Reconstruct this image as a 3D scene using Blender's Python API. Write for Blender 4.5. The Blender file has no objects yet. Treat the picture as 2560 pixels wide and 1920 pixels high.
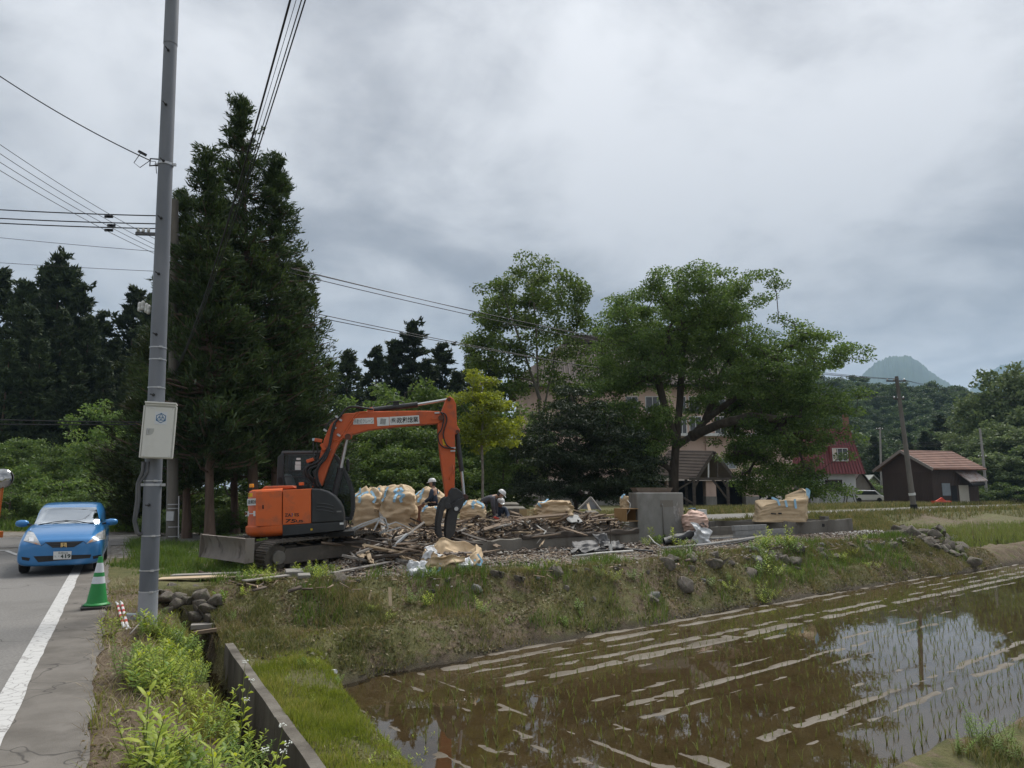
import bpy, bmesh, math, random
import numpy as np
from mathutils import Vector, Matrix

# ------------------------------------------------------------------ camera, sky, sun, exposure
SC = bpy.context.scene
COL = SC.collection
F_PX, CX, CY = 1775.0, 1280.0, 960.0          # focal length in pixels of the 2560 x 1920 photograph
CAM_H, PITCH = 1.75, math.radians(8.49)
cam_d = bpy.data.cameras.new('camera')
cam_d.sensor_width = 36.0
cam_d.lens = F_PX / 2560.0 * 36.0
cam_d.clip_start, cam_d.clip_end = 0.1, 9000.0
cam = bpy.data.objects.new('camera', cam_d)
COL.objects.link(cam)
cam.location = (0, 0, CAM_H)
cam.rotation_euler = (math.pi / 2 + PITCH, 0, 0)
SC.camera = cam

SUN_EL, SUN_AZ = math.radians(58), math.radians(28)   # high, ahead and a little to the right
world = bpy.data.worlds.new('World')
SC.world = world
world.use_nodes = True
wt = world.node_tree
wt.nodes.clear()
def wn(t, **k):
    n = wt.nodes.new(t)
    for a, b in k.items(): setattr(n, a, b)
    return n
def wmath(op, a, b=None, c=None):
    n = wn('ShaderNodeMath', operation=op)
    for i, x in enumerate((a, b, c)):
        if x is None: continue
        if isinstance(x, (int, float)): n.inputs[i].default_value = x
        else: wt.links.new(x, n.inputs[i])
    return n.outputs[0]
def wmix(f, a, b):
    n = wn('ShaderNodeMix', data_type='RGBA')
    for s, x in ((0, f), (6, a), (7, b)):
        if isinstance(x, (int, float)): n.inputs[s].default_value = x
        elif isinstance(x, tuple): n.inputs[s].default_value = x
        else: wt.links.new(x, n.inputs[s])
    return n.outputs[2]
def wramp(x, a, b):
    n = wn('ShaderNodeMapRange', interpolation_type='SMOOTHSTEP')
    wt.links.new(x, n.inputs[0])
    n.inputs[1].default_value, n.inputs[2].default_value = a, b
    return n.outputs[0]
sky = wn('ShaderNodeTexSky', sky_type='NISHITA', sun_disc=False, sun_elevation=SUN_EL, sun_rotation=SUN_AZ)
sky_s = wn('ShaderNodeVectorMath', operation='SCALE')
wt.links.new(sky.outputs[0], sky_s.inputs[0])
sky_s.inputs[3].default_value = 0.05
tc = wn('ShaderNodeTexCoord')
sep = wn('ShaderNodeSeparateXYZ')
wt.links.new(tc.outputs['Generated'], sep.inputs[0])
zup = wmath('MAXIMUM', sep.outputs[2], 0.0)
den = wmath('ADD', zup, 0.30)
cu, cv = wmath('DIVIDE', sep.outputs[0], den), wmath('DIVIDE', sep.outputs[1], den)
cmb = wn('ShaderNodeCombineXYZ')
wt.links.new(cu, cmb.inputs[0]); wt.links.new(cv, cmb.inputs[1])
def wnoise(scale, det, dist, off, rough=0.55):
    mp = wn('ShaderNodeMapping'); mp.inputs['Location'].default_value = off
    wt.links.new(cmb.outputs[0], mp.inputs[0])
    n = wn('ShaderNodeTexNoise')
    wt.links.new(mp.outputs[0], n.inputs['Vector'])
    n.inputs['Scale'].default_value = scale; n.inputs['Detail'].default_value = det
    n.inputs['Roughness'].default_value = rough; n.inputs['Distortion'].default_value = dist
    return n.outputs[0]
n_big = wnoise(0.9, 3.0, 0.5, (3.1, 7.7, 0))
n_mid = wnoise(2.2, 6.0, 0.5, (1.3, 2.2, 4.0))
n_fin = wnoise(6.0, 7.0, 0.3, (5.0, 0.4, 2.0), 0.6)
cl = wmath('ADD', wmath('MULTIPLY', n_big, 0.50), wmath('ADD', wmath('MULTIPLY', n_mid, 0.36), wmath('MULTIPLY', n_fin, 0.17)))
clf = wramp(cl, 0.40, 0.62)
dark, pale = (0.130, 0.135, 0.144, 1), (0.280, 0.285, 0.293, 1)
cloud = wmix(clf, dark, pale)
lum = wmath('ADD', wmath('MULTIPLY', zup, 1.55), 0.42)
slit = wmath('MULTIPLY', wmath('SUBTRACT', 1.0, wramp(zup, 0.06, 0.26)), 0.45)
lum = wmath('ADD', lum, slit)
cl_s = wn('ShaderNodeVectorMath', operation='SCALE')
wt.links.new(cloud, cl_s.inputs[0]); wt.links.new(lum, cl_s.inputs[3])
final = wmix(0.93, sky_s.outputs[0], cl_s.outputs[0])
bg = wn('ShaderNodeBackground')
wt.links.new(final, bg.inputs[0]); bg.inputs[1].default_value = 1.0
wo = wn('ShaderNodeOutputWorld'); wt.links.new(bg.outputs[0], wo.inputs[0])

sun_d = bpy.data.lights.new('sun', 'SUN')
sun_d.energy, sun_d.angle, sun_d.color = 1.5, math.radians(25), (1.0, 0.97, 0.92)
sun = bpy.data.objects.new('sun', sun_d)
COL.objects.link(sun)
sdir = Vector((math.sin(SUN_AZ) * math.cos(SUN_EL), math.cos(SUN_AZ) * math.cos(SUN_EL), math.sin(SUN_EL)))
sun.rotation_euler = sdir.to_track_quat('Z', 'Y').to_euler()
sun.location = (0, 0, 60)
vs = SC.view_settings
vs.view_transform, vs.look, vs.exposure, vs.gamma, vs.use_curve_mapping = 'Standard', 'None', 1.38, 1.0, False
SC.render.engine = 'CYCLES'
cy = SC.cycles
cy.max_bounces, cy.diffuse_bounces, cy.glossy_bounces, cy.transmission_bounces, cy.transparent_max_bounces, cy.volume_bounces = 7, 3, 3, 4, 10, 1
cy.use_denoising = True
cy.sample_clamp_indirect = 6.0

# ------------------------------------------------------------------ geometry helpers
cP, sP = math.cos(PITCH), math.sin(PITCH)
def ray(u, v):
    zc = -(v - CY) / F_PX
    return Vector(((u - CX) / F_PX, cP - sP * zc, sP + cP * zc))
def P(u, v, Y):                      # the point at world depth Y seen at photograph pixel (u, v)
    d = ray(u, v); k = Y / d.y
    return Vector((d.x * k, Y, CAM_H + d.z * k))
def G(u, v, z=0.0):                  # the point of the level z seen at (u, v)
    d = ray(u, v); k = (z - CAM_H) / d.z
    return Vector((d.x * k, d.y * k, z))
def on_plane(u, v, p, n):            # the point of the plane (p, n) seen at (u, v)
    d = ray(u, v); o = Vector((0, 0, CAM_H))
    k = (Vector(p) - o).dot(n) / d.dot(n)
    return o + d * k
def S(r, g, b, k=1.0):
    f = lambda c: ((c / 255 + 0.055) / 1.055) ** 2.4 if c > 10 else c / 255 / 12.92
    return (f(r) * k, f(g) * k, f(b) * k, 1)
V3 = Vector
def RZ(a): return Matrix.Rotation(a, 3, 'Z')
def RX(a): return Matrix.Rotation(a, 3, 'X')
def RY(a): return Matrix.Rotation(a, 3, 'Y')
RNG = random.Random(11)

class MB:
    def __init__(self): self.v = []; self.f = []
    def add(self, V, Fc):
        o = len(self.v)
        self.v.extend([tuple(p) for p in V]); self.f.extend([tuple(i + o for i in f) for f in Fc])
        return self
    def box(self, c, s, R=None):
        c = V3(c); x, y, z = s[0] / 2, s[1] / 2, s[2] / 2
        pts = [V3((a * x, b * y, d * z)) for d in (-1, 1) for b in (-1, 1) for a in (-1, 1)]
        if R is not None: pts = [R @ p for p in pts]
        return self.add([p + c for p in pts], [(0, 2, 3, 1), (4, 5, 7, 6), (0, 1, 5, 4), (2, 6, 7, 3), (0, 4, 6, 2), (1, 3, 7, 5)])
    def beam(self, a, b, w, h, up=(0, 0, 1)):
        a, b = V3(a), V3(b); d = (b - a); L = d.length; d.normalize()
        up = V3(up)
        s = d.cross(up)
        if s.length < 1e-4: s = d.cross(V3((1, 0, 0)))
        s.normalize(); t = s.cross(d)
        R = Matrix((d, s, t)).transposed()
        return self.box((a + b) / 2, (L, w, h), R)
    def tube(self, pts, r, n=8, caps=True):
        pts = [V3(p) for p in pts]; m = len(pts)
        rs = r if isinstance(r, (list, tuple)) else [r] * m
        V = []; ref = None
        for i in range(m):
            d = (pts[min(i + 1, m - 1)] - pts[max(i - 1, 0)]).normalized()
            if ref is None:
                ref = d.orthogonal().normalized()
            ref = (ref - d * ref.dot(d))
            if ref.length < 1e-5: ref = d.orthogonal()
            ref.normalize(); s = d.cross(ref)
            for k in range(n):
                a = 2 * math.pi * k / n
                V.append(pts[i] + (ref * math.cos(a) + s * math.sin(a)) * rs[i])
        Fc = [(i * n + k, i * n + (k + 1) % n, (i + 1) * n + (k + 1) % n, (i + 1) * n + k) for i in range(m - 1) for k in range(n)]
        if caps: Fc += [tuple(range(n))[::-1], tuple(range((m - 1) * n, m * n))]
        return self.add(V, Fc)
    def cyl(self, a, b, r0, r1=None, n=16): return self.tube([a, b], [r0, r0 if r1 is None else r1], n)
    def prism(self, poly, fn, y0, y1):       # poly of (a, b); fn(a, b, y) -> point
        n = len(poly)
        V = [fn(a, b, y0) for a, b in poly] + [fn(a, b, y1) for a, b in poly]
        Fc = [tuple(range(n))[::-1], tuple(range(n, 2 * n))] + [(i, (i + 1) % n, n + (i + 1) % n, n + i) for i in range(n)]
        return self.add(V, Fc)
    def lathe(self, prof, n=24, c=(0, 0, 0), R=None, sx=1, sy=1):
        c = V3(c); V = []
        for r, z in prof:
            for k in range(n):
                a = 2 * math.pi * k / n
                p = V3((r * math.cos(a) * sx, r * math.sin(a) * sy, z))
                V.append(c + (R @ p if R is not None else p))
        m = len(prof)
        Fc = [(i * n + k, i * n + (k + 1) % n, (i + 1) * n + (k + 1) % n, (i + 1) * n + k) for i in range(m - 1) for k in range(n)]
        Fc += [tuple(range(n))[::-1], tuple(range((m - 1) * n, m * n))]
        return self.add(V, Fc)
    def grid(self, fn, nu, nv, close_u=False):   # fn(i/nu, j/nv)
        V = [fn(i / nu, j / nv) for j in range(nv + 1) for i in range(nu + (0 if close_u else 1))]
        w = nu if close_u else nu + 1
        Fc = [(j * w + i, j * w + (i + 1) % w, (j + 1) * w + (i + 1) % w, (j + 1) * w + i) for j in range(nv) for i in range(nu)]
        return self.add(V, Fc)
    def build(self, name, mat, parent=None, smooth=False, bevel=0.0, solid=0.0, origin=None):
        me = bpy.data.meshes.new(name)
        vv = self.v
        if origin is not None: vv = [(p[0] - origin[0], p[1] - origin[1], p[2] - origin[2]) for p in vv]
        me.from_pydata(vv, [], self.f); me.update()
        return link(name, me, mat, parent, smooth, bevel, solid, origin)

def link(name, me, mat, parent=None, smooth=False, bevel=0.0, solid=0.0, origin=None):
    o = bpy.data.objects.new(name, me); COL.objects.link(o)
    if mat is not None and not me.materials: me.materials.append(mat)
    if smooth:
        me.polygons.foreach_set('use_smooth', [True] * len(me.polygons))
        if smooth == 'auto':
            try: me.set_sharp_from_angle(angle=math.radians(38))
            except Exception: pass
    if solid:
        m = o.modifiers.new('solid', 'SOLIDIFY'); m.thickness = solid; m.offset = 0
    if bevel:
        m = o.modifiers.new('bevel', 'BEVEL'); m.width = bevel; m.segments = 2; m.limit_method = 'ANGLE'; m.angle_limit = math.radians(35)
    if origin is not None: o.location = origin
    if parent is not None: o.parent = parent
    return o
def fast_mesh(name, V, Fq):              # numpy arrays, all faces with the same number of corners
    V = np.asarray(V, np.float32); Fq = np.asarray(Fq, np.int32); k = Fq.shape[1]
    me = bpy.data.meshes.new(name)
    me.vertices.add(len(V)); me.vertices.foreach_set('co', V.ravel())
    me.loops.add(Fq.size); me.loops.foreach_set('vertex_index', Fq.ravel())
    me.polygons.add(len(Fq)); me.polygons.foreach_set('loop_start', np.arange(0, Fq.size, k, dtype=np.int32))
    try: me.polygons.foreach_set('loop_total', np.full(len(Fq), k, np.int32))
    except Exception: pass
    me.update(calc_edges=True); me.validate()
    return me
def tag(o, label=None, cat=None, group=None, kind=None):
    if label: o['label'] = label
    if cat: o['category'] = cat
    if group: o['group'] = group
    if kind: o['kind'] = kind
    return o
def thing(name, label, cat, loc=(0, 0, 0), group=None, rot=None):
    o = bpy.data.objects.new(name, None); COL.objects.link(o)
    o.empty_display_size = 0.2
    o.location = loc
    if rot is not None: o.rotation_euler = rot
    return tag(o, label, cat, group)
KIDS = {}
def copy_tree(root, loc, rz=0.0, sc=(1, 1, 1), label=None, group=None, rot=None):
    r = root.copy(); COL.objects.link(r)
    r.location = loc; r.scale = sc
    r.rotation_euler = rot if rot is not None else (0, 0, rz)
    if label: r['label'] = label
    if group: r['group'] = group
    kids = KIDS.get(root.name)
    if kids is None:
        kids = KIDS[root.name] = [(k, list(k.children)) for k in root.children]
    for k, sub in kids:
        c = k.copy(); COL.objects.link(c); c.parent = r
        for s in sub:
            d = s.copy(); COL.objects.link(d); d.parent = c
    return r

def _hash(ix, iy, iz, seed):
    h = (ix.astype(np.int64) * 374761393 + iy.astype(np.int64) * 668265263 + iz.astype(np.int64) * 2147483647 + seed * 1274126177) & 0xFFFFFFFF
    h = ((h ^ (h >> 13)) * 1274126177) & 0xFFFFFFFF
    h = ((h ^ (h >> 16)) * 2246822519) & 0xFFFFFFFF
    return ((h ^ (h >> 15)) & 0xFFFF) / 65535.0
def noise3(x, y, z, seed=0):
    x, y, z = np.broadcast_arrays(np.asarray(x, float), np.asarray(y, float), np.asarray(z, float))
    ix, iy, iz = np.floor(x), np.floor(y), np.floor(z)
    fx, fy, fz = x - ix, y - iy, z - iz
    fx, fy, fz = fx * fx * (3 - 2 * fx), fy * fy * (3 - 2 * fy), fz * fz * (3 - 2 * fz)
    r = 0
    for a in (0, 1):
        for b in (0, 1):
            for c in (0, 1):
                w = (fx if a else 1 - fx) * (fy if b else 1 - fy) * (fz if c else 1 - fz)
                r = r + w * _hash(ix + a, iy + b, iz + c, seed)
    return r * 2 - 1
def fbm(x, y, z=0.0, seed=0, oct=4, gain=0.5):
    r, a = 0, 1.0
    x, y, z = np.asarray(x, float), np.asarray(y, float), np.asarray(z, float)
    for i in range(oct):
        r = r + a * noise3(x * 2 ** i, y * 2 ** i, z * 2 ** i, seed + i); a *= gain
    return r
def sstep(x, a, b):
    t = np.clip((np.asarray(x, float) - a) / (b - a), 0, 1)
    return t * t * (3 - 2 * t)

# ------------------------------------------------------------------ materials
MATS = {}
def mat(name, base, base2=None, scale=4.0, rough=0.7, metal=0.0, bump=0.0, bscale=30.0, spec=0.4, mid=(0.35, 0.65), coat=0.0,
        base3=None, scale3=1.0, mid3=(0.5, 0.7), stretch=(1, 1, 1), detail=6.0, rough2=None, alpha=None, island=0.0, coord='Object', sub=0.0):
    if name in MATS: return MATS[name]
    m = bpy.data.materials.new(name); m.use_nodes = True; MATS[name] = m
    t = m.node_tree; b = t.nodes['Principled BSDF']; L = t.links.new
    b.inputs['Roughness'].default_value = rough
    b.inputs['Metallic'].default_value = metal
    b.inputs['Specular IOR Level'].default_value = spec
    if coat: b.inputs['Coat Weight'].default_value = coat; b.inputs['Coat Roughness'].default_value = 0.06
    b.inputs['Base Color'].default_value = base
    tcn = t.nodes.new('ShaderNodeTexCoord'); mp = t.nodes.new('ShaderNodeMapping')
    mp.inputs['Scale'].default_value = stretch
    L(tcn.outputs[coord], mp.inputs[0])
    def nz(sc, de=detail):
        n = t.nodes.new('ShaderNodeTexNoise'); n.inputs['Scale'].default_value = sc; n.inputs['Detail'].default_value = de
        n.inputs['Roughness'].default_value = 0.62
        L(mp.outputs[0], n.inputs['Vector']); return n.outputs[0]
    def mr(x, a, c, lo=0.0, hi=1.0):
        n = t.nodes.new('ShaderNodeMapRange'); n.inputs[1].default_value = a; n.inputs[2].default_value = c
        n.inputs[3].default_value = lo; n.inputs[4].default_value = hi; L(x, n.inputs[0]); return n.outputs[0]
    def mx(f, a, c, bt='MIX'):
        n = t.nodes.new('ShaderNodeMix'); n.data_type = 'RGBA'; n.blend_type = bt
        for s, x in ((0, f), (6, a), (7, c)):
            if isinstance(x, (int, float, tuple)): n.inputs[s].default_value = x
            else: L(x, n.inputs[s])
        return n.outputs[2]
    colr = None
    if base2 is not None:
        f = mr(nz(scale), *mid)
        colr = mx(f, base, base2)
        if rough2 is not None: L(mr(f, 0, 1, rough, rough2), b.inputs['Roughness'])
    if base3 is not None:
        colr = mx(mr(nz(scale3), *mid3), colr if colr is not None else base, base3)
    if island:
        g = t.nodes.new('ShaderNodeNewGeometry'); oi = t.nodes.new('ShaderNodeObjectInfo')
        a = t.nodes.new('ShaderNodeMath'); a.operation = 'MULTIPLY_ADD'
        L(g.outputs['Random Per Island'], a.inputs[0]); a.inputs[1].default_value = 0.6
        q = t.nodes.new('ShaderNodeMath'); q.operation = 'MULTIPLY'; q.inputs[1].default_value = 0.4
        L(oi.outputs['Random'], q.inputs[0]); L(q.outputs[0], a.inputs[2])
        v = mr(a.outputs[0], 0, 1, 1 - island, 1 + island)
        vm = t.nodes.new('ShaderNodeVectorMath'); vm.operation = 'SCALE'
        if colr is None: vm.inputs[0].default_value = base[:3]
        else: L(colr, vm.inputs[0])
        L(v, vm.inputs[3]); colr = vm.outputs[0]
    if colr is not None: L(colr, b.inputs['Base Color'])
    if bump:
        bn = t.nodes.new('ShaderNodeBump'); bn.inputs['Strength'].default_value = min(1.0, bump); bn.inputs['Distance'].default_value = 0.02
        L(nz(bscale, 5.0), bn.inputs['Height']); L(bn.outputs[0], b.inputs['Normal'])
    if alpha is not None: b.inputs['Alpha'].default_value = alpha
    return m
def leaf_mat(name, c1, c2, c3, var=0.3, trans=0.35, rough=0.55, scale=0.35):
    m = bpy.data.materials.new(name); m.use_nodes = True
    t = m.node_tree; t.nodes.clear(); L = t.links.new
    g = t.nodes.new('ShaderNodeNewGeometry'); oi = t.nodes.new('ShaderNodeObjectInfo'); tcn = t.nodes.new('ShaderNodeTexCoord')
    nz = t.nodes.new('ShaderNodeTexNoise'); nz.inputs['Scale'].default_value = scale; nz.inputs['Detail'].default_value = 3
    L(tcn.outputs['Object'], nz.inputs['Vector'])
    a = t.nodes.new('ShaderNodeMath'); a.operation = 'MULTIPLY_ADD'; L(g.outputs['Random Per Island'], a.inputs[0]); a.inputs[1].default_value = 0.55
    mr = t.nodes.new('ShaderNodeMapRange'); mr.inputs[1].default_value = 0.3; mr.inputs[2].default_value = 0.7; mr.inputs[3].default_value = 0.0; mr.inputs[4].default_value = 0.45
    L(nz.outputs[0], mr.inputs[0]); L(mr.outputs[0], a.inputs[2])
    cr = t.nodes.new('ShaderNodeValToRGB'); e = cr.color_ramp.elements
    e[0].position, e[0].color = 0.1, c1; e[1].position, e[1].color = 0.9, c3
    k = e.new(0.5); k.color = c2
    L(a.outputs[0], cr.inputs[0])
    v = t.nodes.new('ShaderNodeMapRange'); v.inputs[3].default_value = 1 - var; v.inputs[4].default_value = 1 + var; L(oi.outputs['Random'], v.inputs[0])
    vm = t.nodes.new('ShaderNodeVectorMath'); vm.operation = 'SCALE'; L(cr.outputs[0], vm.inputs[0]); L(v.outputs[0], vm.inputs[3])
    b = t.nodes.new('ShaderNodeBsdfPrincipled'); b.inputs['Roughness'].default_value = rough; b.inputs['Specular IOR Level'].default_value = 0.3
    L(vm.outputs[0], b.inputs['Base Color'])
    tr = t.nodes.new('ShaderNodeBsdfTranslucent')
    hs = t.nodes.new('ShaderNodeHueSaturation'); hs.inputs['Hue'].default_value = 0.485; hs.inputs['Saturation'].default_value = 1.1; hs.inputs['Value'].default_value = 1.3
    L(vm.outputs[0], hs.inputs['Color']); L(hs.outputs[0], tr.inputs['Color'])
    ms = t.nodes.new('ShaderNodeMixShader'); ms.inputs[0].default_value = trans
    L(b.outputs[0], ms.inputs[1]); L(tr.outputs[0], ms.inputs[2])
    out = t.nodes.new('ShaderNodeOutputMaterial'); L(ms.outputs[0], out.inputs[0])
    MATS[name] = m
    return m
def water_mat(name, tint, bump=0.05, bscale=6.0):
    m = bpy.data.materials.new(name); m.use_nodes = True
    t = m.node_tree; t.nodes.clear(); L = t.links.new
    tr = t.nodes.new('ShaderNodeBsdfTransparent'); tr.inputs[0].default_value = tint
    gl = t.nodes.new('ShaderNodeBsdfGlossy'); gl.inputs['Roughness'].default_value = 0.015; gl.inputs[0].default_value = (1, 1, 1, 1)
    fr = t.nodes.new('ShaderNodeFresnel'); fr.inputs[0].default_value = 1.52
    tcn = t.nodes.new('ShaderNodeTexCoord'); nz = t.nodes.new('ShaderNodeTexNoise'); nz.inputs['Scale'].default_value = bscale; nz.inputs['Detail'].default_value = 3
    L(tcn.outputs['Object'], nz.inputs['Vector'])
    bn = t.nodes.new('ShaderNodeBump'); bn.inputs['Strength'].default_value = bump; bn.inputs['Distance'].default_value = 0.01
    L(nz.outputs[0], bn.inputs['Height']); L(bn.outputs[0], gl.inputs['Normal'])
    ms = t.nodes.new('ShaderNodeMixShader'); L(fr.outputs[0], ms.inputs[0]); L(tr.outputs[0], ms.inputs[1]); L(gl.outputs[0], ms.inputs[2])
    out = t.nodes.new('ShaderNodeOutputMaterial'); L(ms.outputs[0], out.inputs[0])
    MATS[name] = m
    return m
def glass_mat(name, tint, mixk=0.6, ior=1.5, refl=(.95, .97, 1, 1)):
    m = bpy.data.materials.new(name); m.use_nodes = True
    t = m.node_tree; t.nodes.clear(); L = t.links.new
    tr = t.nodes.new('ShaderNodeBsdfTransparent'); tr.inputs[0].default_value = tint
    gl = t.nodes.new('ShaderNodeBsdfGlossy'); gl.inputs['Roughness'].default_value = 0.02; gl.inputs[0].default_value = refl
    fr = t.nodes.new('ShaderNodeFresnel'); fr.inputs[0].default_value = ior
    ad = t.nodes.new('ShaderNodeMath'); ad.operation = 'MULTIPLY_ADD'; ad.inputs[1].default_value = 1.0; ad.inputs[2].default_value = mixk
    L(fr.outputs[0], ad.inputs[0])
    ms = t.nodes.new('ShaderNodeMixShader'); L(ad.outputs[0], ms.inputs[0]); L(tr.outputs[0], ms.inputs[1]); L(gl.outputs[0], ms.inputs[2])
    out = t.nodes.new('ShaderNodeOutputMaterial'); L(ms.outputs[0], out.inputs[0])
    MATS[name] = m
    return m
_tc = bpy.data.curves.new('lettering_curve', 'FONT'); _to = bpy.data.objects.new('lettering_curve', _tc); COL.objects.link(_to)
def text_polys(body, bold=0.0):
    _tc.body = body; _tc.offset = bold; _tc.resolution_u = 3
    bpy.context.view_layer.update()
    dg = bpy.context.evaluated_depsgraph_get()
    me = bpy.data.meshes.new_from_object(_to.evaluated_get(dg))
    V = np.array([v.co[:2] for v in me.vertices]); Fc = [tuple(p.vertices) for p in me.polygons]
    bpy.data.meshes.remove(me)
    V -= V.min(0); ext = V.max(0)
    return V / ext, Fc, ext[0] / ext[1]
def lettering(body, p00, ex, ey, mat_, parent=None, name='lettering', off=0.003, bold=0.0, shear=0.0):
    V, Fc, _ = text_polys(body, bold)
    p00, ex, ey = V3(p00), V3(ex), V3(ey); n = ex.cross(ey).normalized() * off
    return MB().add([p00 + ex * (a + shear * b) + ey * b + n for a, b in V], Fc).build(name, mat_, parent)
# ------------------------------------------------------------------ ground: levels of the place
RD, RN = np.array((-0.481, 0.877)), np.array((0.877, 0.481))      # along the near road, and to its right
EV, EN = np.array((0.787, 0.617)), np.array((0.617, -0.787))      # along the paddy's back edge, and towards the camera
WATER = -1.15
WATER2 = -0.68
PLATEAU = [(0.0, -0.3), (-7.41, 13.2), (-6.75, 13.35), (-5.9, 13.6), (-4.7, 13.9), (-3.4, 14.2), (-1.15, 14.75), (2.14, 16.9), (5.2, 19.6), (8.1, 22.3), (13, 25.7), (16.2, 27.7), (17.2, 29),
           (17.6, 31), (19.4, 36), (22.4, 44), (25, 49.5), (32, 54.0), (60, 70.5), (130, 112), (3500, 2200), (3500, 6000), (-3500, 6000), (-3500, -300), (-200, -300)]
FOOT = [(-9, 4.9), (-2.3, 11.2), (1.9, 15.0), (8.2, 20.0), (21.2, 29.4), (48, 50.0), (3000, 2360)]
def poly_dist(x, y, poly, closed=True):
    best = np.full(x.shape, 1e9); inside = np.zeros(x.shape, bool)
    n = len(poly)
    for i in range(n if closed else n - 1):
        ax, ay = poly[i]; bx, by = poly[(i + 1) % n]
        dx, dy = bx - ax, by - ay
        t = np.clip(((x - ax) * dx + (y - ay) * dy) / (dx * dx + dy * dy), 0, 1)
        best = np.minimum(best, np.hypot(x - ax - t * dx, y - ay - t * dy))
        if closed:
            c = ((ay > y) != (by > y))
            xi = ax + (y - ay) / (dy if abs(dy) > 1e-9 else 1e-9) * dx
            inside ^= c & (x < xi)
    return np.where(inside, -best, best) if closed else best
def side_of_foot(x, y):                     # signed distance behind the paddy's back edge
    d = poly_dist(x, y, FOOT, False)
    fy = np.interp(x, [p[0] for p in FOOT], [p[1] for p in FOOT])
    return np.where(y > fy, d, -d)
def road_ts(x, y): return x * RN[0] + y * RN[1], x * RD[0] + y * RD[1]
def t_edge(s): return np.interp(s, [0, 5.5, 9, 12, 14], [2.65, 2.85, 3.05, 3.4, 3.6]) + 0.12 * noise3(s * 0.9, 0, 0, 5)
def bund_r(x, y): return (x - 3.9) * 0.547 - (y - 7.6) * 0.837
def height(x, y, rough=True):
    x, y = np.asarray(x, float), np.asarray(y, float)
    t, s = road_ts(x, y)
    dA = poly_dist(x, y, PLATEAU)
    dF = side_of_foot(x, y)
    far = 0.25 * sstep(y, 40, 75)
    W = np.where(x > 16, 1.5, np.maximum(dA, 0) + np.maximum(dF, .05) * np.where(x < -3, .6, 1) + .1)
    k = np.clip(dA / W, 0, 1)
    zp = far - 0.015 - 1.33 * np.where(k < 1, k ** 1.0, 1)
    verge = -0.02 - 0.46 * sstep(t, 0.35, 0.95) + 0.0 * s
    zv = np.where(t < 1.12, verge, -1.4)
    te = t_edge(s)
    zb = np.where((t > 1.58), -0.56 - 0.17 * sstep(t, 1.6, 2.9) - 0.72 * sstep(t, te - 0.55, te + 0.12), -1.4)
    q = bund_r(x, y) + 0.10 * noise3(x * 1.3, y * 1.3, 0, 9)
    zr = -1.4 + 0.52 * sstep(q, -0.22, 0.18) - 0.06 * sstep(q, 0.3, 1.0)
    zb2 = -1.36 + 0.80 * sstep(dF, -0.15, 1.0) - 0.22 * sstep(dF, 1.6, 1.9)
    z = np.maximum.reduce([zp, zv, zb, zr, zb2, np.full(x.shape, -1.36)])
    if rough:
        onland = np.clip(sstep(z, -1.3, -1.1), 0, 1)
        amp = np.where(dA < 0, 0.03, 0.10) * onland * np.where(t < 0.1, 0.0, 1.0)
        amp = np.where((dA < -1) & (y > 40), 0.0, amp)
        z = z + amp * fbm(x * 1.1, y * 1.1, 0, 21, 4)
        z = z - 0.06 * onland * np.where((dA > 0) & (dF > -0.3) & (t > 3), np.abs(noise3(x * 3.1, y * 3.1, 0, 31)), 0)
    cut = (np.abs(t - 1.33) < 0.22) & (s < 14.7)
    z = np.where(cut, np.minimum(z, -1.3), z)
    return z
def axis(parts):
    return np.unique(np.round(np.concatenate(parts), 4))
xs = axis([-np.geomspace(14, 3400, 46)[::-1], np.arange(-14, 24.01, 0.13), np.geomspace(24, 3400, 46)])
ys = axis([np.linspace(-280, 3, 40), np.arange(3, 34.01, 0.13), np.geomspace(34, 5800, 60)])
gx, gy = np.meshgrid(xs, ys)
gz = height(gx, gy)
nx, ny = len(xs), len(ys)
idx = np.arange(nx * ny).reshape(ny, nx)
quads = np.stack([idx[:-1, :-1], idx[:-1, 1:], idx[1:, 1:], idx[1:, :-1]], -1).reshape(-1, 4)
gme = fast_mesh('ground', np.stack([gx, gy, gz], -1).reshape(-1, 3), quads)
tt, ss = road_ts(gx, gy); dA = poly_dist(gx, gy, PLATEAU); dF = side_of_foot(gx, gy)
K = 0.81 * (gx - 0.2) + 0.59 * (gy - 20.6); Bk = -0.59 * (gx - 0.2) + 0.81 * (gy - 20.6)    # foundation frame
site = sstep(K, -9, -6.5) * (1 - sstep(K, 18, 20)) * sstep(Bk, -4.5, -2.2) * (1 - sstep(Bk, 9, 11))
gr = 0.85 * (1 - site)
gr = np.where((dA > -0.6) & (tt > 1.3), 0.55 + 0.2 * fbm(gx * 0.6, gy * 0.6, 0, 3), gr)
berm = (tt > 1.4) & (tt < 3.6) & (ss < 12.5)
gr = np.where(berm, 0.75, gr)
gr = np.where((tt > -0.2) & (tt < 1.0) & (ss < 14.8), 0.3, gr)
gr = np.where((dF > -0.2) & (dF < 1.7) & (dA > 0.7) & (gx > 12), 0.42, gr)
gr = np.where((gx < -8) & (gy > 19) & (gy < 31), 0.15 + 0.7 * sstep(gy + 0.1 * gx, 28.4, 29.4), gr)
gv = site * (0.75 + 0.3 * fbm(gx, gy, 0, 8))
gv = np.where((gx < -8) & (gy > 19) & (gy < 30.5), 0.8, gv)
mud = sstep(-gz, 0.98, 1.12) * (dA > 0)
at = gme.color_attributes.new('zone', 'FLOAT_COLOR', 'POINT')
at.data.foreach_set('color', np.stack([np.clip(gr, 0, 1), np.clip(gv, 0, 1), np.clip(mud, 0, 1), np.ones_like(gr)], -1).astype(np.float32).ravel())
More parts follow.
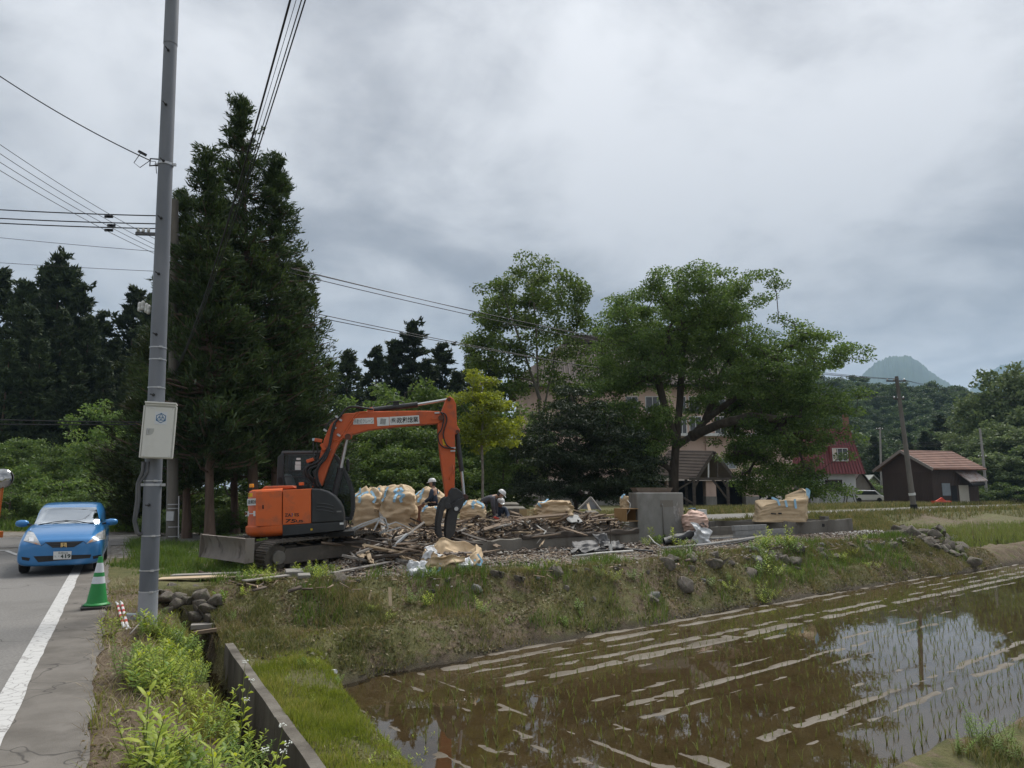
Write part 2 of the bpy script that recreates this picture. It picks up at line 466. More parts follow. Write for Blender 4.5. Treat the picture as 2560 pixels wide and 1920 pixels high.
def ground_material():
    m = bpy.data.materials.new('earth_and_turf'); m.use_nodes = True
    t = m.node_tree; b = t.nodes['Principled BSDF']; L = t.links.new
    b.inputs['Roughness'].default_value = 0.9; b.inputs['Specular IOR Level'].default_value = 0.2
    tcn = t.nodes.new('ShaderNodeTexCoord')
    def nz(sc, de=8, ro=0.65):
        n = t.nodes.new('ShaderNodeTexNoise'); n.inputs['Scale'].default_value = sc; n.inputs['Detail'].default_value = de; n.inputs['Roughness'].default_value = ro
        L(tcn.outputs['Object'], n.inputs['Vector']); return n.outputs[0]
    def mr(x, a, c):
        n = t.nodes.new('ShaderNodeMapRange'); n.inputs[1].default_value = a; n.inputs[2].default_value = c; L(x, n.inputs[0]); return n.outputs[0]
    def mx(f, a, c):
        n = t.nodes.new('ShaderNodeMix'); n.data_type = 'RGBA'
        for s_, x in ((0, f), (6, a), (7, c)):
            if isinstance(x, (float, tuple)): n.inputs[s_].default_value = x
            else: L(x, n.inputs[s_])
        return n.outputs[2]
    def mm(op, a, c):
        n = t.nodes.new('ShaderNodeMath'); n.operation = op
        for i, x in enumerate((a, c)):
            if isinstance(x, float): n.inputs[i].default_value = x
            else: L(x, n.inputs[i])
        return n.outputs[0]
    zn = t.nodes.new('ShaderNodeVertexColor'); zn.layer_name = 'zone'
    sp = t.nodes.new('ShaderNodeSeparateColor'); L(zn.outputs[0], sp.inputs[0])
    soil = mx(mr(nz(1.7), 0.35, 0.65), (0.105, 0.077, 0.05, 1), (0.18, 0.14, 0.098, 1))
    soil = mx(mr(nz(14), 0.45, 0.7), soil, (0.075, 0.055, 0.036, 1))
    turf = mx(mr(nz(2.3), 0.35, 0.65), (0.070, 0.075, 0.026, 1), (0.135, 0.125, 0.055, 1))
    vor = t.nodes.new('ShaderNodeTexVoronoi'); vor.inputs['Scale'].default_value = 22; L(tcn.outputs['Object'], vor.inputs['Vector'])
    pebble = mx(vor.outputs['Color'], (0.14, 0.125, 0.105, 1), (0.33, 0.32, 0.30, 1))
    pebble = mx(mr(nz(5), 0.4, 0.62), pebble, (0.12, 0.098, 0.072, 1))
    gf = mr(mm('ADD', sp.outputs[0], mm('MULTIPLY', mm('SUBTRACT', nz(3.3, 9, 0.72), 0.5), 1.6)), 0.42, 0.58)
    col = mx(gf, soil, turf)
    vf = mr(mm('ADD', sp.outputs[1], mm('MULTIPLY', mm('SUBTRACT', nz(2.1, 8), 0.5), 1.2)), 0.4, 0.6)
    col = mx(vf, col, pebble)
    col = mx(sp.outputs[2], col, (0.055, 0.045, 0.032, 1))
    L(col, b.inputs['Base Color'])
    bn = t.nodes.new('ShaderNodeBump'); bn.inputs['Strength'].default_value = 0.9; bn.inputs['Distance'].default_value = 0.05
    L(mm('ADD', nz(9, 8, 0.7), mm('MULTIPLY', nz(45, 4), 0.4)), bn.inputs['Height']); L(bn.outputs[0], b.inputs['Normal'])
    return m
GROUND_M = ground_material()
tag(link('ground', gme, GROUND_M, smooth=True), kind='structure')
def hz(x, y): return float(height(np.array([x]), np.array([y]))[0])

# ------------------------------------------------------------------ roads
M_ASPH = mat('asphalt', (0.145, 0.138, 0.129, 1), (0.225, 0.215, 0.20, 1), scale=38, rough=0.85, bump=0.5, bscale=110, spec=0.25, base3=(0.14, 0.133, 0.123, 1), scale3=0.45, mid3=(0.48, 0.66), stretch=(1, 1, 1))
M_ASPH2 = mat('asphalt_shoulder', (0.125, 0.114, 0.10, 1), (0.175, 0.16, 0.142, 1), scale=2.0, rough=0.9, bump=0.4, bscale=120, spec=0.2, base3=(0.10, 0.09, 0.078, 1), scale3=1.2, mid3=(0.5, 0.7))
def cracks(m, dark, sc, wid, dist=1.5):
    t = m.node_tree; L = t.links.new; b = t.nodes['Principled BSDF']; src = b.inputs['Base Color'].links[0].from_socket
    tcn = t.nodes.new('ShaderNodeTexCoord'); nz = t.nodes.new('ShaderNodeTexNoise'); nz.inputs['Scale'].default_value = sc * 2.5; L(tcn.outputs['Object'], nz.inputs['Vector'])
    ad = t.nodes.new('ShaderNodeVectorMath'); ad.operation = 'MULTIPLY_ADD'; L(nz.outputs['Color'], ad.inputs[0]); ad.inputs[1].default_value = (dist,) * 3; L(tcn.outputs['Object'], ad.inputs[2])
    v = t.nodes.new('ShaderNodeTexVoronoi'); v.feature = 'DISTANCE_TO_EDGE'; v.inputs['Scale'].default_value = sc; L(ad.outputs[0], v.inputs['Vector'])
    r = t.nodes.new('ShaderNodeMapRange'); r.inputs[1].default_value = 0.0; r.inputs[2].default_value = wid; L(v.outputs[0], r.inputs[0])
    x = t.nodes.new('ShaderNodeMix'); x.data_type = 'RGBA'; L(r.outputs[0], x.inputs[0]); x.inputs[6].default_value = dark; L(src, x.inputs[7]); L(x.outputs[2], b.inputs['Base Color'])
cracks(M_ASPH, (.075, .07, .063, 1), .42, .006); cracks(M_ASPH2, (.06, .055, .05, 1), .7, .012)
def worn_paint(name, col, under, crk=True):
    m = mat(name, col, under, scale=7.0, rough=0.75, mid=(0.60, 0.72), spec=0.3, detail=9)
    if crk: cracks(m, (.2, .19, .18, 1), 7, .04, .05)
    return m
M_LINE = worn_paint('white_road_paint', (0.45, 0.445, 0.43, 1), (0.23, 0.22, 0.205, 1))
M_LINE_Y = worn_paint('faded_orange_road_paint', (0.28, 0.19, 0.10, 1), (0.17, 0.16, 0.15, 1), False)
def rts(t, s, z=0.0): return V3((RN[0] * t + RD[0] * s, RN[1] * t + RD[1] * s, z))
def strip(t0, t1, s0, s1, z, n=30, wob=0.0, seed=0, m=6):
    b = MB()
    def fn(i, j):
        s = s0 + (s1 - s0) * j
        w = wob * float(noise3(s * 1.7, 0, 0, seed) + 0.5 * noise3(s * 5.1, 0, 0, seed + 1)) if wob and i > 0.99 else 0
        return rts(t0 + (t1 - t0) * i + w, s, z)
    return b.grid(fn, m, n)
tag(strip(-7.6, -0.10, -8, 26.5, 0.0, 260, 0.03, 3).build('road', M_ASPH), kind='structure')
tag(strip(-0.60, -0.055, -8, 24.0, 0.005, 260, 0.035, 13).build('road_shoulder', M_ASPH2), kind='structure')
tag(strip(-0.77, -0.585, -8, 24.0, 0.010, 240, 0.012, 7).build('road_edge_line', M_LINE), kind='structure')
tag(strip(-4.4, -1.15, 10.72, 11.0, 0.009, 4).build('stop_line', M_LINE_Y), kind='structure')
CROSS = [(-120, 15.5), (-70, 19.0), (-30, 22.6), (-17, 24.6), (-8, 29.0), (0, 36.2), (12, 46.2), (23, 53.8), (34, 61.0), (51, 71.5), (100, 100), (200, 158), (420, 280)]
def smooth_line(pts, n):
    pts = [np.array(p, float) for p in pts]; out = []
    for i in range(len(pts) - 1):
        p0, p1, p2, p3 = pts[max(i - 1, 0)], pts[i], pts[i + 1], pts[min(i + 2, len(pts) - 1)]
        for k in range(n):
            u = k / n
            out.append(0.5 * ((2 * p1) + (-p0 + p2) * u + (2 * p0 - 5 * p1 + 4 * p2 - p3) * u * u + (-p0 + 3 * p1 - 3 * p2 + p3) * u ** 3))
    out.append(pts[-1]); return out
CL = smooth_line(CROSS, 10)
def ribbon(line, o0, o1, dz):
    b = MB(); V = []
    for i, p in enumerate(line):
        d = line[min(i + 1, len(line) - 1)] - line[max(i - 1, 0)]; d = d / np.hypot(*d); n = np.array((d[1], -d[0]))
        for o in (o0, o1):
            q = p + n * o; zz = 0.25 * float(sstep(p[1], 40, 75))
            V.append((q[0], q[1], zz + dz))
    return b.add(V, [(2 * i, 2 * i + 1, 2 * i + 3, 2 * i + 2) for i in range(len(line) - 1)])
tag(ribbon(CL, -2.7, 2.7, 0.004).build('crossing_road', M_ASPH), kind='structure')
tag(ribbon(CL[60:], 2.25, 2.42, 0.012).build('crossing_road_line', M_LINE), kind='structure')
tag(ribbon(CL[:40], -2.5, -2.38, 0.012).build('crossing_road_far_line', M_LINE), kind='structure')
tag(ribbon([np.array((-30, 20.3)), np.array((-17.5, 22.0)), np.array((-14.6, 21.0)), np.array((-13.3, 19.6))], -0.06, 0.06, 0.014).build('junction_line', M_LINE), kind='structure')

# ------------------------------------------------------------------ paddy fields
PO = np.array((-2.3, 11.2))
def pw(a, b): return PO[0] + EV[0] * a + EN[0] * b, PO[1] + EV[1] * a + EN[1] * b
aa, bb = np.meshgrid(np.arange(-5, 60, 0.16), np.arange(-3.4, 17, 0.06))
px_, py_ = pw(aa, bb)
corner = 1 - sstep(aa - 0.25 * bb, 0.6, 1.8)
wv = bb + .035 * noise3(aa * .4, bb * .5, 0, 44)
st1 = .58 * np.cos(wv * 2 * np.pi / .46) + .25 * np.cos(wv * 2 * np.pi / 1.8 + 1) + .55 * noise3(aa * 0.07, bb * 1.6, 0, 41) + 0.3 * noise3(aa * 0.16, bb * 4.0, 0, 42) + 0.24 * fbm(aa * 1.6, bb * 7, 0, 43, 5, .75)
wet = sstep(bb, 5.0, 7.5) + sstep(aa, 12, 22) * sstep(bb, 1.5, 3.5)
st1 = st1 - 1.5 * np.clip(wet, 0, 1) - 0.08
st2 = .6 * np.cos(aa * 2 * np.pi / .55) + .7 * noise3(aa * 1.2, bb * 0.16, 0, 51) + 0.5 * fbm(aa * 3.2, bb * 2.2, 0, 52, 4, .6) - 0.5
st = st1 * (1 - corner) + st2 * corner
bed = WATER - 0.045 + 0.051 * sstep(st, -0.1, 0.55) + 0.012 * fbm(aa * 3, bb * 3, 0, 61, 4) * sstep(st, 0.0, 0.3)
inside = (side_of_foot(px_, py_) < 0.35) & (road_ts(px_, py_)[0] > 2.5) & (bund_r(px_, py_) < 0.3)
nb, na = aa.shape
idx = np.arange(na * nb).reshape(nb, na)
ok = inside[:-1, :-1] & inside[1:, 1:]
quads = np.stack([idx[:-1, :-1], idx[1:, :-1], idx[1:, 1:], idx[:-1, 1:]], -1)[ok].reshape(-1, 4)
M_MUD = mat('wet_paddy_mud', (0.112, 0.092, 0.066, 1), (0.140, 0.120, 0.093, 1), scale=3.0, rough=0.5, bump=0.5, bscale=26, spec=0.22, base3=(0.08, 0.064, 0.043, 1), scale3=1.2, mid3=(0.5, 0.65))
tag(link('paddy_mud', fast_mesh('paddy_mud', np.stack([px_, py_, bed], -1).reshape(-1, 3), quads), M_MUD, smooth=True), kind='structure')
M_WATER = water_mat('paddy_water', (0.64, 0.57, 0.44, 1), 0.03, 5)
w = MB().add([(-7, 6.5, WATER), (-0.9, 2.0, WATER), (4.4, 6.0, WATER), (40, 29.5, WATER), (70, 66.0, WATER), (-4.2, 12.2, WATER)], [(0, 1, 2, 3, 4, 5)])
tag(w.build('paddy_water', M_WATER), kind='structure')
w = MB().add([(14, 26.0, WATER2), (48, 52.0, WATER2), (200, 166, WATER2), (60, 80, WATER2), (16, 52, WATER2)], [(0, 1, 2, 3, 4)])
tag(w.build('far_paddy_water', M_WATER), kind='structure')
M_DITCHW = water_mat('ditch_water', (0.30, 0.22, 0.13, 1), 0.08, 9)
tag(MB().add([rts(1.05, -6, -1.02), rts(1.6, -6, -1.02), rts(1.6, 17, -1.02), rts(1.05, 17, -1.02)], [(0, 1, 2, 3)]).build('ditch_water', M_DITCHW), kind='structure')
M_CONC_D = mat('stained_concrete', (0.105, 0.092, 0.076, 1), (0.17, 0.155, 0.13, 1), scale=3.0, rough=0.9, bump=0.5, bscale=40, stretch=(1, 1, 0.35), base3=(0.055, 0.047, 0.036, 1), scale3=1.3, mid3=(0.48, 0.66))
wall = thing('ditch_wall', 'low stained concrete wall lining the water ditch beside the grass strip', 'wall', rts(1.4, 0, -1.2))
s = -2.0; k = 0
while s < 11.2:
    L_ = 1.95; tilt = 0.003 * math.sin(k * 2.3)
    b = MB()
    b.grid(lambda i, j: rts(1.54 + tilt * j, s + (L_ - 0.012) * j, -1.3 + 0.80 * i + 0.006 * math.sin(9 * j + k)), 1, 8)
    b.grid(lambda i, j: rts(1.54 + 0.115 * i + tilt * j, s + (L_ - 0.012) * j, -0.50 + 0.006 * math.sin(9 * j + k)), 1, 8)
    b.grid(lambda i, j: rts(1.655 + tilt * j, s + (L_ - 0.012) * j, -0.50 - 0.8 * i + 0.006 * math.sin(9 * j + k)), 1, 8)
    o = b.build('wall_panel', M_CONC_D); o.parent = wall; o.matrix_parent_inverse = Matrix.Translation(-V3(wall.location))
    s += L_; k += 1
b = MB()
b.grid(lambda i, j: rts(1.10 - 0.05 * i + 0.02 * math.sin(j * 40), -4 + 18.5 * j, -1.3 + 0.78 * i), 2, 60)
o = b.build('ditch_side', mat('ditch_earth', (0.05, 0.04, 0.028, 1), (0.09, 0.07, 0.05, 1), scale=6, rough=0.95, bump=0.8, bscale=14)); tag(o, kind='structure')

# ------------------------------------------------------------------ grasses
M_GR_BRIGHT = leaf_mat('bright_grass_blades', (0.102, 0.138, 0.024, 1), (0.186, 0.234, 0.037, 1), (0.324, 0.312, 0.099, 1), 0, 0.4, scale=1.3)
M_GR_DULL = leaf_mat('dull_grass_blades', (0.066, 0.093, 0.025, 1), (0.139, 0.146, 0.048, 1), (0.291, 0.231, 0.120, 1), 0, 0.35, scale=1.1)
M_GR_MID = leaf_mat('fresh_grass_blades', (0.05, 0.10, 0.018, 1), (0.09, 0.155, 0.028, 1), (0.15, 0.19, 0.05, 1), 0, 0.35)
M_STRAW = leaf_mat('straw_blades', (0.16, 0.12, 0.07, 1), (0.25, 0.20, 0.12, 1), (0.34, 0.28, 0.18, 1), 0, 0.2)
def blades(name, x, y, z, h, w, lean, mat_, seed, label, cat='grass'):
    g = np.random.default_rng(seed); n = len(x)
    ang = g.uniform(0, 2 * np.pi, n); la = g.uniform(0, 2 * np.pi, n)
    hh = h * g.uniform(0.55, 1.25, n); ln = lean * hh * g.uniform(0.2, 1.3, n)
    dx, dy = np.cos(ang) * w / 2, np.sin(ang) * w / 2
    b0 = np.stack([x - dx, y - dy, z - 0.01], -1); b1 = np.stack([x + dx, y + dy, z - 0.01], -1)
    mx_, my_ = x + np.cos(la) * ln * 0.35, y + np.sin(la) * ln * 0.35
    m0 = np.stack([mx_ - dx * .8, my_ - dy * .8, z + hh * 0.6], -1); m1 = np.stack([mx_ + dx * .8, my_ + dy * .8, z + hh * 0.6], -1)
    tp = np.stack([x + np.cos(la) * ln, y + np.sin(la) * ln, z + hh], -1)
    V = np.stack([b0, b1, m1, m0, tp], 1).reshape(-1, 3)
    i = np.arange(n)[:, None] * 5
    Fq = np.concatenate([i + np.array([0, 1, 2, 3])], 0)
    Ft = i + np.array([3, 2, 4])
    T = np.concatenate([i + np.array([0, 1, 2]), i + np.array([0, 2, 3]), Ft], 0)
    o = link(name, fast_mesh(name, V, T), mat_)
    return tag(o, label, cat, kind='stuff')
def scatter(seed, n, x0, x1, y0, y1, dens):
    g = np.random.default_rng(seed)
    x = g.uniform(x0, x1, n); y = g.uniform(y0, y1, n)
    keep = g.uniform(0, 1, n) < dens(x, y)
    return x[keep], y[keep]
def in_berm(x, y):
    t, s = road_ts(x, y)
    patch = 0.10 + 0.9 * sstep(fbm(x * 1.5, y * 1.5, 0, 71, 4), -0.45, 0.25)
    return ((t > 1.66) & (t < t_edge(s) - 0.02)) * (1 - sstep(s, 8.6, 12.5)) * patch
x, y = scatter(1, 300000, -6.5, 0.8, 4.5, 13, in_berm)
blades('berm_grass', x, y, height(x, y), 0.06 + .05 * sstep(fbm(x * 2, y * 2, 0, 75, 2), 0, .5), 0.007, 0.5, M_GR_BRIGHT, 1, 'short bright green grass on the strip between ditch and paddy')
def in_bank(x, y):
    t, s = road_ts(x, y); d = poly_dist(x, y, PLATEAU); z = height(x, y, False)
    tuft = sstep(fbm(x * 1.6, y * 1.6, 0, 73, 4), -0.1, 0.45)
    top = 0.35 + 0.65 * np.exp(-(d / 0.9) ** 2)
    left = 1 - 0.6 * sstep(x, -3, 0)
    return (t > 1.55) * (d > -0.5) * (d < 3.4) * (z > -1.08) * (s > 8.5 - 20 * (t > 3.4)) * (tuft * top * 0.6 + 0.40) * np.clip(left + 0.4 * sstep(x, 5, 9), 0, 1)
x, y = scatter(2, 1100000, -6.5, 19, 10.5, 32, in_bank)
blades('bank_grass', x, y, height(x, y), 0.05 + .09 * sstep(fbm(x * 1.6, y * 1.6, 0, 73, 4), 0, .5), 0.011, 0.8, M_GR_DULL, 2, 'patchy dull grass on the earth bank above the paddy')
def in_tuft(x, y):
    d = poly_dist(x, y, PLATEAU); t, s = road_ts(x, y)
    f = sstep(fbm(x * 0.9 + 4, y * 0.9, 0, 77, 3), 0.12, 0.35)
    return (d > -1.0) * (d < 1.3) * (t > 1.6) * f
x, y = scatter(3, 120000, -6.5, 18, 12.5, 30, in_tuft)
blades('bank_top_tufts', x, y, height(x, y), 0.24, 0.013, 0.55, M_GR_MID, 3, 'taller fresh grass tufts along the top of the bank')
def in_lawn(x, y):                               # grass under the cedars and by the near road
    t, s = road_ts(x, y)
    e = fbm(x * .7, y * .7, 0, 79, 3)
    return sstep(t + e * .4, .1, .8) * (1 - sstep(t + e, 3.4, 4.6)) * sstep(s + e * 1.2, 15.2, 17) * (s < 27) * (.35 + .65 * sstep(e, -.4, .2))
x, y = scatter(4, 80000, -13.5, -4, 13, 27, in_lawn)
blades('cedar_grass', x, y, height(x, y), (0.10 + .2 * sstep(fbm(x, y, 0, 85, 2), -.3, .4)) * (.4 + .6 * sstep(y, 15.5, 18)), 0.016, 0.7, M_GR_MID, 4, 'tall fresh grass growing below the cedars beside the road')
def in_verge(x, y):
    t, s = road_ts(x, y)
    return ((t > -0.05) & (t < 1.1) & (s < 15)) * (0.25 + 0.75 * sstep(t, 0.35, 0.8)) * (1 - .8 * (t < .5) * (s > 8)) * sstep(fbm(x * 2.2, y * 2.2, 0, 81, 3), -0.25, 0.35)
x, y = scatter(5, 90000, -8, -1.2, 3.0, 14.5, in_verge)
blades('verge_grass', x, y, height(x, y), 0.15, 0.008, 0.9, leaf_mat('yellow_green_blades', (0.10, 0.14, 0.025, 1), (0.20, 0.22, 0.045, 1), (0.30, 0.27, 0.09, 1), 0, 0.35), 5, 'yellowish thin weeds and grass on the verge by the ditch')
x, y = scatter(6, 16000, -8, -1.2, 3.0, 14.5, lambda x, y: ((road_ts(x, y)[0] > -0.13) & (road_ts(x, y)[0] < 0.6)) * 1.0)
blades('dry_stalks', x, y, height(x, y), 0.10, 0.006, 2.2, M_STRAW, 6, 'dry straw litter along the crumbling road edge', 'straw')
x, y = scatter(16, 60000, -5, 18, 12, 31, lambda x, y: ((poly_dist(x, y, PLATEAU) > -2) & (poly_dist(x, y, PLATEAU) < 2.6) & (road_ts(x, y)[0] > 1.6)) * 0.4)
blades('dead_stems', x, y, height(x, y), 0.10, 0.008, 2.6, M_STRAW, 16, 'dead straw and stems lying over the bank', 'straw')
def in_far(x, y):
    d = poly_dist(x, y, PLATEAU); c = poly_dist(x, y, CROSS, False)
    return (d < 1.0) * (c > 3.0) * (c < 9) * 0.9
x, y = scatter(7, 90000, 14, 62, 42, 84, in_far)
blades('roadside_grass', x, y, height(x, y), 0.40, 0.05, 0.6, M_GR_DULL, 7, 'long grass on both sides of the far road')
def in_site(x, y):
    k, b = .81 * (x - .2) + .59 * (y - 20.6), -.59 * (x - .2) + .81 * (y - 20.6); c = poly_dist(x, y, CROSS, False)
    return (poly_dist(x, y, PLATEAU) < -.3) * (c > 2.9) * np.maximum(sstep(b, 3.7, 5.5) * sstep(k, 4, 8), sstep(k, 17.5, 19)) * (.3 + .7 * sstep(fbm(x, y, 0, 87, 3), -.3, .2))
x, y = scatter(18, 120000, 2, 32, 24, 56, in_site)
blades('site_grass', x, y, height(x, y), 0.2, 0.025, 0.7, M_GR_DULL, 18, 'rough grass on the open ground behind the right foundation')
x, y = scatter(8, 30000, -40, -11, 22, 36, lambda x, y: sstep(y + 0.1 * x, 28.8, 29.6))
blades('left_roadside_grass', x, y, height(x, y), 0.5, 0.04, 0.6, M_GR_MID, 8, 'green grass beyond the gravel edge of the crossing road')
x, y = scatter(9, 50000, 2.5, 9, 4, 10.5, lambda x, y: (bund_r(x, y) > 0.25) * sstep(fbm(x * 1.4, y * 1.4, 0, 83, 3), -0.2, 0.3))
blades('bund_grass', x, y, height(x, y), 0.12, 0.009, 0.7, M_GR_DULL, 9, 'thin grass on the dry mud bund at the lower right')
g = np.random.default_rng(10)
ra, rb = np.meshgrid(np.arange(14, 75, 0.22), np.arange(1.9, 36, 0.32))
ra = ra + g.normal(0, .03, ra.shape); rb = rb + g.normal(0, .03, rb.shape)
rx, ry = PO[0] + EV[0] * ra - EN[0] * rb, PO[1] + EV[1] * ra - EN[1] * rb
keep = (poly_dist(rx, ry, PLATEAU) > 0.9) & (rx < 62) & (g.uniform(0, 1, rx.shape) < .6)
rx, ry = rx[keep], ry[keep]
rx, ry = np.repeat(rx, 3) + g.normal(0, .04, rx.size * 3), np.repeat(ry, 3) + g.normal(0, .04, rx.size * 3)
blades('far_rice', rx, ry, np.full(rx.shape, WATER2), 0.22, 0.022, 0.5, leaf_mat('rice_blades', (0.09, 0.13, 0.03, 1), (0.14, 0.18, 0.045, 1), (0.19, 0.21, 0.07, 1), 0, 0.35), 10, 'rows of taller green rice in the far flooded field', 'rice')
M_SEED = leaf_mat('rice_seedling_leaf', (0.080, 0.116, 0.024, 1), (0.128, 0.157, 0.036, 1), (0.192, 0.207, 0.072, 1), 0, 0.3)
def seedling(seed):
    r = random.Random(seed); b = MB()
    for _ in range(r.choice((3, 4, 4, 5))):
        a = r.uniform(0, 6.28); h = r.uniform(0.09, 0.16); ln = r.uniform(0.02, 0.09); w_ = 0.0045
        c, s_ = math.cos(a), math.sin(a); q = V3((-s_ * w_, c * w_, 0))
        p = [V3((c * ln * k * k, s_ * ln * k * k, -0.05 + (h + 0.05) * k - 0.10 * ln * k ** 4 * 4)) for k in (0, 0.4, 0.75, 1.0)]
        b.add([p[0] - q, p[0] + q, p[1] + q, p[1] - q, p[2] + q * .8, p[2] - q * .8, p[3]], [(0, 1, 2, 3), (3, 2, 4, 5), (5, 4, 6)])
    return b
g = np.random.default_rng(12)
A_, B_ = np.meshgrid(np.arange(-3, 56, 0.21), np.arange(0.3, 16, 0.30))
A_ = A_ + g.normal(0, .025, A_.shape); B_ = B_ + g.normal(0, .018, B_.shape)
sx_, sy_ = pw(A_, B_)
tq = road_ts(sx_, sy_)
keep = (side_of_foot(sx_, sy_) < -0.25) & (tq[0] > t_edge(tq[1]) + 0.35) & (bund_r(sx_, sy_) < -0.3) & (g.uniform(0, 1, sx_.shape) > 0.10) & (np.abs(sx_) < 0.78 * sy_ + 1)
sx_, sy_ = sx_[keep], sy_[keep]
order = np.argsort(np.hypot(sx_, sy_)); sx_, sy_ = sx_[order], sy_[order]
vis = (sy_ * 0.42 > 2.9 - 0.2) ; sx_, sy_ = sx_[vis], sy_[vis]
protos = []
for k in range(6):
    protos.append(seedling(k).build('rice_seedling', M_SEED))
RICE_LABEL = 'thin green rice seedling standing in the flooded field'
for i in range(min(300, len(sx_))):
    o = protos[i] if i < 6 else protos[i % 6].copy()
    if i >= 6: COL.objects.link(o)
    o.location = (sx_[i], sy_[i], WATER); o.rotation_euler = (0, 0, float(g.uniform(0, 6.28)))
    k = float(g.uniform(0.75, 1.2)); o.scale = (k, k, k)
    tag(o, RICE_LABEL, 'rice seedling', 'rice seedlings in rows in the near field')
n_r = len(sx_) - 300
xx = np.repeat(sx_[300:], 4) + g.normal(0, .008, n_r * 4); yy = np.repeat(sy_[300:], 4) + g.normal(0, .008, n_r * 4)
blades('rice_rows', xx, yy, np.full(xx.shape, WATER), 0.12, 0.008, 0.6, M_SEED, 13, 'rice seedlings in rows over the rest of the near field', 'rice')
# ------------------------------------------------------------------ trees
M_BARK = mat('grey_brown_bark', (0.060, 0.048, 0.038, 1), (0.105, 0.088, 0.07, 1), scale=5, rough=0.95, bump=0.9, bscale=18, stretch=(1, 1, 0.3))
M_BARK_C = mat('cedar_bark', (0.085, 0.055, 0.040, 1), (0.15, 0.105, 0.08, 1), scale=6, rough=0.95, bump=1.0, bscale=22, stretch=(1, 1, 0.15))
M_BARK_P = mat('pale_bark', (0.16, 0.14, 0.115, 1), (0.24, 0.22, 0.19, 1), scale=6, rough=0.9, bump=0.5, bscale=20)
L_CEDAR = leaf_mat('cedar_foliage', (0.018, 0.033, 0.011, 1), (0.036, 0.063, 0.019, 1), (0.078, 0.113, 0.032, 1), 0.12, 0.2, 0.6)
L_CEDAR_F = leaf_mat('far_cedar_foliage', (0.020, 0.034, 0.014, 1), (0.035, 0.054, 0.022, 1), (0.059, 0.084, 0.031, 1), 0.22, 0.15, 0.7, 0.2)
L_CHERRY = leaf_mat('dark_broad_leaves', (0.041, 0.074, 0.023, 1), (0.082, 0.139, 0.037, 1), (0.158, 0.233, 0.065, 1), 0.1, 0.45)
L_MAPLE = leaf_mat('mid_green_leaves', (0.049, 0.085, 0.022, 1), (0.090, 0.143, 0.037, 1), (0.163, 0.225, 0.062, 1), 0.1, 0.4)
L_MID = leaf_mat('bush_leaves', (0.045, 0.084, 0.021, 1), (0.090, 0.150, 0.039, 1), (0.173, 0.232, 0.068, 1), 0.28, 0.38)
L_LIME = leaf_mat('lime_leaves', (0.115, 0.155, 0.022, 1), (0.19, 0.235, 0.035, 1), (0.27, 0.30, 0.06, 1), 0.1, 0.45)
L_YEW = leaf_mat('yew_leaves', (0.011, 0.022, 0.009, 1), (0.023, 0.039, 0.015, 1), (0.044, 0.063, 0.023, 1), 0.1, 0.15)
L_HILL = leaf_mat('hill_leaves', (0.036, 0.062, 0.024, 1), (0.062, 0.098, 0.036, 1), (0.102, 0.138, 0.054, 1), 0.30, 0.3, 0.6, 0.15)
L_WILLOW = leaf_mat('pale_willow_leaves', (0.079, 0.122, 0.048, 1), (0.122, 0.166, 0.068, 1), (0.179, 0.223, 0.103, 1), 0.12, 0.35, 0.6, 0.15)

def kites(c, d, length, width, g):
    n = len(c)
    d = d / (np.linalg.norm(d, axis=1, keepdims=True) + 1e-9)
    r = g.normal(size=(n, 3)); s = np.cross(d, r); s /= (np.linalg.norm(s, axis=1, keepdims=True) + 1e-9)
    l = length * g.uniform(0.65, 1.3, (n, 1)); w = width * g.uniform(0.7, 1.25, (n, 1))
    up = np.cross(s, d) * w * 0.22
    V = np.stack([c - d * l / 2, c + s * w / 2 + up, c + d * l / 2, c - s * w / 2 + up], 1).reshape(-1, 3)
    return V, np.arange(n * 4).reshape(n, 4)
def leaf_litter(name, label, x, y, m, seed, ln=.075, wd=.035, hi=.05):
    g = np.random.default_rng(seed); c = np.stack([x, y, height(x, y) + g.uniform(0, hi, len(x))], -1); d = g.normal(size=c.shape); d[:, 2] = np.abs(d[:, 2]) * .5
    V, Fq = kites(c, d, ln, wd, g); tag(link(name, fast_mesh(name, V, Fq), m), label, 'ground cover', kind='stuff')
L_LIT = leaf_mat('bank_ground_cover', (0.056, 0.062, 0.026, 1), (0.144, 0.131, 0.060, 1), (0.263, 0.206, 0.120, 1), 0, .25, scale=.9)
def bank_m(x, y):
    d = poly_dist(x, y, PLATEAU); t, s = road_ts(x, y); z = height(x, y, False)
    return ((d > -.4) & (t > 1.75) & (z > -1.12) & ((t > 3.3) | (s > 9))) * (.25 + .75 * sstep(fbm(x * 1.3, y * 1.3, 0, 201, 4), -.3, .3))
x, y = scatter(31, 230000, -6.5, 19, 10.5, 31, bank_m); leaf_litter('bank_ground_cover', 'low matted weeds and clods covering the bank', x, y, L_LIT, 31)
x, y = scatter(32, 60000, -8, -.5, 3.4, 13.5, lambda x, y: ((road_ts(x, y)[0] > -.1) & (road_ts(x, y)[0] < 1.1) | (road_ts(x, y)[0] > 1.66) & (road_ts(x, y)[0] < 3.2)) * (.15 + .85 * sstep(fbm(x * 2, y * 2, 0, 203, 3), 0, .4)))
leaf_litter('verge_ground_cover', 'low creeping weeds and litter on verge and grass strip', x, y, leaf_mat('verge_cover', (.07, .085, .025, 1), (.16, .16, .05, 1), (.24, .19, .10, 1), 0, .3, scale=1.5), 32, .04, .018, .03)
def tubes_np(chains):                      # chains: list of (pts (m,3), radii (m,))
    b = MB()
    for p, r in chains:
        n = 10 if r[0] > 0.15 else (6 if r[0] > 0.05 else 4)
        b.tube([V3(q) for q in p], [float(a) for a in r], n, False)
    return b
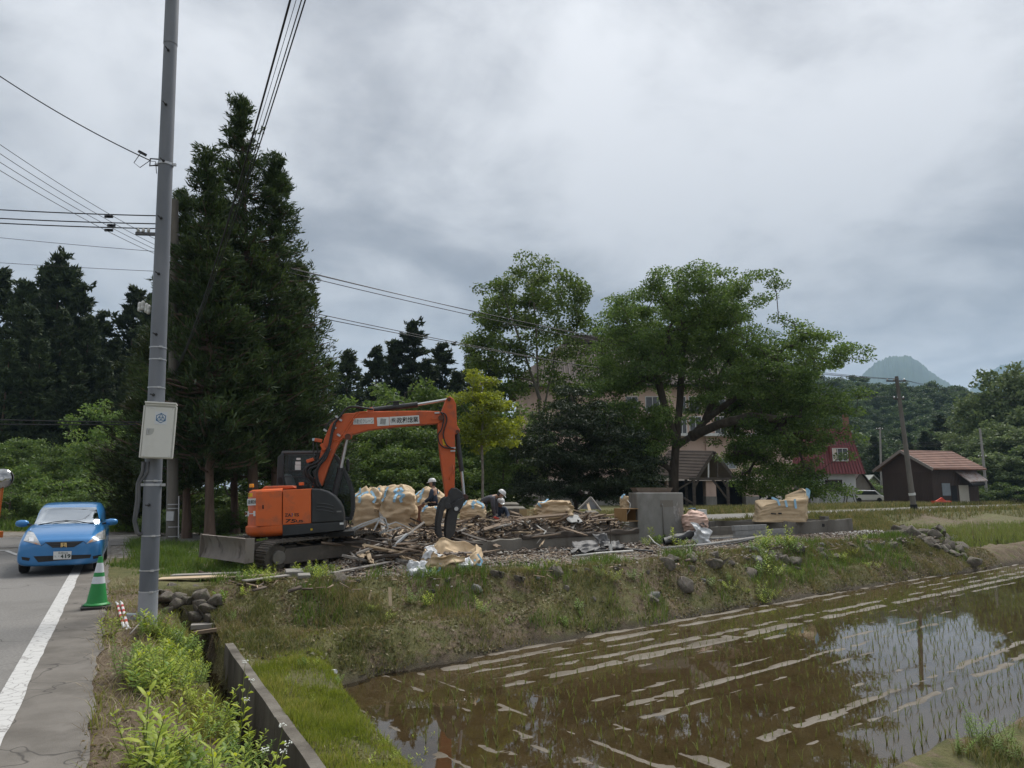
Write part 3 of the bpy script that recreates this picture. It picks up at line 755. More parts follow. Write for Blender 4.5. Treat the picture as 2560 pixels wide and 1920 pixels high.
def skeleton(attr, trunk, r_tip, r_pow, g, droop=0.15, rmax=None, jit=0.05):
    pos, par = [], []
    stems = []
    for st in trunk:
        st = [np.array(p, float) for p in st]; ids = []
        prev = -1
        for i in range(len(st) - 1):
            m = max(2, int(np.linalg.norm(st[i + 1] - st[i]) / 0.5))
            for k in range(m + (1 if i == len(st) - 2 else 0)):
                pos.append(st[i] + (st[i + 1] - st[i]) * k / m); par.append(prev); prev = len(pos) - 1; ids.append(prev)
        stems.append(ids)
    ntr = len(pos)
    tp = np.array(pos)
    lowcut = tp[:, 2].min() + 0.22 * (tp[:, 2].max() - tp[:, 2].min())
    dist = np.array([np.min(np.linalg.norm(tp - a, axis=1)) for a in attr])
    chains = []
    for i in np.argsort(dist):
        a = attr[i]; A = np.array(pos)
        d = A - a
        cost = np.linalg.norm(d, axis=1) + 0.9 * np.maximum(0, d[:, 2]) + 3.0 * (A[:, 2] < lowcut)
        j = int(np.argmin(cost)); p0 = A[j]
        L = np.linalg.norm(a - p0); m = max(2, int(L / 0.7))
        ctrl = p0 + (a - p0) * 0.5 + np.array((0, 0, droop * L)) + g.normal(0, jit * L, 3)
        ids = [j]; prev = j
        for k in range(1, m + 1):
            u = k / m
            q = (1 - u) ** 2 * p0 + 2 * u * (1 - u) * ctrl + u * u * a
            pos.append(q); par.append(prev); prev = len(pos) - 1; ids.append(prev)
        chains.append(ids)
    n = len(pos); w = np.zeros(n)
    for ids in chains: w[ids[-1]] += 1
    for i in range(n - 1, -1, -1):
        if par[i] >= 0: w[par[i]] += w[i]
    rad = r_tip * np.maximum(w, 1) ** r_pow
    A = np.array(pos); out = []
    for ids in stems:
        r = rad[ids].copy(); r = np.maximum.accumulate(r[::-1])[::-1]
        r[0] *= 1.35
        if len(r) > 1: r[1] *= 1.12
        out.append((A[ids], r))
    for ids in chains:
        r = rad[ids].copy(); r[0] = min(r[0], r[1] * 1.15 if len(r) > 1 else r[0])
        out.append((A[ids], r))
    return out
def crown(attr, rad, per, length, width, g, flat=0.55, out_from=None, droop=0.0):
    n = len(attr); rad = np.broadcast_to(np.asarray(rad, float), (n,))
    c = np.repeat(attr, per, 0); r = np.repeat(rad, per)[:, None]
    o = g.normal(size=c.shape); o /= np.linalg.norm(o, axis=1, keepdims=True)
    o *= g.uniform(0.15, 1.0, (len(c), 1)) ** 0.6
    o[:, 2] *= flat
    p = c + o * r
    d = o + 0.7 * g.normal(size=c.shape); d[:, 2] -= droop
    return kites(p, d, length, width, g)
def make_tree(name, label, cat, base, trunk, attr, rad, per, length, width, leafm, bark, seed, flat=0.55, r_tip=0.012, r_pow=0.47, group=None, droop=0.15, ldroop=0.2, jit=0.05):
    g = np.random.default_rng(seed)
    base = V3(base); root = thing(name, label, cat, base, group)
    off = np.array(base)
    tubes_np([(p - off, r) for p, r in skeleton(attr, trunk, r_tip, r_pow, g, droop, jit=jit)]).build('trunk', bark, root, smooth=True)
    V, Fq = crown(attr - off, rad, per, length, width, g, flat, droop=ldroop)
    link('crown', fast_mesh('crown', V, Fq), leafm, root)
    return root
def ell_points(n, c, r, g, shell=0.55, zmin=None):
    o = g.normal(size=(n, 3)); o /= np.linalg.norm(o, axis=1, keepdims=True)
    o *= (shell + (1 - shell) * g.uniform(0, 1, (n, 1)))
    return np.array(c) + o * np.array(r)
def pads(spec, Y, dy, g, dens=1.0):
    out = []
    for u, v, ru, rv, n in spec:
        for _ in range(int(n * dens)):
            a = g.uniform(0, 2 * np.pi); q = math.sqrt(g.uniform(0, 1))
            yy = Y + g.uniform(-dy, dy)
            p0 = P(u + ru * q * math.cos(a), v + rv * q * math.sin(a), Y)
            out.append((p0.x, yy, p0.z))
    return np.array(out)

# --- the wide cherry in front of the pink building
g = np.random.default_rng(101)
TY = 37.0
cb = P(1682, 1272, TY); cb.z = hz(cb.x, cb.y)
cherry = [(1560, 760, 80, 40, 16), (1640, 720, 90, 40, 22), (1760, 700, 90, 36, 24), (1860, 712, 60, 30, 14), (1700, 770, 120, 40, 30), (1830, 780, 90, 40, 24),
          (1530, 830, 70, 40, 18), (1640, 840, 90, 28, 14), (1760, 840, 100, 30, 16), (1880, 840, 70, 28, 18), (1970, 830, 60, 25, 16), (2040, 850, 60, 26, 18), (2100, 880, 36, 18, 12),
          (1500, 920, 70, 40, 18), (1930, 900, 90, 35, 24), (2010, 930, 70, 35, 20), (1840, 940, 70, 40, 14), (1560, 1040, 90, 50, 22), (1480, 1010, 60, 40, 12),
          (1900, 1000, 90, 45, 26), (2000, 1010, 70, 45, 24), (2060, 990, 40, 30, 10), (1930, 1080, 80, 50, 28), (2010, 1100, 50, 50, 18), (1870, 1130, 60, 45, 20), (1950, 1170, 70, 35, 22),
          (1860, 1195, 40, 25, 10), (2000, 1190, 40, 24, 10), (1600, 1110, 60, 40, 12), (1500, 1090, 60, 40, 12), (1600, 790, 110, 50, 24), (1760, 790, 100, 50, 20), (1540, 880, 60, 40, 10), (1680, 740, 120, 40, 20), (1960, 960, 100, 40, 22), (1500, 980, 60, 50, 10), (1890, 1060, 80, 50, 20)]
attr = pads([(1685 + (u - 1685) * (.90 if v < 980 else .98), v + 34, ru, rv, n) for u, v, ru, rv, n in cherry if not (v > 1120 and u < 1880 and u > 1700)] + [(1640, 930, 70, 40, 12), (1730, 940, 70, 40, 13), (1580, 960, 60, 40, 12), (1800, 970, 50, 40, 10), (1590, 1050, 60, 40, 12), (1640, 1090, 50, 40, 9), (1560, 1120, 60, 40, 10), (1740, 1010, 60, 30, 6)], TY, 4.2, g, 1.75)
tr = lambda *pts: [np.array(P(u, v, TY + dy)) for u, v, dy in pts]
b0 = np.array(cb)
stems = [[b0] + tr((1684, 1180, 0), (1690, 1110, 0), (1660, 1010, -.4), (1640, 930, -.8), (1600, 850, -1.2)), tr((1690, 1110, 0), (1700, 1000, .5), (1705, 900, .9), (1720, 800, 1.2)),
         tr((1690, 1115, 0), (1730, 1090, .2), (1765, 1050, .0), (1830, 1000, -.6), (1900, 930, -1.0), (1960, 870, -1.2)), tr((1765, 1050, 0), (1800, 940, 1.4), (1850, 840, 2.0)),
         tr((1730, 1090, .2), (1800, 1060, -1.6), (1880, 1040, -2.4), (1960, 1050, -2.6))]
make_tree('spreading_tree', 'spreading dark green broadleaf tree leaning right in front of the pink building', 'tree', cb, stems, attr, 0.64, 135, 0.15, 0.075, L_CHERRY, M_BARK, 102, flat=0.45, r_tip=0.010, r_pow=0.545)

# --- tall maple behind it
g = np.random.default_rng(111); TY = 41.0
mb_ = P(1352, 1262, TY); mb_.z = hz(mb_.x, mb_.y)
maple = [(1330, 670, 50, 22, 12), (1290, 720, 60, 30, 16), (1380, 720, 60, 30, 18), (1440, 730, 30, 30, 8), (1230, 745, 40, 20, 10), (1260, 790, 70, 30, 16), (1360, 790, 70, 30, 14), (1430, 800, 40, 30, 9),
         (1200, 840, 40, 30, 9), (1280, 860, 70, 30, 14), (1400, 870, 60, 30, 10), (1230, 900, 60, 30, 10), (1330, 930, 70, 40, 12), (1430, 940, 50, 40, 8), (1260, 960, 50, 30, 9), (1400, 1010, 60, 40, 8)]
attr = pads([(u, v + 22, ru, rv, n) for u, v, ru, rv, n in maple], TY, 3.0, g, 1.25)
tr = lambda *pts: [np.array(P(u, v, TY + dy)) for u, v, dy in pts]
b0 = np.array(mb_)
stems = [[b0] + tr((1352, 1100, 0), (1345, 960, 0), (1340, 820, .2), (1330, 700, .3)), tr((1352, 1060, 0), (1385, 900, .8), (1395, 760, 1.0)), tr((1350, 1000, 0), (1310, 880, -.8), (1270, 770, -1.2))]
make_tree('tall_tree', 'tall airy tree with pale stems rising left of the big spreading tree', 'tree', mb_, stems, attr, 0.7, 105, 0.20, 0.11, L_MAPLE, M_BARK_P, 112, flat=0.6, r_tip=0.011, r_pow=0.44, droop=-0.05)

# --- lime young tree, in front of the wood
g = np.random.default_rng(121); TY = 28.0
lb = P(1206, 1262, TY); lb.z = hz(lb.x, lb.y)
attr = pads([(1205, 950, 30, 24, 8), (1190, 1000, 50, 30, 14), (1240, 1010, 36, 30, 10), (1165, 1060, 36, 30, 9), (1220, 1070, 55, 30, 14), (1270, 1090, 30, 26, 7), (1190, 1110, 40, 20, 7), (1280, 1060, 20, 20, 4)], TY, 1.1, g)
stems = [[np.array(lb)] + [np.array(P(u, v, TY)) for u, v in ((1207, 1180), (1204, 1110), (1208, 1020), (1205, 960))]]
make_tree('young_tree', 'slender lime green young tree with a thin pale trunk', 'tree', lb, stems, attr, 0.42, 90, 0.13, 0.085, L_LIME, M_BARK_P, 122, flat=0.5, r_tip=0.008, r_pow=0.44)

# --- dark yew with drooping tiers
g = np.random.default_rng(131); TY = 32.0
yb = P(1440, 1280, TY); yb.z = hz(yb.x, yb.y)
attr = pads([(1420, 985, 30, 22, 8), (1440, 1020, 60, 25, 16), (1400, 1070, 80, 30, 24), (1500, 1070, 70, 30, 20), (1350, 1120, 70, 30, 22), (1450, 1130, 80, 35, 26), (1560, 1110, 70, 35, 22), (1380, 1170, 90, 30, 26), (1500, 1180, 90, 35, 28),
             (1590, 1170, 55, 35, 18), (1340, 1215, 55, 22, 14), (1430, 1230, 90, 26, 24), (1550, 1230, 80, 26, 22), (1620, 1220, 30, 24, 8)], TY, 2.6, g)
stems = [[np.array(yb)] + [np.array(P(u, v, TY)) for u, v in ((1440, 1200), (1442, 1100), (1430, 990))]]
make_tree('evergreen_tree', 'broad blackish green evergreen with drooping tiers behind the concrete block', 'tree', yb, stems, attr, 0.55, 150, 0.20, 0.05, L_YEW, M_BARK, 132, flat=0.35, r_tip=0.010, r_pow=0.42, ldroop=0.5)

# --- cedars
def cedar_mesh(H, clear, R, nb, clumps, blades_per, bl, bw, seed, lean=(0, 0), fluff=0.3, top=0.8):
    g = np.random.default_rng(seed); C = []; D = []; chains = []
    zc = np.sort(clear + (H - clear) * g.uniform(0, 1, nb) ** 1.15)
    for z in zc:
        f = (z - clear) / (H - clear)
        r = R * (1 - f) ** top * (0.55 + 0.45 * min(1, f * 6 + 0.25)) * g.uniform(0.55, 1.18) + 0.15
        a = g.uniform(0, 2 * np.pi)
        ax = np.array((lean[0] * z / H, lean[1] * z / H, 0))
        p0 = ax + np.array((0, 0, z)); dr = np.array((math.cos(a), math.sin(a), 0))
        pts = [p0 + dr * r * u + np.array((0, 0, -0.30 * r * u + 0.42 * r * u * u + (0.25 * r * u if f > 0.75 else 0))) for u in (0, 0.35, 0.7, 1.0)]
        chains.append((np.array(pts), np.array([0.05, 0.035, 0.02, 0.008]) * (0.5 + r / R)))
        m = max(2, int(clumps * (0.35 + 0.65 * r / R)))
        u = g.uniform(0.28, 1.02, m)
        for uu in u:
            q = p0 + dr * r * uu + np.array((0, 0, -0.30 * r * uu + 0.42 * r * uu * uu + (0.25 * r * uu if f > 0.75 else 0)))
            k = fluff * (0.6 + 0.6 * r / R)
            q = q + g.normal(0, 1, 3) * np.array((k, k, k * 0.55)) * (0.5 if uu > 0.9 else 1.0)
            n = blades_per
            o = g.normal(0, 0.5, (n, 3)) * k * 0.75
            C.append(q + o)
            dd = dr * 0.75 + np.array((0, 0, 0.55)) + o * (0.9 / k) * 0.5 + g.normal(0, 0.45, (n, 3))
            D.append(dd)
    tip = np.array((lean[0], lean[1], H))
    n = 60; zz = g.uniform(0, 1.6, n) * (H / 16); C.append(tip + np.stack([g.normal(0, .07, n) * (zz + .3), g.normal(0, .07, n) * (zz + .3), -zz], -1)); D.append(np.stack([g.normal(0, .5, n), g.normal(0, .5, n), np.ones(n)], -1))
    tr_ = np.array([(lean[0] * k, lean[1] * k, H * k) for k in np.linspace(0, 1, 12)])
    rr = 0.0105 * H * (1 - np.linspace(0, 1, 12)) ** 0.8 + 0.01; rr[0] *= 1.35
    chains.insert(0, (tr_, rr))
    V, Fq = kites(np.concatenate(C), np.concatenate(D), bl, bw, g)
    return chains, V, Fq
def cedar(label, base, H, clear, R, nb, clumps, bp, seed, lean=(0, 0), bl=0.30, bw=0.055, group=None, leafm=L_CEDAR, fluff=0.3, top=0.8, dead=True):
    ch, V, Fq = cedar_mesh(H, clear, R, nb, clumps, bp, bl, bw, seed, lean, fluff, top)
    root = thing('cedar_tree', label, 'tree', base, group)
    if dead:
        r = random.Random(seed)
        for _ in range(14):                # bare snags on the lower trunk
            z = r.uniform(1.2, clear + 0.8); a = r.uniform(0, 6.28); L_ = r.choice((0.12, 0.15, 0.3, 1.2))
            p = np.array((lean[0] * z / H, lean[1] * z / H, z))
            ch.append((np.array([p, p + np.array((math.cos(a) * L_ * .6, math.sin(a) * L_ * .6, 0.1 * L_)), p + np.array((math.cos(a) * L_, math.sin(a) * L_, 0.4 * L_))]), np.array([0.035, 0.025, 0.015])))
    tubes_np(ch).build('trunk', M_BARK_C, root, smooth=True)
    link('crown', fast_mesh('crown', V, Fq), leafm, root)
    return root
GRP_C = 'cedars standing beside the excavator'
def base_at(u, Y): p = P(u, 1300, Y); return V3((p.x, Y, hz(p.x, Y)))
def top_h(u, v, Y, b): return P(u, v, Y).z - b.z
for u, Y, tu, tv, clear, R, nb, seed, lab in (
    (640, 26.0, 602, 240, 4.4, 2.5, 330, 1, 'tallest pointed cedar of the dark clump behind the excavator'),
    (528, 24.0, 520, 378, 3.6, 2.3, 280, 2, 'cedar with pale bare trunk on the road side of the clump'),
    (690, 27.0, 690, 386, 4.2, 2.5, 300, 3, 'cedar with airy top on the right of the dark clump'),
    (470, 26.5, 462, 480, 2.8, 2.1, 240, 4, 'shorter cedar of the clump, right behind the steel pole'),
    (770, 28.5, 752, 660, 2.6, 1.9, 220, 5, 'low bushy cedar behind the excavator boom on the clump right edge'),
    (590, 29.0, 570, 520, 3.2, 2.6, 230, 6, 'shaded cedar in the middle of the clump behind its neighbours')):
    b = base_at(u, Y); H = top_h(tu, tv, Y, b)
    tp = P(tu, tv, Y)
    cedar(lab, b, H, clear * .72, R * 1.12, int(nb * 1.08), 11, 14, 200 + seed, (tp.x - b.x, 0), group=GRP_C, top=1.0, fluff=.26, bl=.27, bw=.05)
b = base_at(372, 31.0)
cedar('round bushy dark cedar left of the steel pole, with olive foliage', b, top_h(372, 830, 31, b), 0.6, 2.1, 260, 11, 16, 231, group=GRP_C, leafm=leaf_mat('olive_cedar_foliage', (0.020, 0.032, 0.009, 1), (0.038, 0.055, 0.014, 1), (0.075, 0.09, 0.025, 1), 0.05, 0.2), dead=False, top=0.45)  # olive leaf tones spread over the whole crown
fc = []
for k in range(3):
    ch, V, Fq = cedar_mesh(20, 2.0, 3.9 + 0.4 * k, 170, 10, 14, 0.62, 0.17, 300 + k, fluff=0.45, top=0.9)
    root = thing('cedar_tree', 'x', 'tree', (0, 0, 0))
    tubes_np(ch[:1]).build('trunk', M_BARK_C, root, smooth=True); link('crown', fast_mesh('crown', V, Fq), L_CEDAR_F, root)
    fc.append(root)
n_fc = [0]
def far_cedar(u, v, Y, label, group, wide=1.0):
    b = base_at(u, Y); H = top_h(u, v, Y, b); i = n_fc[0]; n_fc[0] += 1
    k = H / 20.0; sc = (k * wide, k * wide, k)
    rz = (i * 2.399) % 6.28
    if i < 3:
        r = fc[i]; r.location = b; r.rotation_euler = (0, 0, rz); r.scale = sc; tag(r, label, 'tree', group)
    else: copy_tree(fc[i % 3], b, rz, sc, label, group)
GL = 'cedars of the dark wood on the left'
LBL = 'dark cedar in the wood beyond the blue car, one of many alike'
for u, v, Y, lab in ((91, 640, 60, 'highest dark cedar of the wood beyond the blue car'), (56, 664, 62, None), (127, 678, 61, None), (154, 716, 60, None), (0, 700, 58, None), (-60, 680, 60, None), (214, 782, 58, 'low rounded cedar in the gap of the wood left of the pole'), (294, 718, 60, 'slim cedar rising alone between the gap and the steel pole'), (338, 742, 62, None), (376, 700, 63, None), (420, 690, 64, None),
                     (20, 770, 54, None), (180, 800, 54, None), (250, 850, 55, None), (110, 780, 53, None), (320, 830, 55, None), (60, 850, 50, None), (150, 880, 50, None), (230, 900, 50, None), (-20, 850, 49, None), (300, 900, 50, None)):
    far_cedar(u, v, Y, lab or LBL, GL, 1.0)
GM = 'conifers behind the broadleaf trees at the centre'
for u, v, Y, lab in ((1025, 808, 66, 'sharp topped conifer above the excavator boom'), (975, 850, 66, 'dense conifer left of the sharp topped one'), (930, 872, 64, None), (1100, 862, 66, None), (1180, 875, 66, None), (855, 880, 60, 'narrow conifer against the sky just right of the cedar clump'), (1060, 900, 62, None), (1140, 930, 60, None), (1225, 900, 66, None)):
    far_cedar(u, v, Y, lab or 'dark conifer in the background above the green trees at centre', GM, 1.3)

def broad_proto(name, seed, H, Rw, clear, n, per, length, leafm, bark=M_BARK, rad=0.9, shell=0.5):
    g = np.random.default_rng(seed)
    attr = ell_points(n, (0, 0, (H + clear) / 2), (Rw, Rw, (H - clear) / 2 * 0.92), g, shell)
    lum = 1 + 0.3 * noise3(attr[:, 0] * 0.6, attr[:, 1] * 0.6, attr[:, 2] * 0.6, seed)
    attr[:, :2] *= lum[:, None]
    stems = [[np.array((0, 0, 0)), np.array((0.1, 0, clear)), np.array((0, 0.1, H * 0.55)), np.array((0, 0, H * 0.85))]]
    return make_tree(name, 'x', 'tree', (0, 0, 0), stems, attr, rad, per, length, length * 0.55, leafm, bark, seed + 1, flat=0.6, r_tip=0.015, r_pow=0.42)
PB = {'mid': [broad_proto('broadleaf_tree', 400 + k, 10, 3.6, 0.2, 100, 85, 0.30, L_MID) for k in range(3)],
      'hill': [broad_proto('broadleaf_tree', 420 + k, 12, 4.6, 0.8, 80, 60, 0.62, L_HILL, rad=1.3, shell=0.6) for k in range(3)],
      'will': [broad_proto('pale_tree', 440 + k, 14, 5.0, 0.4, 120, 75, 0.50, L_WILLOW, rad=1.2, shell=0.5) for k in range(2)],
      'bush': [broad_proto('roadside_bush', 460 + k, 3, 1.6, 0.1, 46, 80, 0.17, L_MID, rad=0.5) for k in range(3)]}
USED = {}
def place_tree(kind, base, H, W, label, group, cat='tree', k=None):
    lst = PB[kind]; i = USED.get(kind, 0); USED[kind] = i + 1
    h0 = {'mid': 10, 'hill': 12, 'will': 14, 'bush': 3}[kind]; w0 = {'mid': 3.6, 'hill': 4.6, 'will': 5.0, 'bush': 1.6}[kind]
    sc = (W / w0, W / w0, H / h0); rz = (i * 2.399 + 0.7) % 6.28
    if i < len(lst):
        r = lst[i]; r.location = base; r.rotation_euler = (0, 0, rz); r.scale = sc; tag(r, label, cat, group)
    else: r = copy_tree(lst[i % len(lst)], base, rz, sc, label, group); r['category'] = cat
    return r
def tree_px(kind, u, v, Y, W, label, group, cat='tree'):
    b = base_at(u, Y); return place_tree(kind, b, top_h(u, v, Y, b), W, label, group, cat)
GC = 'broadleaf trees behind the work site'
for u, v, Y, W, lab in ((1005, 925, 36, 2.6, 'green tree filling the arch of the excavator boom'), (920, 950, 38, 2.6, 'green tree just right of the cedar clump'), (1090, 960, 38, 2.5, 'green tree between excavator arm and lime tree'), (870, 1010, 35, 2.2, None), (960, 1040, 33, 2.0, None), (1060, 1060, 33, 2.0, None),
                        (1140, 1010, 40, 2.4, None), (1290, 990, 44, 2.6, None), (1000, 1110, 31, 1.6, None), (900, 1120, 31, 1.6, None), (1110, 1120, 32, 1.6, None), (1260, 1090, 36, 1.9, None), (840, 1070, 36, 2.0, None), (760, 1090, 34, 2.2, None), (620, 1120, 35, 2.4, None), (700, 1080, 38, 2.4, None)):
    tree_px('mid', u, v, Y, W, lab or 'green leafy undergrowth tree in shade behind the work site', GC)
GB = 'bushes along the crossing road'
for u, v, Y, W, lab in ((60, 1160, 36, 1.7, 'feathery pale bush behind the round traffic mirror'), (150, 1180, 36, 1.6, None), (235, 1170, 37, 1.8, None), (300, 1190, 35, 1.4, None), (20, 1215, 34, 1.1, None), (110, 1220, 34, 1.1, None), (190, 1230, 34, 1.2, None), (265, 1225, 34, 1.2, None), (330, 1225, 34, 1.2, None), (-30, 1190, 37, 1.6, None),
                        (400, 1210, 33, 1.3, None), (480, 1220, 33, 1.2, None), (560, 1230, 33, 1.3, None), (450, 1265, 29.5, .8, 'low green bush behind the old pole among the cedars'), (610, 1270, 30, .8, None), (500, 1268, 28.5, .9, None), (575, 1262, 29.5, 1.0, None), (405, 1272, 28, .8, None), (655, 1262, 30.5, 1.0, None), (545, 1290, 26.5, .7, None)):
    tree_px('bush', u, v, Y, W, lab or 'leafy roadside bush in front of the dark wood', GB, 'bush')
for u, v, Y, W, lab in ((265, 990, 40, 2.3, 'bright green tree between the dark wood and the pole cabinet'), (40, 1085, 44, 2.2, None), (130, 1100, 43, 2.2, None), (200, 1110, 42, 2.0, None), (-10, 1110, 43, 2.0, None), (90, 1130, 40, 1.7, None), (310, 1100, 40, 1.8, None)):
    tree_px('mid', u, v, Y, W, lab or 'green broadleaf tree at the foot of the dark wood', 'broadleaf trees at the edge of the left wood')

def hill_h(x, y):
    return 34 * np.exp(-(((x - 150) / 120) ** 2 + ((y - 300) / 95) ** 2)) + 26 * np.exp(-(((x - 60) / 60) ** 2 + ((y - 330) / 80) ** 2))
hx, hy = np.meshgrid(np.linspace(-80, 420, 70), np.linspace(135, 560, 50))
hzv = hill_h(hx, hy) + 0.6 * fbm(hx * .05, hy * .05, 0, 91) - 0.9
i_ = np.arange(hx.size).reshape(hx.shape); q_ = np.stack([i_[:-1, :-1], i_[:-1, 1:], i_[1:, 1:], i_[1:, :-1]], -1).reshape(-1, 4)
M_HILL = mat('wooded_hill_floor', (0.03, 0.045, 0.018, 1), (0.05, 0.07, 0.028, 1), scale=0.3, rough=1)
tag(link('hill', fast_mesh('hill', np.stack([hx, hy, hzv], -1).reshape(-1, 3), q_), M_HILL, smooth=True), kind='structure')
g = np.random.default_rng(501); GH = 'trees of the wooded hill on the right'
cand = []
for _ in range(4000):
    y = g.uniform(118, 330); u = g.uniform(1780, 2620)
    x = (u - 1280) / F_PX * y
    if all((x - a) ** 2 + (y - c) ** 2 > 46 for a, c in cand): cand.append((x, y))
    if len(cand) >= 190: break
for x, y in cand:
    z = float(hill_h(np.array(x), np.array(y))) - 0.9 if y > 135 else 0.2
    place_tree('hill', V3((x, y, max(z, 0.0))), g.uniform(9, 14), g.uniform(4.2, 6.2), 'leafy tree in the wood covering the low hill on the right', GH)
for u, v, Y, W in ((2370, 1040, 112, 1.25), (2420, 1060, 112, 1.2), (2330, 1080, 108, 1.2), (2290, 1110, 106, 1.2), (2200, 1090, 104, 1.1), (2400, 1110, 104, 1.2), (2130, 1080, 112, 1.2)):
    far_cedar(u, v, Y, 'dark conifer on the flat ground behind the brown shed', 'conifers behind the brown shed', W * 1.3)
for u, v, Y, W, lab in ((2560, 878, 96, 6.0, 'tallest pale green tree at the right edge of the view'), (2480, 960, 98, 5.2, 'pale green tree left of the tallest one at the right edge'), (2440, 1060, 92, 3.8, None), (2525, 1040, 88, 4.6, None), (2620, 940, 92, 5.5, None), (2490, 1120, 84, 3.4, None), (2560, 1130, 82, 3.6, None), (2600, 1060, 84, 4.4, None)):
    tree_px('will', u, v, Y, W, lab or 'pale green bushy tree right of the brown shed', 'pale trees right of the brown shed')
for u, v, Y, W in ((2455, 1215, 80, 1.8), (2500, 1205, 80, 2.0), (2550, 1210, 79, 2.0), (2600, 1205, 79, 2.0), (2440, 1232, 79, 1.3), (2175, 1205, 96, 2.4), (2150, 1185, 98, 2.4)):
    tree_px('bush', u, v, Y, W, 'low shrub at the foot of the trees by the brown shed', 'shrubs by the brown shed', 'bush')
def ridge(name, D, prof, depth, seed):
    us = np.linspace(prof[0][0], prof[-1][0], 300); vv = np.interp(us, [p[0] for p in prof], [p[1] for p in prof])
    vv = vv + 2 * fbm(us * 0.02, 0, 0, seed, 4) + 2.6 * fbm(us * 0.35, 0, 0, seed + 7, 2)
    rows = []
    for k, f in ((0, 0.0), (0.35, 0.5), (0.7, 0.8), (1.0, 1.0), (1.08, 1.0), (1.5, 0.7), (2.2, 0.0)):
        y = D + depth * (k - 1)
        q = np.array([P(u, v, D) for u, v in zip(us, vv)])
        rows.append(np.stack([q[:, 0] * y / D, np.full(len(us), y), np.maximum(0, q[:, 2]) * f + 30 * (f < .95) * f * fbm(us * .02, k * 3., 0, seed + 3)], -1))
    V = np.concatenate(rows); n = len(us); m = len(rows)
    i_ = np.arange(n * m).reshape(m, n); q_ = np.stack([i_[:-1, :-1], i_[:-1, 1:], i_[1:, 1:], i_[1:, :-1]], -1).reshape(-1, 4)
    tag(link(name, fast_mesh(name, V, q_), mat('wooded_mountain', (0.035, 0.055, 0.025, 1), (0.055, 0.08, 0.035, 1), scale=0.01, rough=1), smooth=True), kind='structure')
ridge('mountain', 2600, [(2252 + (u - 2252) * .86, v) for u, v in [(1700, 1150), (1900, 1060), (2050, 990), (2105, 965), (2150, 930), (2180, 905), (2215, 893), (2268, 890), (2296, 902), (2340, 930), (2400, 960), (2480, 985), (2540, 1040), (2700, 1150)]], 500, 5)
ridge('mountain', 3300, [(2300, 1090), (2420, 980), (2460, 940), (2500, 915), (2560, 900), (2640, 880), (2760, 900), (2900, 990), (3100, 1150)], 500, 9)
# ------------------------------------------------------------------ buildings
M_PINK = mat('pink_render', (0.50, 0.36, 0.29, 1), (0.56, 0.42, 0.35, 1), scale=0.8, rough=0.85, base3=(0.36, 0.27, 0.22, 1), scale3=0.5, mid3=(0.58, 0.75), stretch=(1, 1, 0.4))
M_PINK_P = mat('pale_render', (0.58, 0.50, 0.43, 1), (0.62, 0.55, 0.49, 1), scale=0.9, rough=0.85)
M_ROOF_B = mat('brown_metal_roof', (0.060, 0.046, 0.040, 1), (0.085, 0.068, 0.06, 1), scale=0.7, rough=0.8, spec=0.15, stretch=(1, 1, 1))
M_GLASS_D = mat('dark_window_glass', (0.025, 0.03, 0.033, 1), (0.05, 0.058, 0.06, 1), scale=1.2, rough=0.12, spec=0.6)
M_GLASS_G = mat('frosted_window', (0.16, 0.19, 0.21, 1), (0.22, 0.25, 0.27, 1), scale=2, rough=0.3)
M_FRAME_W = mat('white_frame', (0.62, 0.62, 0.60, 1), (0.5, 0.5, 0.48, 1), scale=4, rough=0.6)
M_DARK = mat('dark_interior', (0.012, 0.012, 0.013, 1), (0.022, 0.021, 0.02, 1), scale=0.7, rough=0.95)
M_CONC = mat('grey_concrete', (0.20, 0.19, 0.17, 1), (0.28, 0.265, 0.24, 1), scale=1.6, rough=0.92, bump=0.35, bscale=45, base3=(0.115, 0.105, 0.088, 1), scale3=0.9, mid3=(0.5, 0.72), stretch=(1, 1, 0.45))
M_WOOD_D = mat('weathered_dark_timber', (0.045, 0.036, 0.029, 1), (0.085, 0.068, 0.054, 1), scale=4, rough=0.9, bump=0.4, bscale=30, stretch=(0.3, 0.3, 1))
M_RED = mat('dark_red_metal_roof', (0.155, 0.032, 0.034, 1), (0.20, 0.045, 0.045, 1), scale=1.2, rough=0.5, base3=(0.11, 0.035, 0.03, 1), scale3=0.6, mid3=(0.55, 0.75))
M_WHITE_SID = mat('white_ribbed_siding', (0.52, 0.53, 0.53, 1), (0.60, 0.61, 0.61, 1), scale=1.5, rough=0.6, stretch=(1, 1, .3))
M_GREY_W = mat('grey_mortar_wall', (0.17, 0.155, 0.135, 1), (0.22, 0.2, 0.18, 1), scale=1.2, rough=0.9)
M_BROWN = mat('brown_corrugated_wall', (0.050, 0.034, 0.026, 1), (0.064, 0.044, 0.034, 1), scale=1.0, rough=0.7, stretch=(1, 1, .3))
M_RUST = mat('rusty_red_brown_roof', (0.155, 0.072, 0.050, 1), (0.22, 0.115, 0.08, 1), scale=1.1, rough=0.75, base3=(0.13, 0.085, 0.065, 1), scale3=2.5, mid3=(0.5, 0.7))
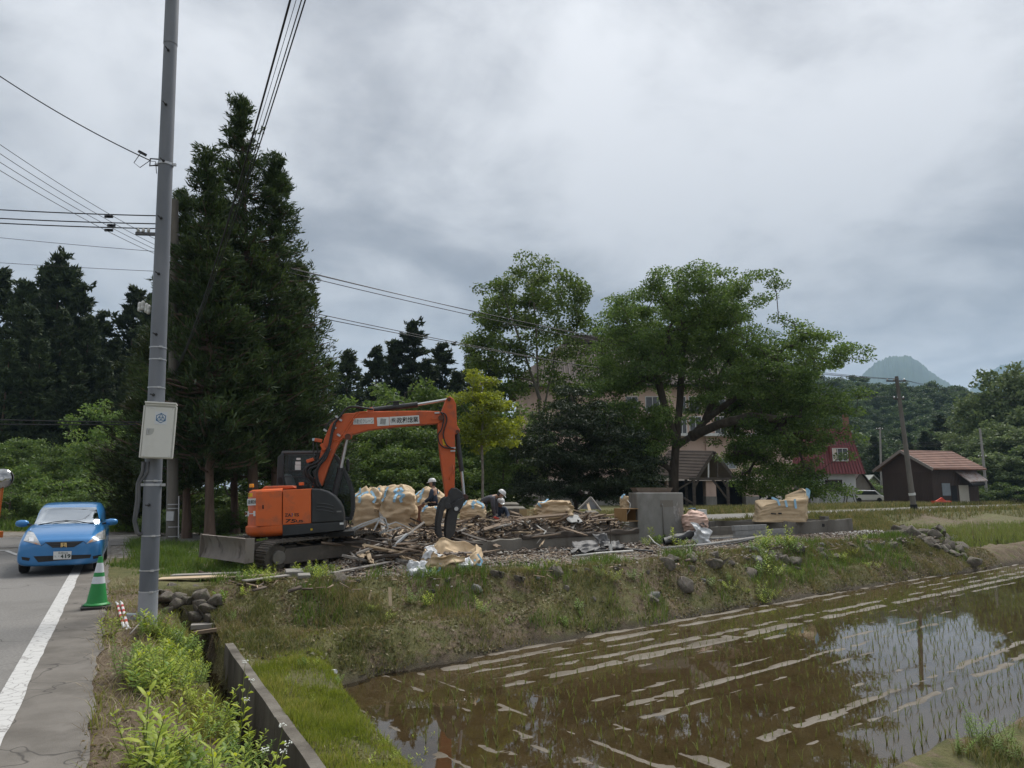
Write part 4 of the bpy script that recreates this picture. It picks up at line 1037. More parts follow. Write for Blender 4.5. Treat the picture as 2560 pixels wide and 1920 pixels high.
def window(parent, c, w, h, nrm, glass, frame=M_FRAME_W, fw=0.07, mull=1, name='window'):
    n = V3(nrm).normalized(); e = V3((0, 0, 1)).cross(n).normalized(); u = V3((0, 0, 1)); c = V3(c)
    R = Matrix((e, -n, u)).transposed()
    f = MB()
    for sx, sy, ww, hh in ((0, h / 2, w + fw, fw), (0, -h / 2, w + fw, fw), (-w / 2, 0, fw, h - fw), (w / 2, 0, fw, h - fw)):
        f.box(c + e * sx + u * sy + n * 0.04, (ww, 0.10, hh), R)
    for k in range(mull): f.box(c + e * (w * ((k + 1) / (mull + 1) - 0.5)) + n * 0.035, (fw * 0.8, 0.08, h - fw), R)
    root = f.build(name, frame, parent)
    MB().box(c + n * 0.012, (w - fw, 0.02, h - fw), R).build('pane', glass, root)
    return root
# --- pink three-storey building
FY = 73.0
def X(u, Y=FY): return P(u, 1225, Y).x
def Zv(v, Y=FY): return P(1280, v, Y).z
bx0, bx1 = X(1292), X(1984)
bld = thing('apartment_building', 'large pink three storey building with brown metal hipped roof behind the big spreading tree', 'building', (0, 0, 0))
z1, ze, zg = Zv(1198), Zv(962), 0.1
MB().box(((bx0 + bx1) / 2, FY + 6.5, (z1 + ze) / 2), (bx1 - bx0, 13, ze - z1)).build('wall', M_PINK, bld)
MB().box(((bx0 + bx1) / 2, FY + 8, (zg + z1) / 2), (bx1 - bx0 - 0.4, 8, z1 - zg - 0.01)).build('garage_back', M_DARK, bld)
for u0, u1 in ((1292, 1560), (1668, 1690), (1765, 1790), (1864, 1896), (1964, 1984)):
    a, c = X(u0), X(u1)
    MB().box(((a + c) / 2, FY + 0.55, (z1 + zg + 1.0) / 2), (c - a, 1.2, z1 - zg - 1.0)).build('pillar', M_PINK if u0 > 1300 else M_PINK_P, bld)
    MB().box(((a + c) / 2, FY + 0.54, zg + 0.49), (c - a + 0.06, 1.26, 1.02)).build('pillar_foot', M_CONC, bld)
MB().box(((X(1560) + bx1) / 2, FY - 0.12, z1 + 0.05), (bx1 - X(1560), 0.35, 0.42)).build('lintel', M_PINK_P, bld)
MB().box(((X(1560) + bx1) / 2, FY - 0.45, Zv(1088)), (bx1 - X(1560), 0.9, 0.28)).build('balcony_ledge', M_FRAME_W, bld)
for u in (1677, 1777, 1880, 1974):
    MB().box((X(u), FY - 0.13, (z1 + ze) / 2 + .3), (0.75, 0.26, ze - z1 - .7)).build('pilaster', M_PINK, bld)
for ua, ub in ((1700, 1722), (1730, 1760), (1794, 1822), (1830, 1858), (1896, 1922), (1930, 1958)):
    for va, vb in ((992, 1032), (1042, 1084)):
        a, c = X(ua), X(ub)
        window(bld, ((a + c) / 2, FY, (Zv(va) + Zv(vb)) / 2), c - a, Zv(va) - Zv(vb), (0, -1, 0), M_GLASS_D)
for ua, ub in ((1570, 1600), (1620, 1655)):
    for va, vb in ((992, 1032), (1050, 1090)):
        a, c = X(ua), X(ub)
        window(bld, ((a + c) / 2, FY, (Zv(va) + Zv(vb)) / 2), c - a, Zv(va) - Zv(vb), (0, -1, 0), M_GLASS_D)
a, c = X(1806), X(1842)
window(bld, ((a + c) / 2, FY, Zv(1159)), c - a, Zv(1147) - Zv(1171), (0, -1, 0), M_GLASS_G, mull=1)
rz_ = P(1425, 858, FY + 7.5).z
rf = MB(); ov = 0.9; zb = ze - 0.1
A0, A1, A2, A3 = (bx0 - ov, FY - ov, zb), (bx1 + ov, FY - ov, zb), (bx1 + ov, FY + 13 + ov, zb), (bx0 - ov, FY + 13 + ov, zb)
rl, rr_ = X(1415, FY + 7.5), bx1 - 5.5
R0, R1 = (rl, FY + 6.5, rz_), (rr_, FY + 6.5, rz_)
rf.add([A0, A1, A2, A3, R0, R1], [(0, 1, 5, 4), (1, 2, 5), (2, 3, 4, 5), (3, 0, 4), (3, 2, 1, 0)])
roof = rf.build('roof', M_ROOF_B, bld)
sm = MB()
n_s = 60
for i in range(n_s + 1):                       # standing seams of the front slope
    x = A0[0] + (A1[0] - A0[0]) * i / n_s
    lo = V3((x, A0[1], zb)); q = (x - A0[0]) / (A1[0] - A0[0])
    if x < rl: k = (x - A0[0]) / (rl - A0[0])
    elif x > rr_: k = (A1[0] - x) / (A1[0] - rr_)
    else: k = 1
    hi = V3((x, A0[1] + (R0[1] - A0[1]) * k, zb + (rz_ - zb) * k))
    if k > 0.03: sm.beam(lo + V3((0, -0.02, 0.04)), hi + V3((0, -0.02, 0.04)), 0.07, 0.09, (0, -1, 1))
sm.build('roof_seams', mat('roof_seam', (0.11, 0.088, 0.078, 1), (0.135, 0.11, 0.10, 1), scale=1, rough=0.8), roof)
MB().box(((rl + rr_) / 2, FY + 6.5, rz_ + 0.15), (rr_ - rl + 0.4, 1.5, 0.9)).build('ridge_cap', M_ROOF_B, roof)
MB().box(((bx0 + bx1) / 2, FY - ov + 0.04, zb - 0.12), (bx1 - bx0 + 2 * ov, 0.12, 0.22)).build('gutter', M_DARK, roof)
bz = MB(); cxp = P(1930, 1228, FY - .3)
for u, v in ((1903, 1252), (1958, 1252), (1908, 1200), (1952, 1200)):
    bz.beam(cxp, P(u, v, FY - .3), 0.34, 0.22, (0, 1, 0))
bz.build('cross_brace', M_PINK_P, bld)
# --- timber porch with its gable roof
PY = 66.0
por = thing('porch', 'dark timber gable porch with braced posts at the foot of the pink building', 'porch', P(1775, 1275, PY))
def pp(b, name, m, par): return b.build(name, m, par, origin=None)
def child(o, par):
    o.parent = par; o.matrix_parent_inverse = Matrix.Translation(-V3(par.location)); return o
bk = V3((-3.4, 3.4, 0.25))
pk, el, er = P(1784, 1130, PY), P(1740, 1199, PY), P(1838, 1198, PY)
b = MB()
th = V3((0, 0, 0.12))
b.add([pk, el, el + bk, pk + bk, pk + th, el + th, el + bk + th, pk + bk + th], [(0, 1, 2, 3), (7, 6, 5, 4), (1, 0, 4, 5), (2, 1, 5, 6), (3, 2, 6, 7)])
b.add([pk, er, er + bk, pk + bk, pk + th, er + th, er + bk + th, pk + bk + th], [(3, 2, 1, 0), (4, 5, 6, 7), (0, 1, 5, 4), (1, 2, 6, 5), (2, 3, 7, 6)])
pr = child(b.build('roof', mat('porch_roof_boards', (0.13, 0.10, 0.082, 1), (0.17, 0.135, 0.11, 1), scale=1, rough=0.8)), por)
b = MB()
for i in range(9):
    k = (i + .5) / 9; b.beam(pk.lerp(el, k) + th * 1.2, pk.lerp(el, k) + bk + th * 1.2, 0.05, 0.05)
b = child(b.build('roof_battens', M_ROOF_B), pr)
gz0 = 0.2
def post(u, dz=0, back=False):
    p = P(u, 1197, PY) + (bk * 0.9 if back else V3((0, 0, 0)))
    return V3((p.x, p.y, gz0)), V3((p.x, p.y, P(u, 1197, PY).z))
for u, bkk in ((1734, False), (1818, False), (1734, True), (1818, True)):
    a, c = post(u, back=bkk); child(MB().beam(a, c, 0.24, 0.24, (0, 1, 0)).build('post', M_WOOD_D), por)
bt = MB()
a0, a1 = post(1734); c0, c1 = post(1818)
bt.beam(a1 + V3((-.4, 0, 0)), c1 + V3((.5, 0, 0)), 0.2, 0.24); child(bt.build('tie_beam', M_WOOD_D), por)
for f_, t_ in ((a1.lerp(a0, .35), a1.lerp(c1, .16)), (c1.lerp(c0, .35), c1.lerp(a1, .16)), (a1.lerp(c1, .55), c0.lerp(c1, .25))):
    child(MB().beam(f_, t_, 0.16, 0.16, (0, 1, 0)).build('brace', M_WOOD_D), por)
ab0, ab1 = post(1734, back=True)
child(MB().beam(a0.lerp(a1, .1), ab0.lerp(ab1, .95), 0.15, 0.15).build('brace', M_WOOD_D), por)
child(MB().beam(a0.lerp(a1, .95), ab0.lerp(ab1, .1), 0.15, 0.15).build('brace', M_WOOD_D), por)
for u in (1771, 1794):
    t0 = P(u, 1197, PY); t1 = P(u, 1150 if u < 1784 else 1157, PY); child(MB().beam(t0, t1, 0.12, 0.12, (0, 1, 0)).build('stud', M_FRAME_W if u < 1780 else M_WOOD_D), por)
for e_ in (el, er):
    child(MB().beam(pk + V3((0, -.08, 0)), e_ + V3((0, -.08, 0)), 0.08, 0.28, (0, 0, 1)).build('verge_board', M_WOOD_D), por)
# --- white house with red mansard roof
HY = 77.0
hs = thing('house', 'white ribbed house with steep dark red metal roof', 'house', P(2090, 1257, HY))
zt, zb0 = P(1280, 1184, HY).z, 0.15
xa, xb, xc = X(1984, HY), X(2026, HY), X(2141, HY)
child(MB().box(((xb + xc) / 2, HY + 4, (zt + zb0) / 2), (xc - xb, 8, zt - zb0)).build('wall', M_WHITE_SID), hs)
child(MB().box(((xa + xb) / 2, HY + 4.5, (zt + zb0) / 2), (xb - xa, 7.6, zt - zb0)).build('side_wall', M_GREY_W), hs)
rb = MB()
for i in range(46): rb.box((xb + 0.1 + (xc - xb - .2) * i / 45, HY - 0.012, (zt + zb0) / 2 + .1), (0.035, 0.03, zt - zb0 - .3))
child(rb.build('siding_ribs', M_WHITE_SID), hs)
e0, e1 = X(1992, HY - .7), X(2166, HY - .7); zr = P(1280, 1070, HY + 1.0).z; t0_, t1_ = X(1996, HY + 1), X(2134, HY + 1)
rf = MB().add([(e0, HY - .7, zt - .05), (e1, HY - .7, zt - .05), (e1, HY + 8.7, zt - .05), (e0, HY + 8.7, zt - .05), (t0_, HY + 1.0, zr), (t1_, HY + 1.0, zr), (t1_, HY + 7, zr), (t0_, HY + 7, zr)],
              [(0, 1, 5, 4), (1, 2, 6, 5), (2, 3, 7, 6), (3, 0, 4, 7), (4, 5, 6, 7), (3, 2, 1, 0)])
hr = child(rf.build('roof', M_RED), hs)
sm = MB()
for i in range(23):
    k = i / 22; lo, hi = V3((e0 + (e1 - e0) * k, HY - .72, zt)), V3((t0_ + (t1_ - t0_) * k, HY + .98, zr))
    sm.beam(lo, hi, 0.06, 0.10, (0, -1, .3))
child(sm.build('roof_seams', mat('red_seam', (0.10, 0.02, 0.022, 1), (0.13, 0.03, 0.03, 1), scale=1, rough=0.5)), hr)
child(MB().box((X(2126, HY + 4), HY + 4, P(1280, 1054, HY + 4).z), (0.5, 0.5, 1.6)).build('chimney', M_RUST), hr)
w0 = V3(((X(2084, HY) + X(2121, HY)) / 2, HY - .35, P(1280, 1137, HY).z)); ww, wh = X(2121, HY) - X(2084, HY), P(1280, 1121, HY).z - P(1280, 1152, HY).z
child(MB().box(w0 + V3((0, .85, 0)), (ww + .5, 1.6, wh + .45)).build('dormer', M_RED), hr)
o = window(None, w0 + V3((0, 0.03, 0)), ww, wh, (0, -1, 0), M_GLASS_D, mull=2)
MB().box(w0 + V3((0, -.03, 0.0)), (ww - .1, 0.06, 0.07)).build('transom', M_FRAME_W, o)
MB().box(w0 + V3((-ww * .36, -.0, 0.0)), (ww * .25, 0.02, wh - .1)).build('curtain', M_PINK_P, o); child(o, hs)
lv = MB(); lc = V3(((X(2064, HY) + X(2106, HY)) / 2, HY - .02, P(1280, 1214, HY).z)); lw, lh = X(2106, HY) - X(2064, HY), P(1280, 1199, HY).z - P(1280, 1229, HY).z
child(MB().box(lc, (lw, .06, lh)).build('vent_opening', M_DARK), hs)
for i in range(5): child(MB().box(lc + V3((0, -.09, lh * (i / 4 - .5) * .86)), (lw, .03, lh * .13), RX(-.5)).build('louvre', M_WOOD_D), hs)
def stand_unit(name, label, u0, u1, v0, v1, vb, frame_m):
    Y = HY - 1.6; a, c = P(u0, v0, Y), P(u1, v1, Y); gz_ = 0.16
    r = thing(name, label, 'equipment', ((a.x + c.x) / 2, Y, gz_))
    child(MB().box(((a.x + c.x) / 2, Y + .3, (a.z + c.z) / 2), (c.x - a.x, .7, a.z - c.z)).build('casing', mat('grey_painted_metal', (0.27, 0.27, 0.26, 1), (0.35, 0.35, 0.33, 1), scale=3, rough=0.6), bevel=0.05), r)
    for x in (a.x + .1, c.x - .1):
        for y in (Y + .02, Y + .6):
            s = -.35 if x < (a.x + c.x) / 2 else .35
            child(MB().beam((x, y, c.z), (x + s * .8, y, gz_), .07, .07, (0, 1, 0)).build('leg', frame_m), r)
    return r
stand_unit('oil_tank', 'grey metal tank on splayed white legs by the white house', 2044, 2074, 1221, 1243, 1258, M_FRAME_W)
stand_unit('air_conditioner', 'grey unit on a dark stand at the corner of the white house', 2116, 2140, 1218, 1236, 1258, M_WOOD_D)
# --- small grey houses behind
def gable_house(label, u0, u1, ve, vp, Y, depth, wallm, roofm, name='house'):
    a, c = P(u0, ve, Y), P(u1, ve, Y); pk_ = P((u0 + u1) / 2, vp, Y)
    r = thing(name, label, 'house', ((a.x + c.x) / 2, Y, 0.2))
    z0 = 0.1; m_ = (a.x + c.x) / 2
    child(MB().add([(a.x, Y, z0), (c.x, Y, z0), (c.x, Y, a.z), (m_, Y, pk_.z), (a.x, Y, a.z), (a.x, Y + depth, z0), (c.x, Y + depth, z0), (c.x, Y + depth, a.z), (m_, Y + depth, pk_.z), (a.x, Y + depth, a.z)],
                   [(0, 1, 2, 3, 4), (9, 8, 7, 6, 5), (0, 4, 9, 5), (1, 6, 7, 2), (4, 3, 8, 9), (2, 7, 8, 3)]).build('wall', wallm), r)
    b = MB()
    for s, e in ((-1, a), (1, c)):
        o_ = V3((s * .5, 0, -.5 * (pk_.z - a.z) / max(.1, (c.x - a.x) / 2)))
        p0, p1 = V3((m_, Y - .5, pk_.z + .05)), V3((e.x, Y - .5, e.z + .05)) + o_
        d_ = V3((0, depth + 1, 0)); t_ = V3((0, 0, .18))
        b.add([p0, p1, p1 + d_, p0 + d_, p0 + t_, p1 + t_, p1 + d_ + t_, p0 + d_ + t_], [(0, 1, 2, 3), (7, 6, 5, 4), (1, 0, 4, 5), (2, 1, 5, 6), (3, 2, 6, 7)])
    child(b.build('roof', roofm), r)
    return r
gable_house('small grey house with dark gable roof between white house and brown shed', 2128, 2176, 1216, 1180, 94, 9, M_GREY_W, M_ROOF_B)
gable_house('pale roofed grey outbuilding just left of the brown shed', 2164, 2200, 1210, 1191, 100, 8, M_GREY_W, mat('pale_green_roof', (0.30, 0.31, 0.28, 1), (0.36, 0.37, 0.33, 1), scale=1, rough=0.6), 'outbuilding')
# --- brown shed
C0 = V3((43.4, 74.0, 0.22)); e_s, e_g = V3((.95, .312, 0)), V3((-.312, .95, 0)); LS, LG = 6.3, 6.4
zE = P(2322, 1168, 74).z; zK = P(2245, 1131, 77).z
sh = thing('shed', 'brown windowless gable shed with rusty red roof beyond the leaning pole', 'shed', C0)
def sp(a, g_, z): return C0 + e_s * a + e_g * g_ + V3((0, 0, z - C0.z))
gpts = [sp(0, 0, .1), sp(0, LG, .1), sp(0, LG, zE), sp(0, LG / 2, zK), sp(0, 0, zE)]
child(MB().add(gpts + [p + e_s * LS for p in gpts], [(0, 1, 2, 3, 4), (9, 8, 7, 6, 5), (0, 4, 9, 5), (1, 6, 7, 2), (0, 5, 6, 1)]).build('wall', M_BROWN), sh)
b = MB();
for i in range(34): b.box(sp(0 - .01, .1 + (LG - .2) * i / 33, 1.9), (.03, .06, 3.4), Matrix((e_s, e_g, V3((0, 0, 1)))).transposed())
for i in range(30): b.box(sp(.1 + (LS - .2) * i / 29, -.01, 2.0), (.06, .03, 3.7), Matrix((e_s, e_g, V3((0, 0, 1)))).transposed())
child(b.build('wall_ribs', M_BROWN), sh)
b = MB(); sl = (zK - zE) / (LG / 2)
for g0, sg in ((0, -1), (LG, 1)):
    lo, hi = sp(-.55, g0 + sg * .7, zE - .7 * sl + .1), sp(-.55, LG / 2, zK + .1)
    d_ = e_s * (LS + 1.1); t_ = V3((0, 0, .16))
    b.add([lo, hi, hi + d_, lo + d_, lo + t_, hi + t_, hi + d_ + t_, lo + d_ + t_], [(0, 1, 2, 3), (7, 6, 5, 4), (1, 0, 4, 5), (2, 1, 5, 6), (3, 2, 6, 7), (0, 3, 7, 4)])
sr = child(b.build('roof', M_RUST), sh)
b = MB()
for i in range(10):
    k = (i + .5) / 10; g_ = -.7 + (LG / 2 + .7) * k
    b.beam(sp(-.55, g_, zE + g_ * sl + .28), sp(LS + .55, g_, zE + g_ * sl + .28), .05, .04)
child(b.build('roof_laps', M_RUST), sr)
b = MB()
for g0, sg in ((0, -1), (LG, 1)): b.beam(sp(-.57, g0 + sg * .7, zE - .7 * sl + .12), sp(-.57, LG / 2, zK + .12), .07, .28)
child(b.build('verge_board', mat('grey_timber', (0.2, .185, .165, 1), (.26, .24, .22, 1), scale=3, rough=.9)), sh)
n_s_ = V3((.312, -.95, 0))
def on_side(u, v): return on_plane(u, v, C0 + n_s_ * 0.02, n_s_)
def side_panel(name, u0, v0, u1, v1, m, par, th=.05, off=0.0):
    a, c = on_side(u0, v0), on_side(u1, v1); mid_ = (a + c) / 2
    w_ = (V3((c.x, c.y, 0)) - V3((a.x, a.y, 0))).length
    o = MB().box(mid_ + n_s_ * off, (w_, th, a.z - c.z), Matrix((e_s, -n_s_, V3((0, 0, 1)))).transposed()).build(name, m)
    return child(o, par)
side_panel('door', 2377, 1214, 2395, 1260, M_DARK, sh)
side_panel('window', 2354, 1208, 2377, 1239, M_GLASS_G, sh, .06)
side_panel('shutter', 2396, 1213, 2424, 1259, mat('cream_shutter', (.46, .42, .35, 1), (.5, .47, .4, 1), scale=2, rough=.6), sh, .08)
side_panel('small_window', 2389, 1167, 2399, 1174, M_FRAME_W, sh, .08)
b = MB(); p0, p1 = on_side(2388, 1177), on_side(2438, 1177); q0, q1 = on_side(2396, 1204) + n_s_ * 1.3, on_side(2441, 1201) + n_s_ * 1.3
b.add([p0, p1, q1, q0, p0 - V3((0, 0, .1)), p1 - V3((0, 0, .1)), q1 - V3((0, 0, .1)), q0 - V3((0, 0, .1))], [(0, 3, 2, 1), (4, 5, 6, 7), (3, 7, 6, 2), (0, 4, 7, 3), (1, 2, 6, 5)])
child(b.build('awning', mat('rust_streaked_awning', (.20, .17, .16, 1), (.28, .24, .22, 1), scale=2, rough=.6, base3=(.17, .08, .05, 1), scale3=3, mid3=(.5, .65))), sh)
child(MB().cyl(q0 + V3((0, 0, -.35)), q1 + V3((-.5, 0, -.35)), .2, .2, 12).build('shutter_roll', M_DARK), sh)
ry_ = 71.0; rc = P(2353, 1262, ry_); rc.z = hz(rc.x, rc.y)
M_ORR = mat('orange_red_paint', (.46, .045, .02, 1), (.52, .07, .03, 1), scale=4, rough=.5)
rm = thing('rotary_tiller', 'small orange red farm implement on the grass before the brown shed', 'machine', rc)
MB().box((0, 0, .38), (1.65, .5, .16)).build('hood', M_ORR, rm, bevel=.04)
MB().prism([(-.5, .46), (-.2, .62), (.1, .8), (.25, .62), (.45, .46)], lambda a, c, y: V3((a, y, c)), -.12, .12).build('hitch', M_ORR, rm)
MB().cyl((-.8, -.1, .2), (.8, -.1, .2), .17, .17, 12).build('rotor', mat('dark_steel', (.05, .045, .04, 1), (.09, .08, .07, 1), scale=6, rough=.6, metal=.4), rm)
for s_ in (-1, 1): MB().box((s_ * .83, -.05, .26), (.05, .55, .42)).build('side_plate', M_ORR, rm)
MB().box((-.9, -.25, .2), (.35, .3, .2), RY(.3)).build('skid', M_ORR, rm)
vy = 86.0; vc = P(2165, 1250, vy); vc.z = .25
van = thing('parked_van', 'white van parked between the white house and the brown shed', 'van', vc)
M_WCAR = mat('white_car_paint', (.68, .69, .69, 1), (.72, .73, .73, 1), scale=2, rough=.3, coat=.4)
MB().prism([(-1.9, .3), (1.85, .3), (1.9, .75), (1.5, .9), (.85, 1.45), (-1.75, 1.5), (-1.9, .9)], lambda a, c, y: V3((a, y, c)), -.8, .8).build('body', M_WCAR, van, bevel=.07)
MB().prism([(-1.6, .95), (1.15, .95), (.75, 1.36), (-1.6, 1.38)], lambda a, c, y: V3((a, y, c)), -.82, -.79).build('window', M_GLASS_D, van)
for x_ in (-1.2, 1.2): MB().cyl((x_, -.82, .3), (x_, -.6, .3), .3, .3, 16).build('wheel', M_DARK, van)

# ------------------------------------------------------------------ poles and wires
M_POLE = mat('galvanised_steel_pole', (.145, .155, .175, 1), (.19, .20, .22, 1), scale=1.5, rough=.6, metal=.2, stretch=(1, 1, .3), base3=(.115, .125, .142, 1), scale3=.8, mid3=(.5, .7))
M_STEEL = mat('bright_steel', (.42, .43, .44, 1), (.5, .5, .51, 1), scale=8, rough=.4, metal=.6)
M_BLACK = mat('black_rubber', (.014, .014, .015, 1), (.03, .03, .03, 1), scale=9, rough=.6)
M_CPOLE = mat('old_concrete_pole', (.125, .115, .10, 1), (.17, .155, .135, 1), scale=2.5, rough=.9, stretch=(1, 1, .25), base3=(.08, .072, .06, 1), scale3=1.2, mid3=(.5, .7))
M_WIRE = mat('black_cable', (.012, .012, .014, 1), rough=.6)
M_CERAM = mat('white_ceramic', (.62, .62, .60, 1), (.5, .5, .48, 1), scale=8, rough=.25)
MPB = G(369, 1548, -.08); MPB.z = hz(MPB.x, MPB.y) - .05
MPT = P(441, -260, MPB.y + .02)
def mp_at(v):                                   # axis point of the near pole at photograph height v
    lo, hi = 0.0, 1.0
    for _ in range(40):
        m_ = (lo + hi) / 2; p = MPB.lerp(MPT, m_)
        d = p - V3((0, 0, CAM_H)); zc = -sP * d.y + cP * d.z; yc = cP * d.y + sP * d.z
        vv_ = CY - F_PX * zc / yc
        if vv_ > v: lo = m_
        else: hi = m_
    return MPB.lerp(MPT, lo), lo
def mp_r(k): return .127 - .035 * k
pole = thing('steel_pole', 'tall grey steel utility pole standing between the road and the ditch', 'pole', MPB)
p235, k235 = mp_at(105)
b = MB(); b.tube([MPB, mp_at(1490)[0], p235], [mp_r(0), mp_r(.06), mp_r(k235)], 32); child(b.build('shaft', M_POLE, smooth='auto'), pole)
b = MB(); b.tube([mp_at(112)[0], MPT], [mp_r(k235) + .006, mp_r(1) + .004], 32); child(b.build('upper_shaft', M_POLE, smooth='auto'), pole)
p0, k0 = mp_at(1478); b = MB(); b.tube([MPB, p0], [mp_r(0) + .003, mp_r(k0) + .003], 32)
child(b.build('pale_foot', mat('pale_grey_paint', (.25, .26, .28, 1), (.30, .31, .33, 1), scale=2, rough=.6), smooth='auto'), pole)
for v in (1478, 1425, 1339, 1202, 870, 900, 970):
    p, k = mp_at(v); child(MB().tube([p - V3((0, 0, .008)), p + V3((0, 0, .008))], mp_r(k) + .006, 24).build('band', M_STEEL, smooth='auto'), pole)
    child(MB().box(p + V3((.09, -.10, 0)), (.04, .04, .025)).build('band_clip', M_STEEL), pole)
for v in (1212, 412):
    p, k = mp_at(v); b = MB(); b.tube([p - V3((0, 0, .018)), p + V3((0, 0, .018))], mp_r(k) + .009, 24)
    for s_ in (-1, 1): b.box(p + V3((s_ * (mp_r(k) + .03), 0, 0)), (.06, .03, .04))
    child(b.build('clamp', M_STEEL, smooth='auto'), pole)
for v in (6, 135, 270, 410, 552, 690, 840, 990, 1262):
    p, k = mp_at(v)
    q = p + V3((.02, -mp_r(k), 0))
    b = MB(); b.cyl(q, q + V3((0, -.10, .0)), .010, .010, 8); b.cyl(q, q + V3((0, -.012, 0)), .022, .022, 10); child(b.build('step_bolt', M_BLACK), pole)
p, k = mp_at(407); b = MB(); hx_ = p + V3((-mp_r(k), -.02, 0))
b.tube([hx_ + V3((0, 0, .05)), hx_ + V3((-.13, 0, .06)), hx_ + V3((-.13, 0, -.06)), hx_ + V3((0, 0, -.05))], .012, 8); child(b.build('bracket', M_BLACK), pole)
b = MB()
for dx in (0, .055):
    st_ = mp_at(1155)[0] + V3((-.09 + dx * 1.4, -.12, 0))
    b.tube([st_, st_ + V3((0, 0, -.15)), st_ + V3((-.06 - dx, 0, -.32)), st_ + V3((-.05 - dx * .8, 0, -.55)), st_ + V3((-.07 - dx, 0, -.85)), st_ + V3((-.03 - dx, .02, -1.02)), st_ + V3((.03, .04, -1.06))], .026 - dx * .1, 10)
child(b.build('conduit', mat('grey_conduit', (.075, .08, .085, 1), (.11, .11, .115, 1), scale=5, rough=.6), smooth=True), pole)
cy_ = MPB.y - .27
ctl, cbr = P(356, 1004, cy_), P(438, 1152, cy_)
bxc = P(396, 1078, cy_); bw, bh = .435, .80
cab_ = thing('control_cabinet', 'off white metal control cabinet with blue emblem strapped to the steel pole', 'cabinet', bxc)
M_CAB = mat('off_white_enamel', (.58, .575, .53, 1), (.61, .605, .565, 1), scale=2, rough=.5, base3=(.52, .51, .465, 1), scale3=1.5, mid3=(.55, .75))
cab_.rotation_euler = (0, math.radians(1.0), math.radians(21))
MB().box((0, .10, 0), (bw - .03, .2, bh - .02)).build('casing', M_CAB, cab_, bevel=.006)
MB().box((.0, -.012, -.015), (bw - .055, .02, bh - .075)).build('door', M_CAB, cab_, bevel=.004)
MB().box((0, .08, bh / 2 + .01), (bw - .02, .26, .022)).build('lid', M_CAB, cab_, bevel=.004)
MB().box((0, .0, bh / 2 - .018), (bw - .03, .05, .03)).build('lid_lip', M_CAB, cab_, bevel=.003)
for s_ in (-1, 1): MB().box((s_ * (bw / 2 - .006), .02, -.01), (.018, .06, bh - .05)).build('side_rail', M_CAB, cab_, bevel=.003)
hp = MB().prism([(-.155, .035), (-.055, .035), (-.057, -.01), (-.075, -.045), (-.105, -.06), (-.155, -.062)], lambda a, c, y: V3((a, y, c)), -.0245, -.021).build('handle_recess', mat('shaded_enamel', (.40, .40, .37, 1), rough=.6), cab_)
MB().box((-.135, -.032, -.012), (.014, .016, .075)).cyl((-.135, -.022, .02), (-.135, -.04, .02), .016, .016, 12).build('handle', M_STEEL, hp)
MB().box((-.10, -.024, .335), (.075, .003, .028)).build('name_plate', M_FRAME_W, cab_)
for x_, z_ in ((-.16, .335), (.165, .335), (-.16, -.36), (.165, -.36), (.165, .03)): MB().cyl((x_, -.022, z_), (x_, -.027, z_), .006, .006, 8).build('screw', M_STEEL, cab_)
M_BLUE_E = mat('blue_emblem_print', (.018, .11, .24, 1), rough=.5); M_PALE_E = mat('pale_sticker', (.58, .60, .62, 1), rough=.6)
em = MB().box((.02, -.0235, .19), (.16, .002, .185)).build('emblem', M_PALE_E, cab_)
eb = MB()
def ring2d(b, pts, w_, y):                       # closed outline of width w_ in the cabinet's face
    n = len(pts); V = []
    c = V3((sum(p[0] for p in pts) / n, sum(p[1] for p in pts) / n))
    for p in pts:
        q = V3((p[0], p[1])); d = (c - q); V.append((q.x, y, q.y)); q2 = q + d * (w_ / d.length); V.append((q2.x, y, q2.y))
    b.add(V, [(2 * i, 2 * ((i + 1) % n), 2 * ((i + 1) % n) + 1, 2 * i + 1) for i in range(n)])
ec = (.02, .19); R_ = .074
ring2d(eb, [(ec[0] + R_ * math.cos(math.radians(90 + 60 * i)), ec[1] + R_ * math.sin(math.radians(90 + 60 * i))) for i in range(6)], .011, -.0262)
for i in range(3):
    a = math.radians(90 + 120 * i); cc = (ec[0] + .030 * math.cos(a), ec[1] + .030 * math.sin(a))
    ring2d(eb, [(cc[0] + .041 * math.cos(math.radians(90 + 120 * k)), cc[1] + .041 * math.sin(math.radians(90 + 120 * k))) for k in range(3)], .016, -.0266 - .0003 * i)
eb.build('emblem_mark', M_BLUE_E, em)
# --- the old concrete pole behind it, with crossarm
OPY = 24.0; opb = P(432, 1350, OPY); opb.z = hz(opb.x, OPY)
op = thing('concrete_pole', 'old grey concrete pole with crossarm and insulators hidden behind the steel pole', 'pole', opb)
opt = P(437, 500, OPY)
child(MB().tube([opb - V3((0, 0, .3)), opt], [.19, .12], 20).build('shaft', M_CPOLE, smooth='auto'), op)
arm = MB().beam(P(340, 584, OPY), P(460, 588, OPY), .10, .10).build('crossarm', mat('grey_steel_arm', (.10, .10, .105, 1), rough=.6, metal=.3)); child(arm, op)
for u in (345, 358, 371):
    q = P(u, 580, OPY); child(MB().lathe([(.03, 0), (.06, .02), (.045, .05), (.06, .08), (.035, .12), (.0, .13)], 10, q).build('insulator', M_CERAM, smooth=True), op)
for u, v in ((349, 765), (357, 762), (366, 768), (372, 772)):
    q = P(u, v, OPY); child(MB().lathe([(.02, -.2), (.06, -.18), (.06, -.05), (.045, -.04), (.06, -.02), (.06, .1), (.03, .14), (.0, .15)], 10, q).build('fuse', M_CERAM, smooth=True), op)
for v in (1262, 1272, 1318, 1342):
    q = P(433, v, OPY); child(MB().tube([q, q + V3((0, 0, .03))], .2, 16).build('band', M_STEEL), op)
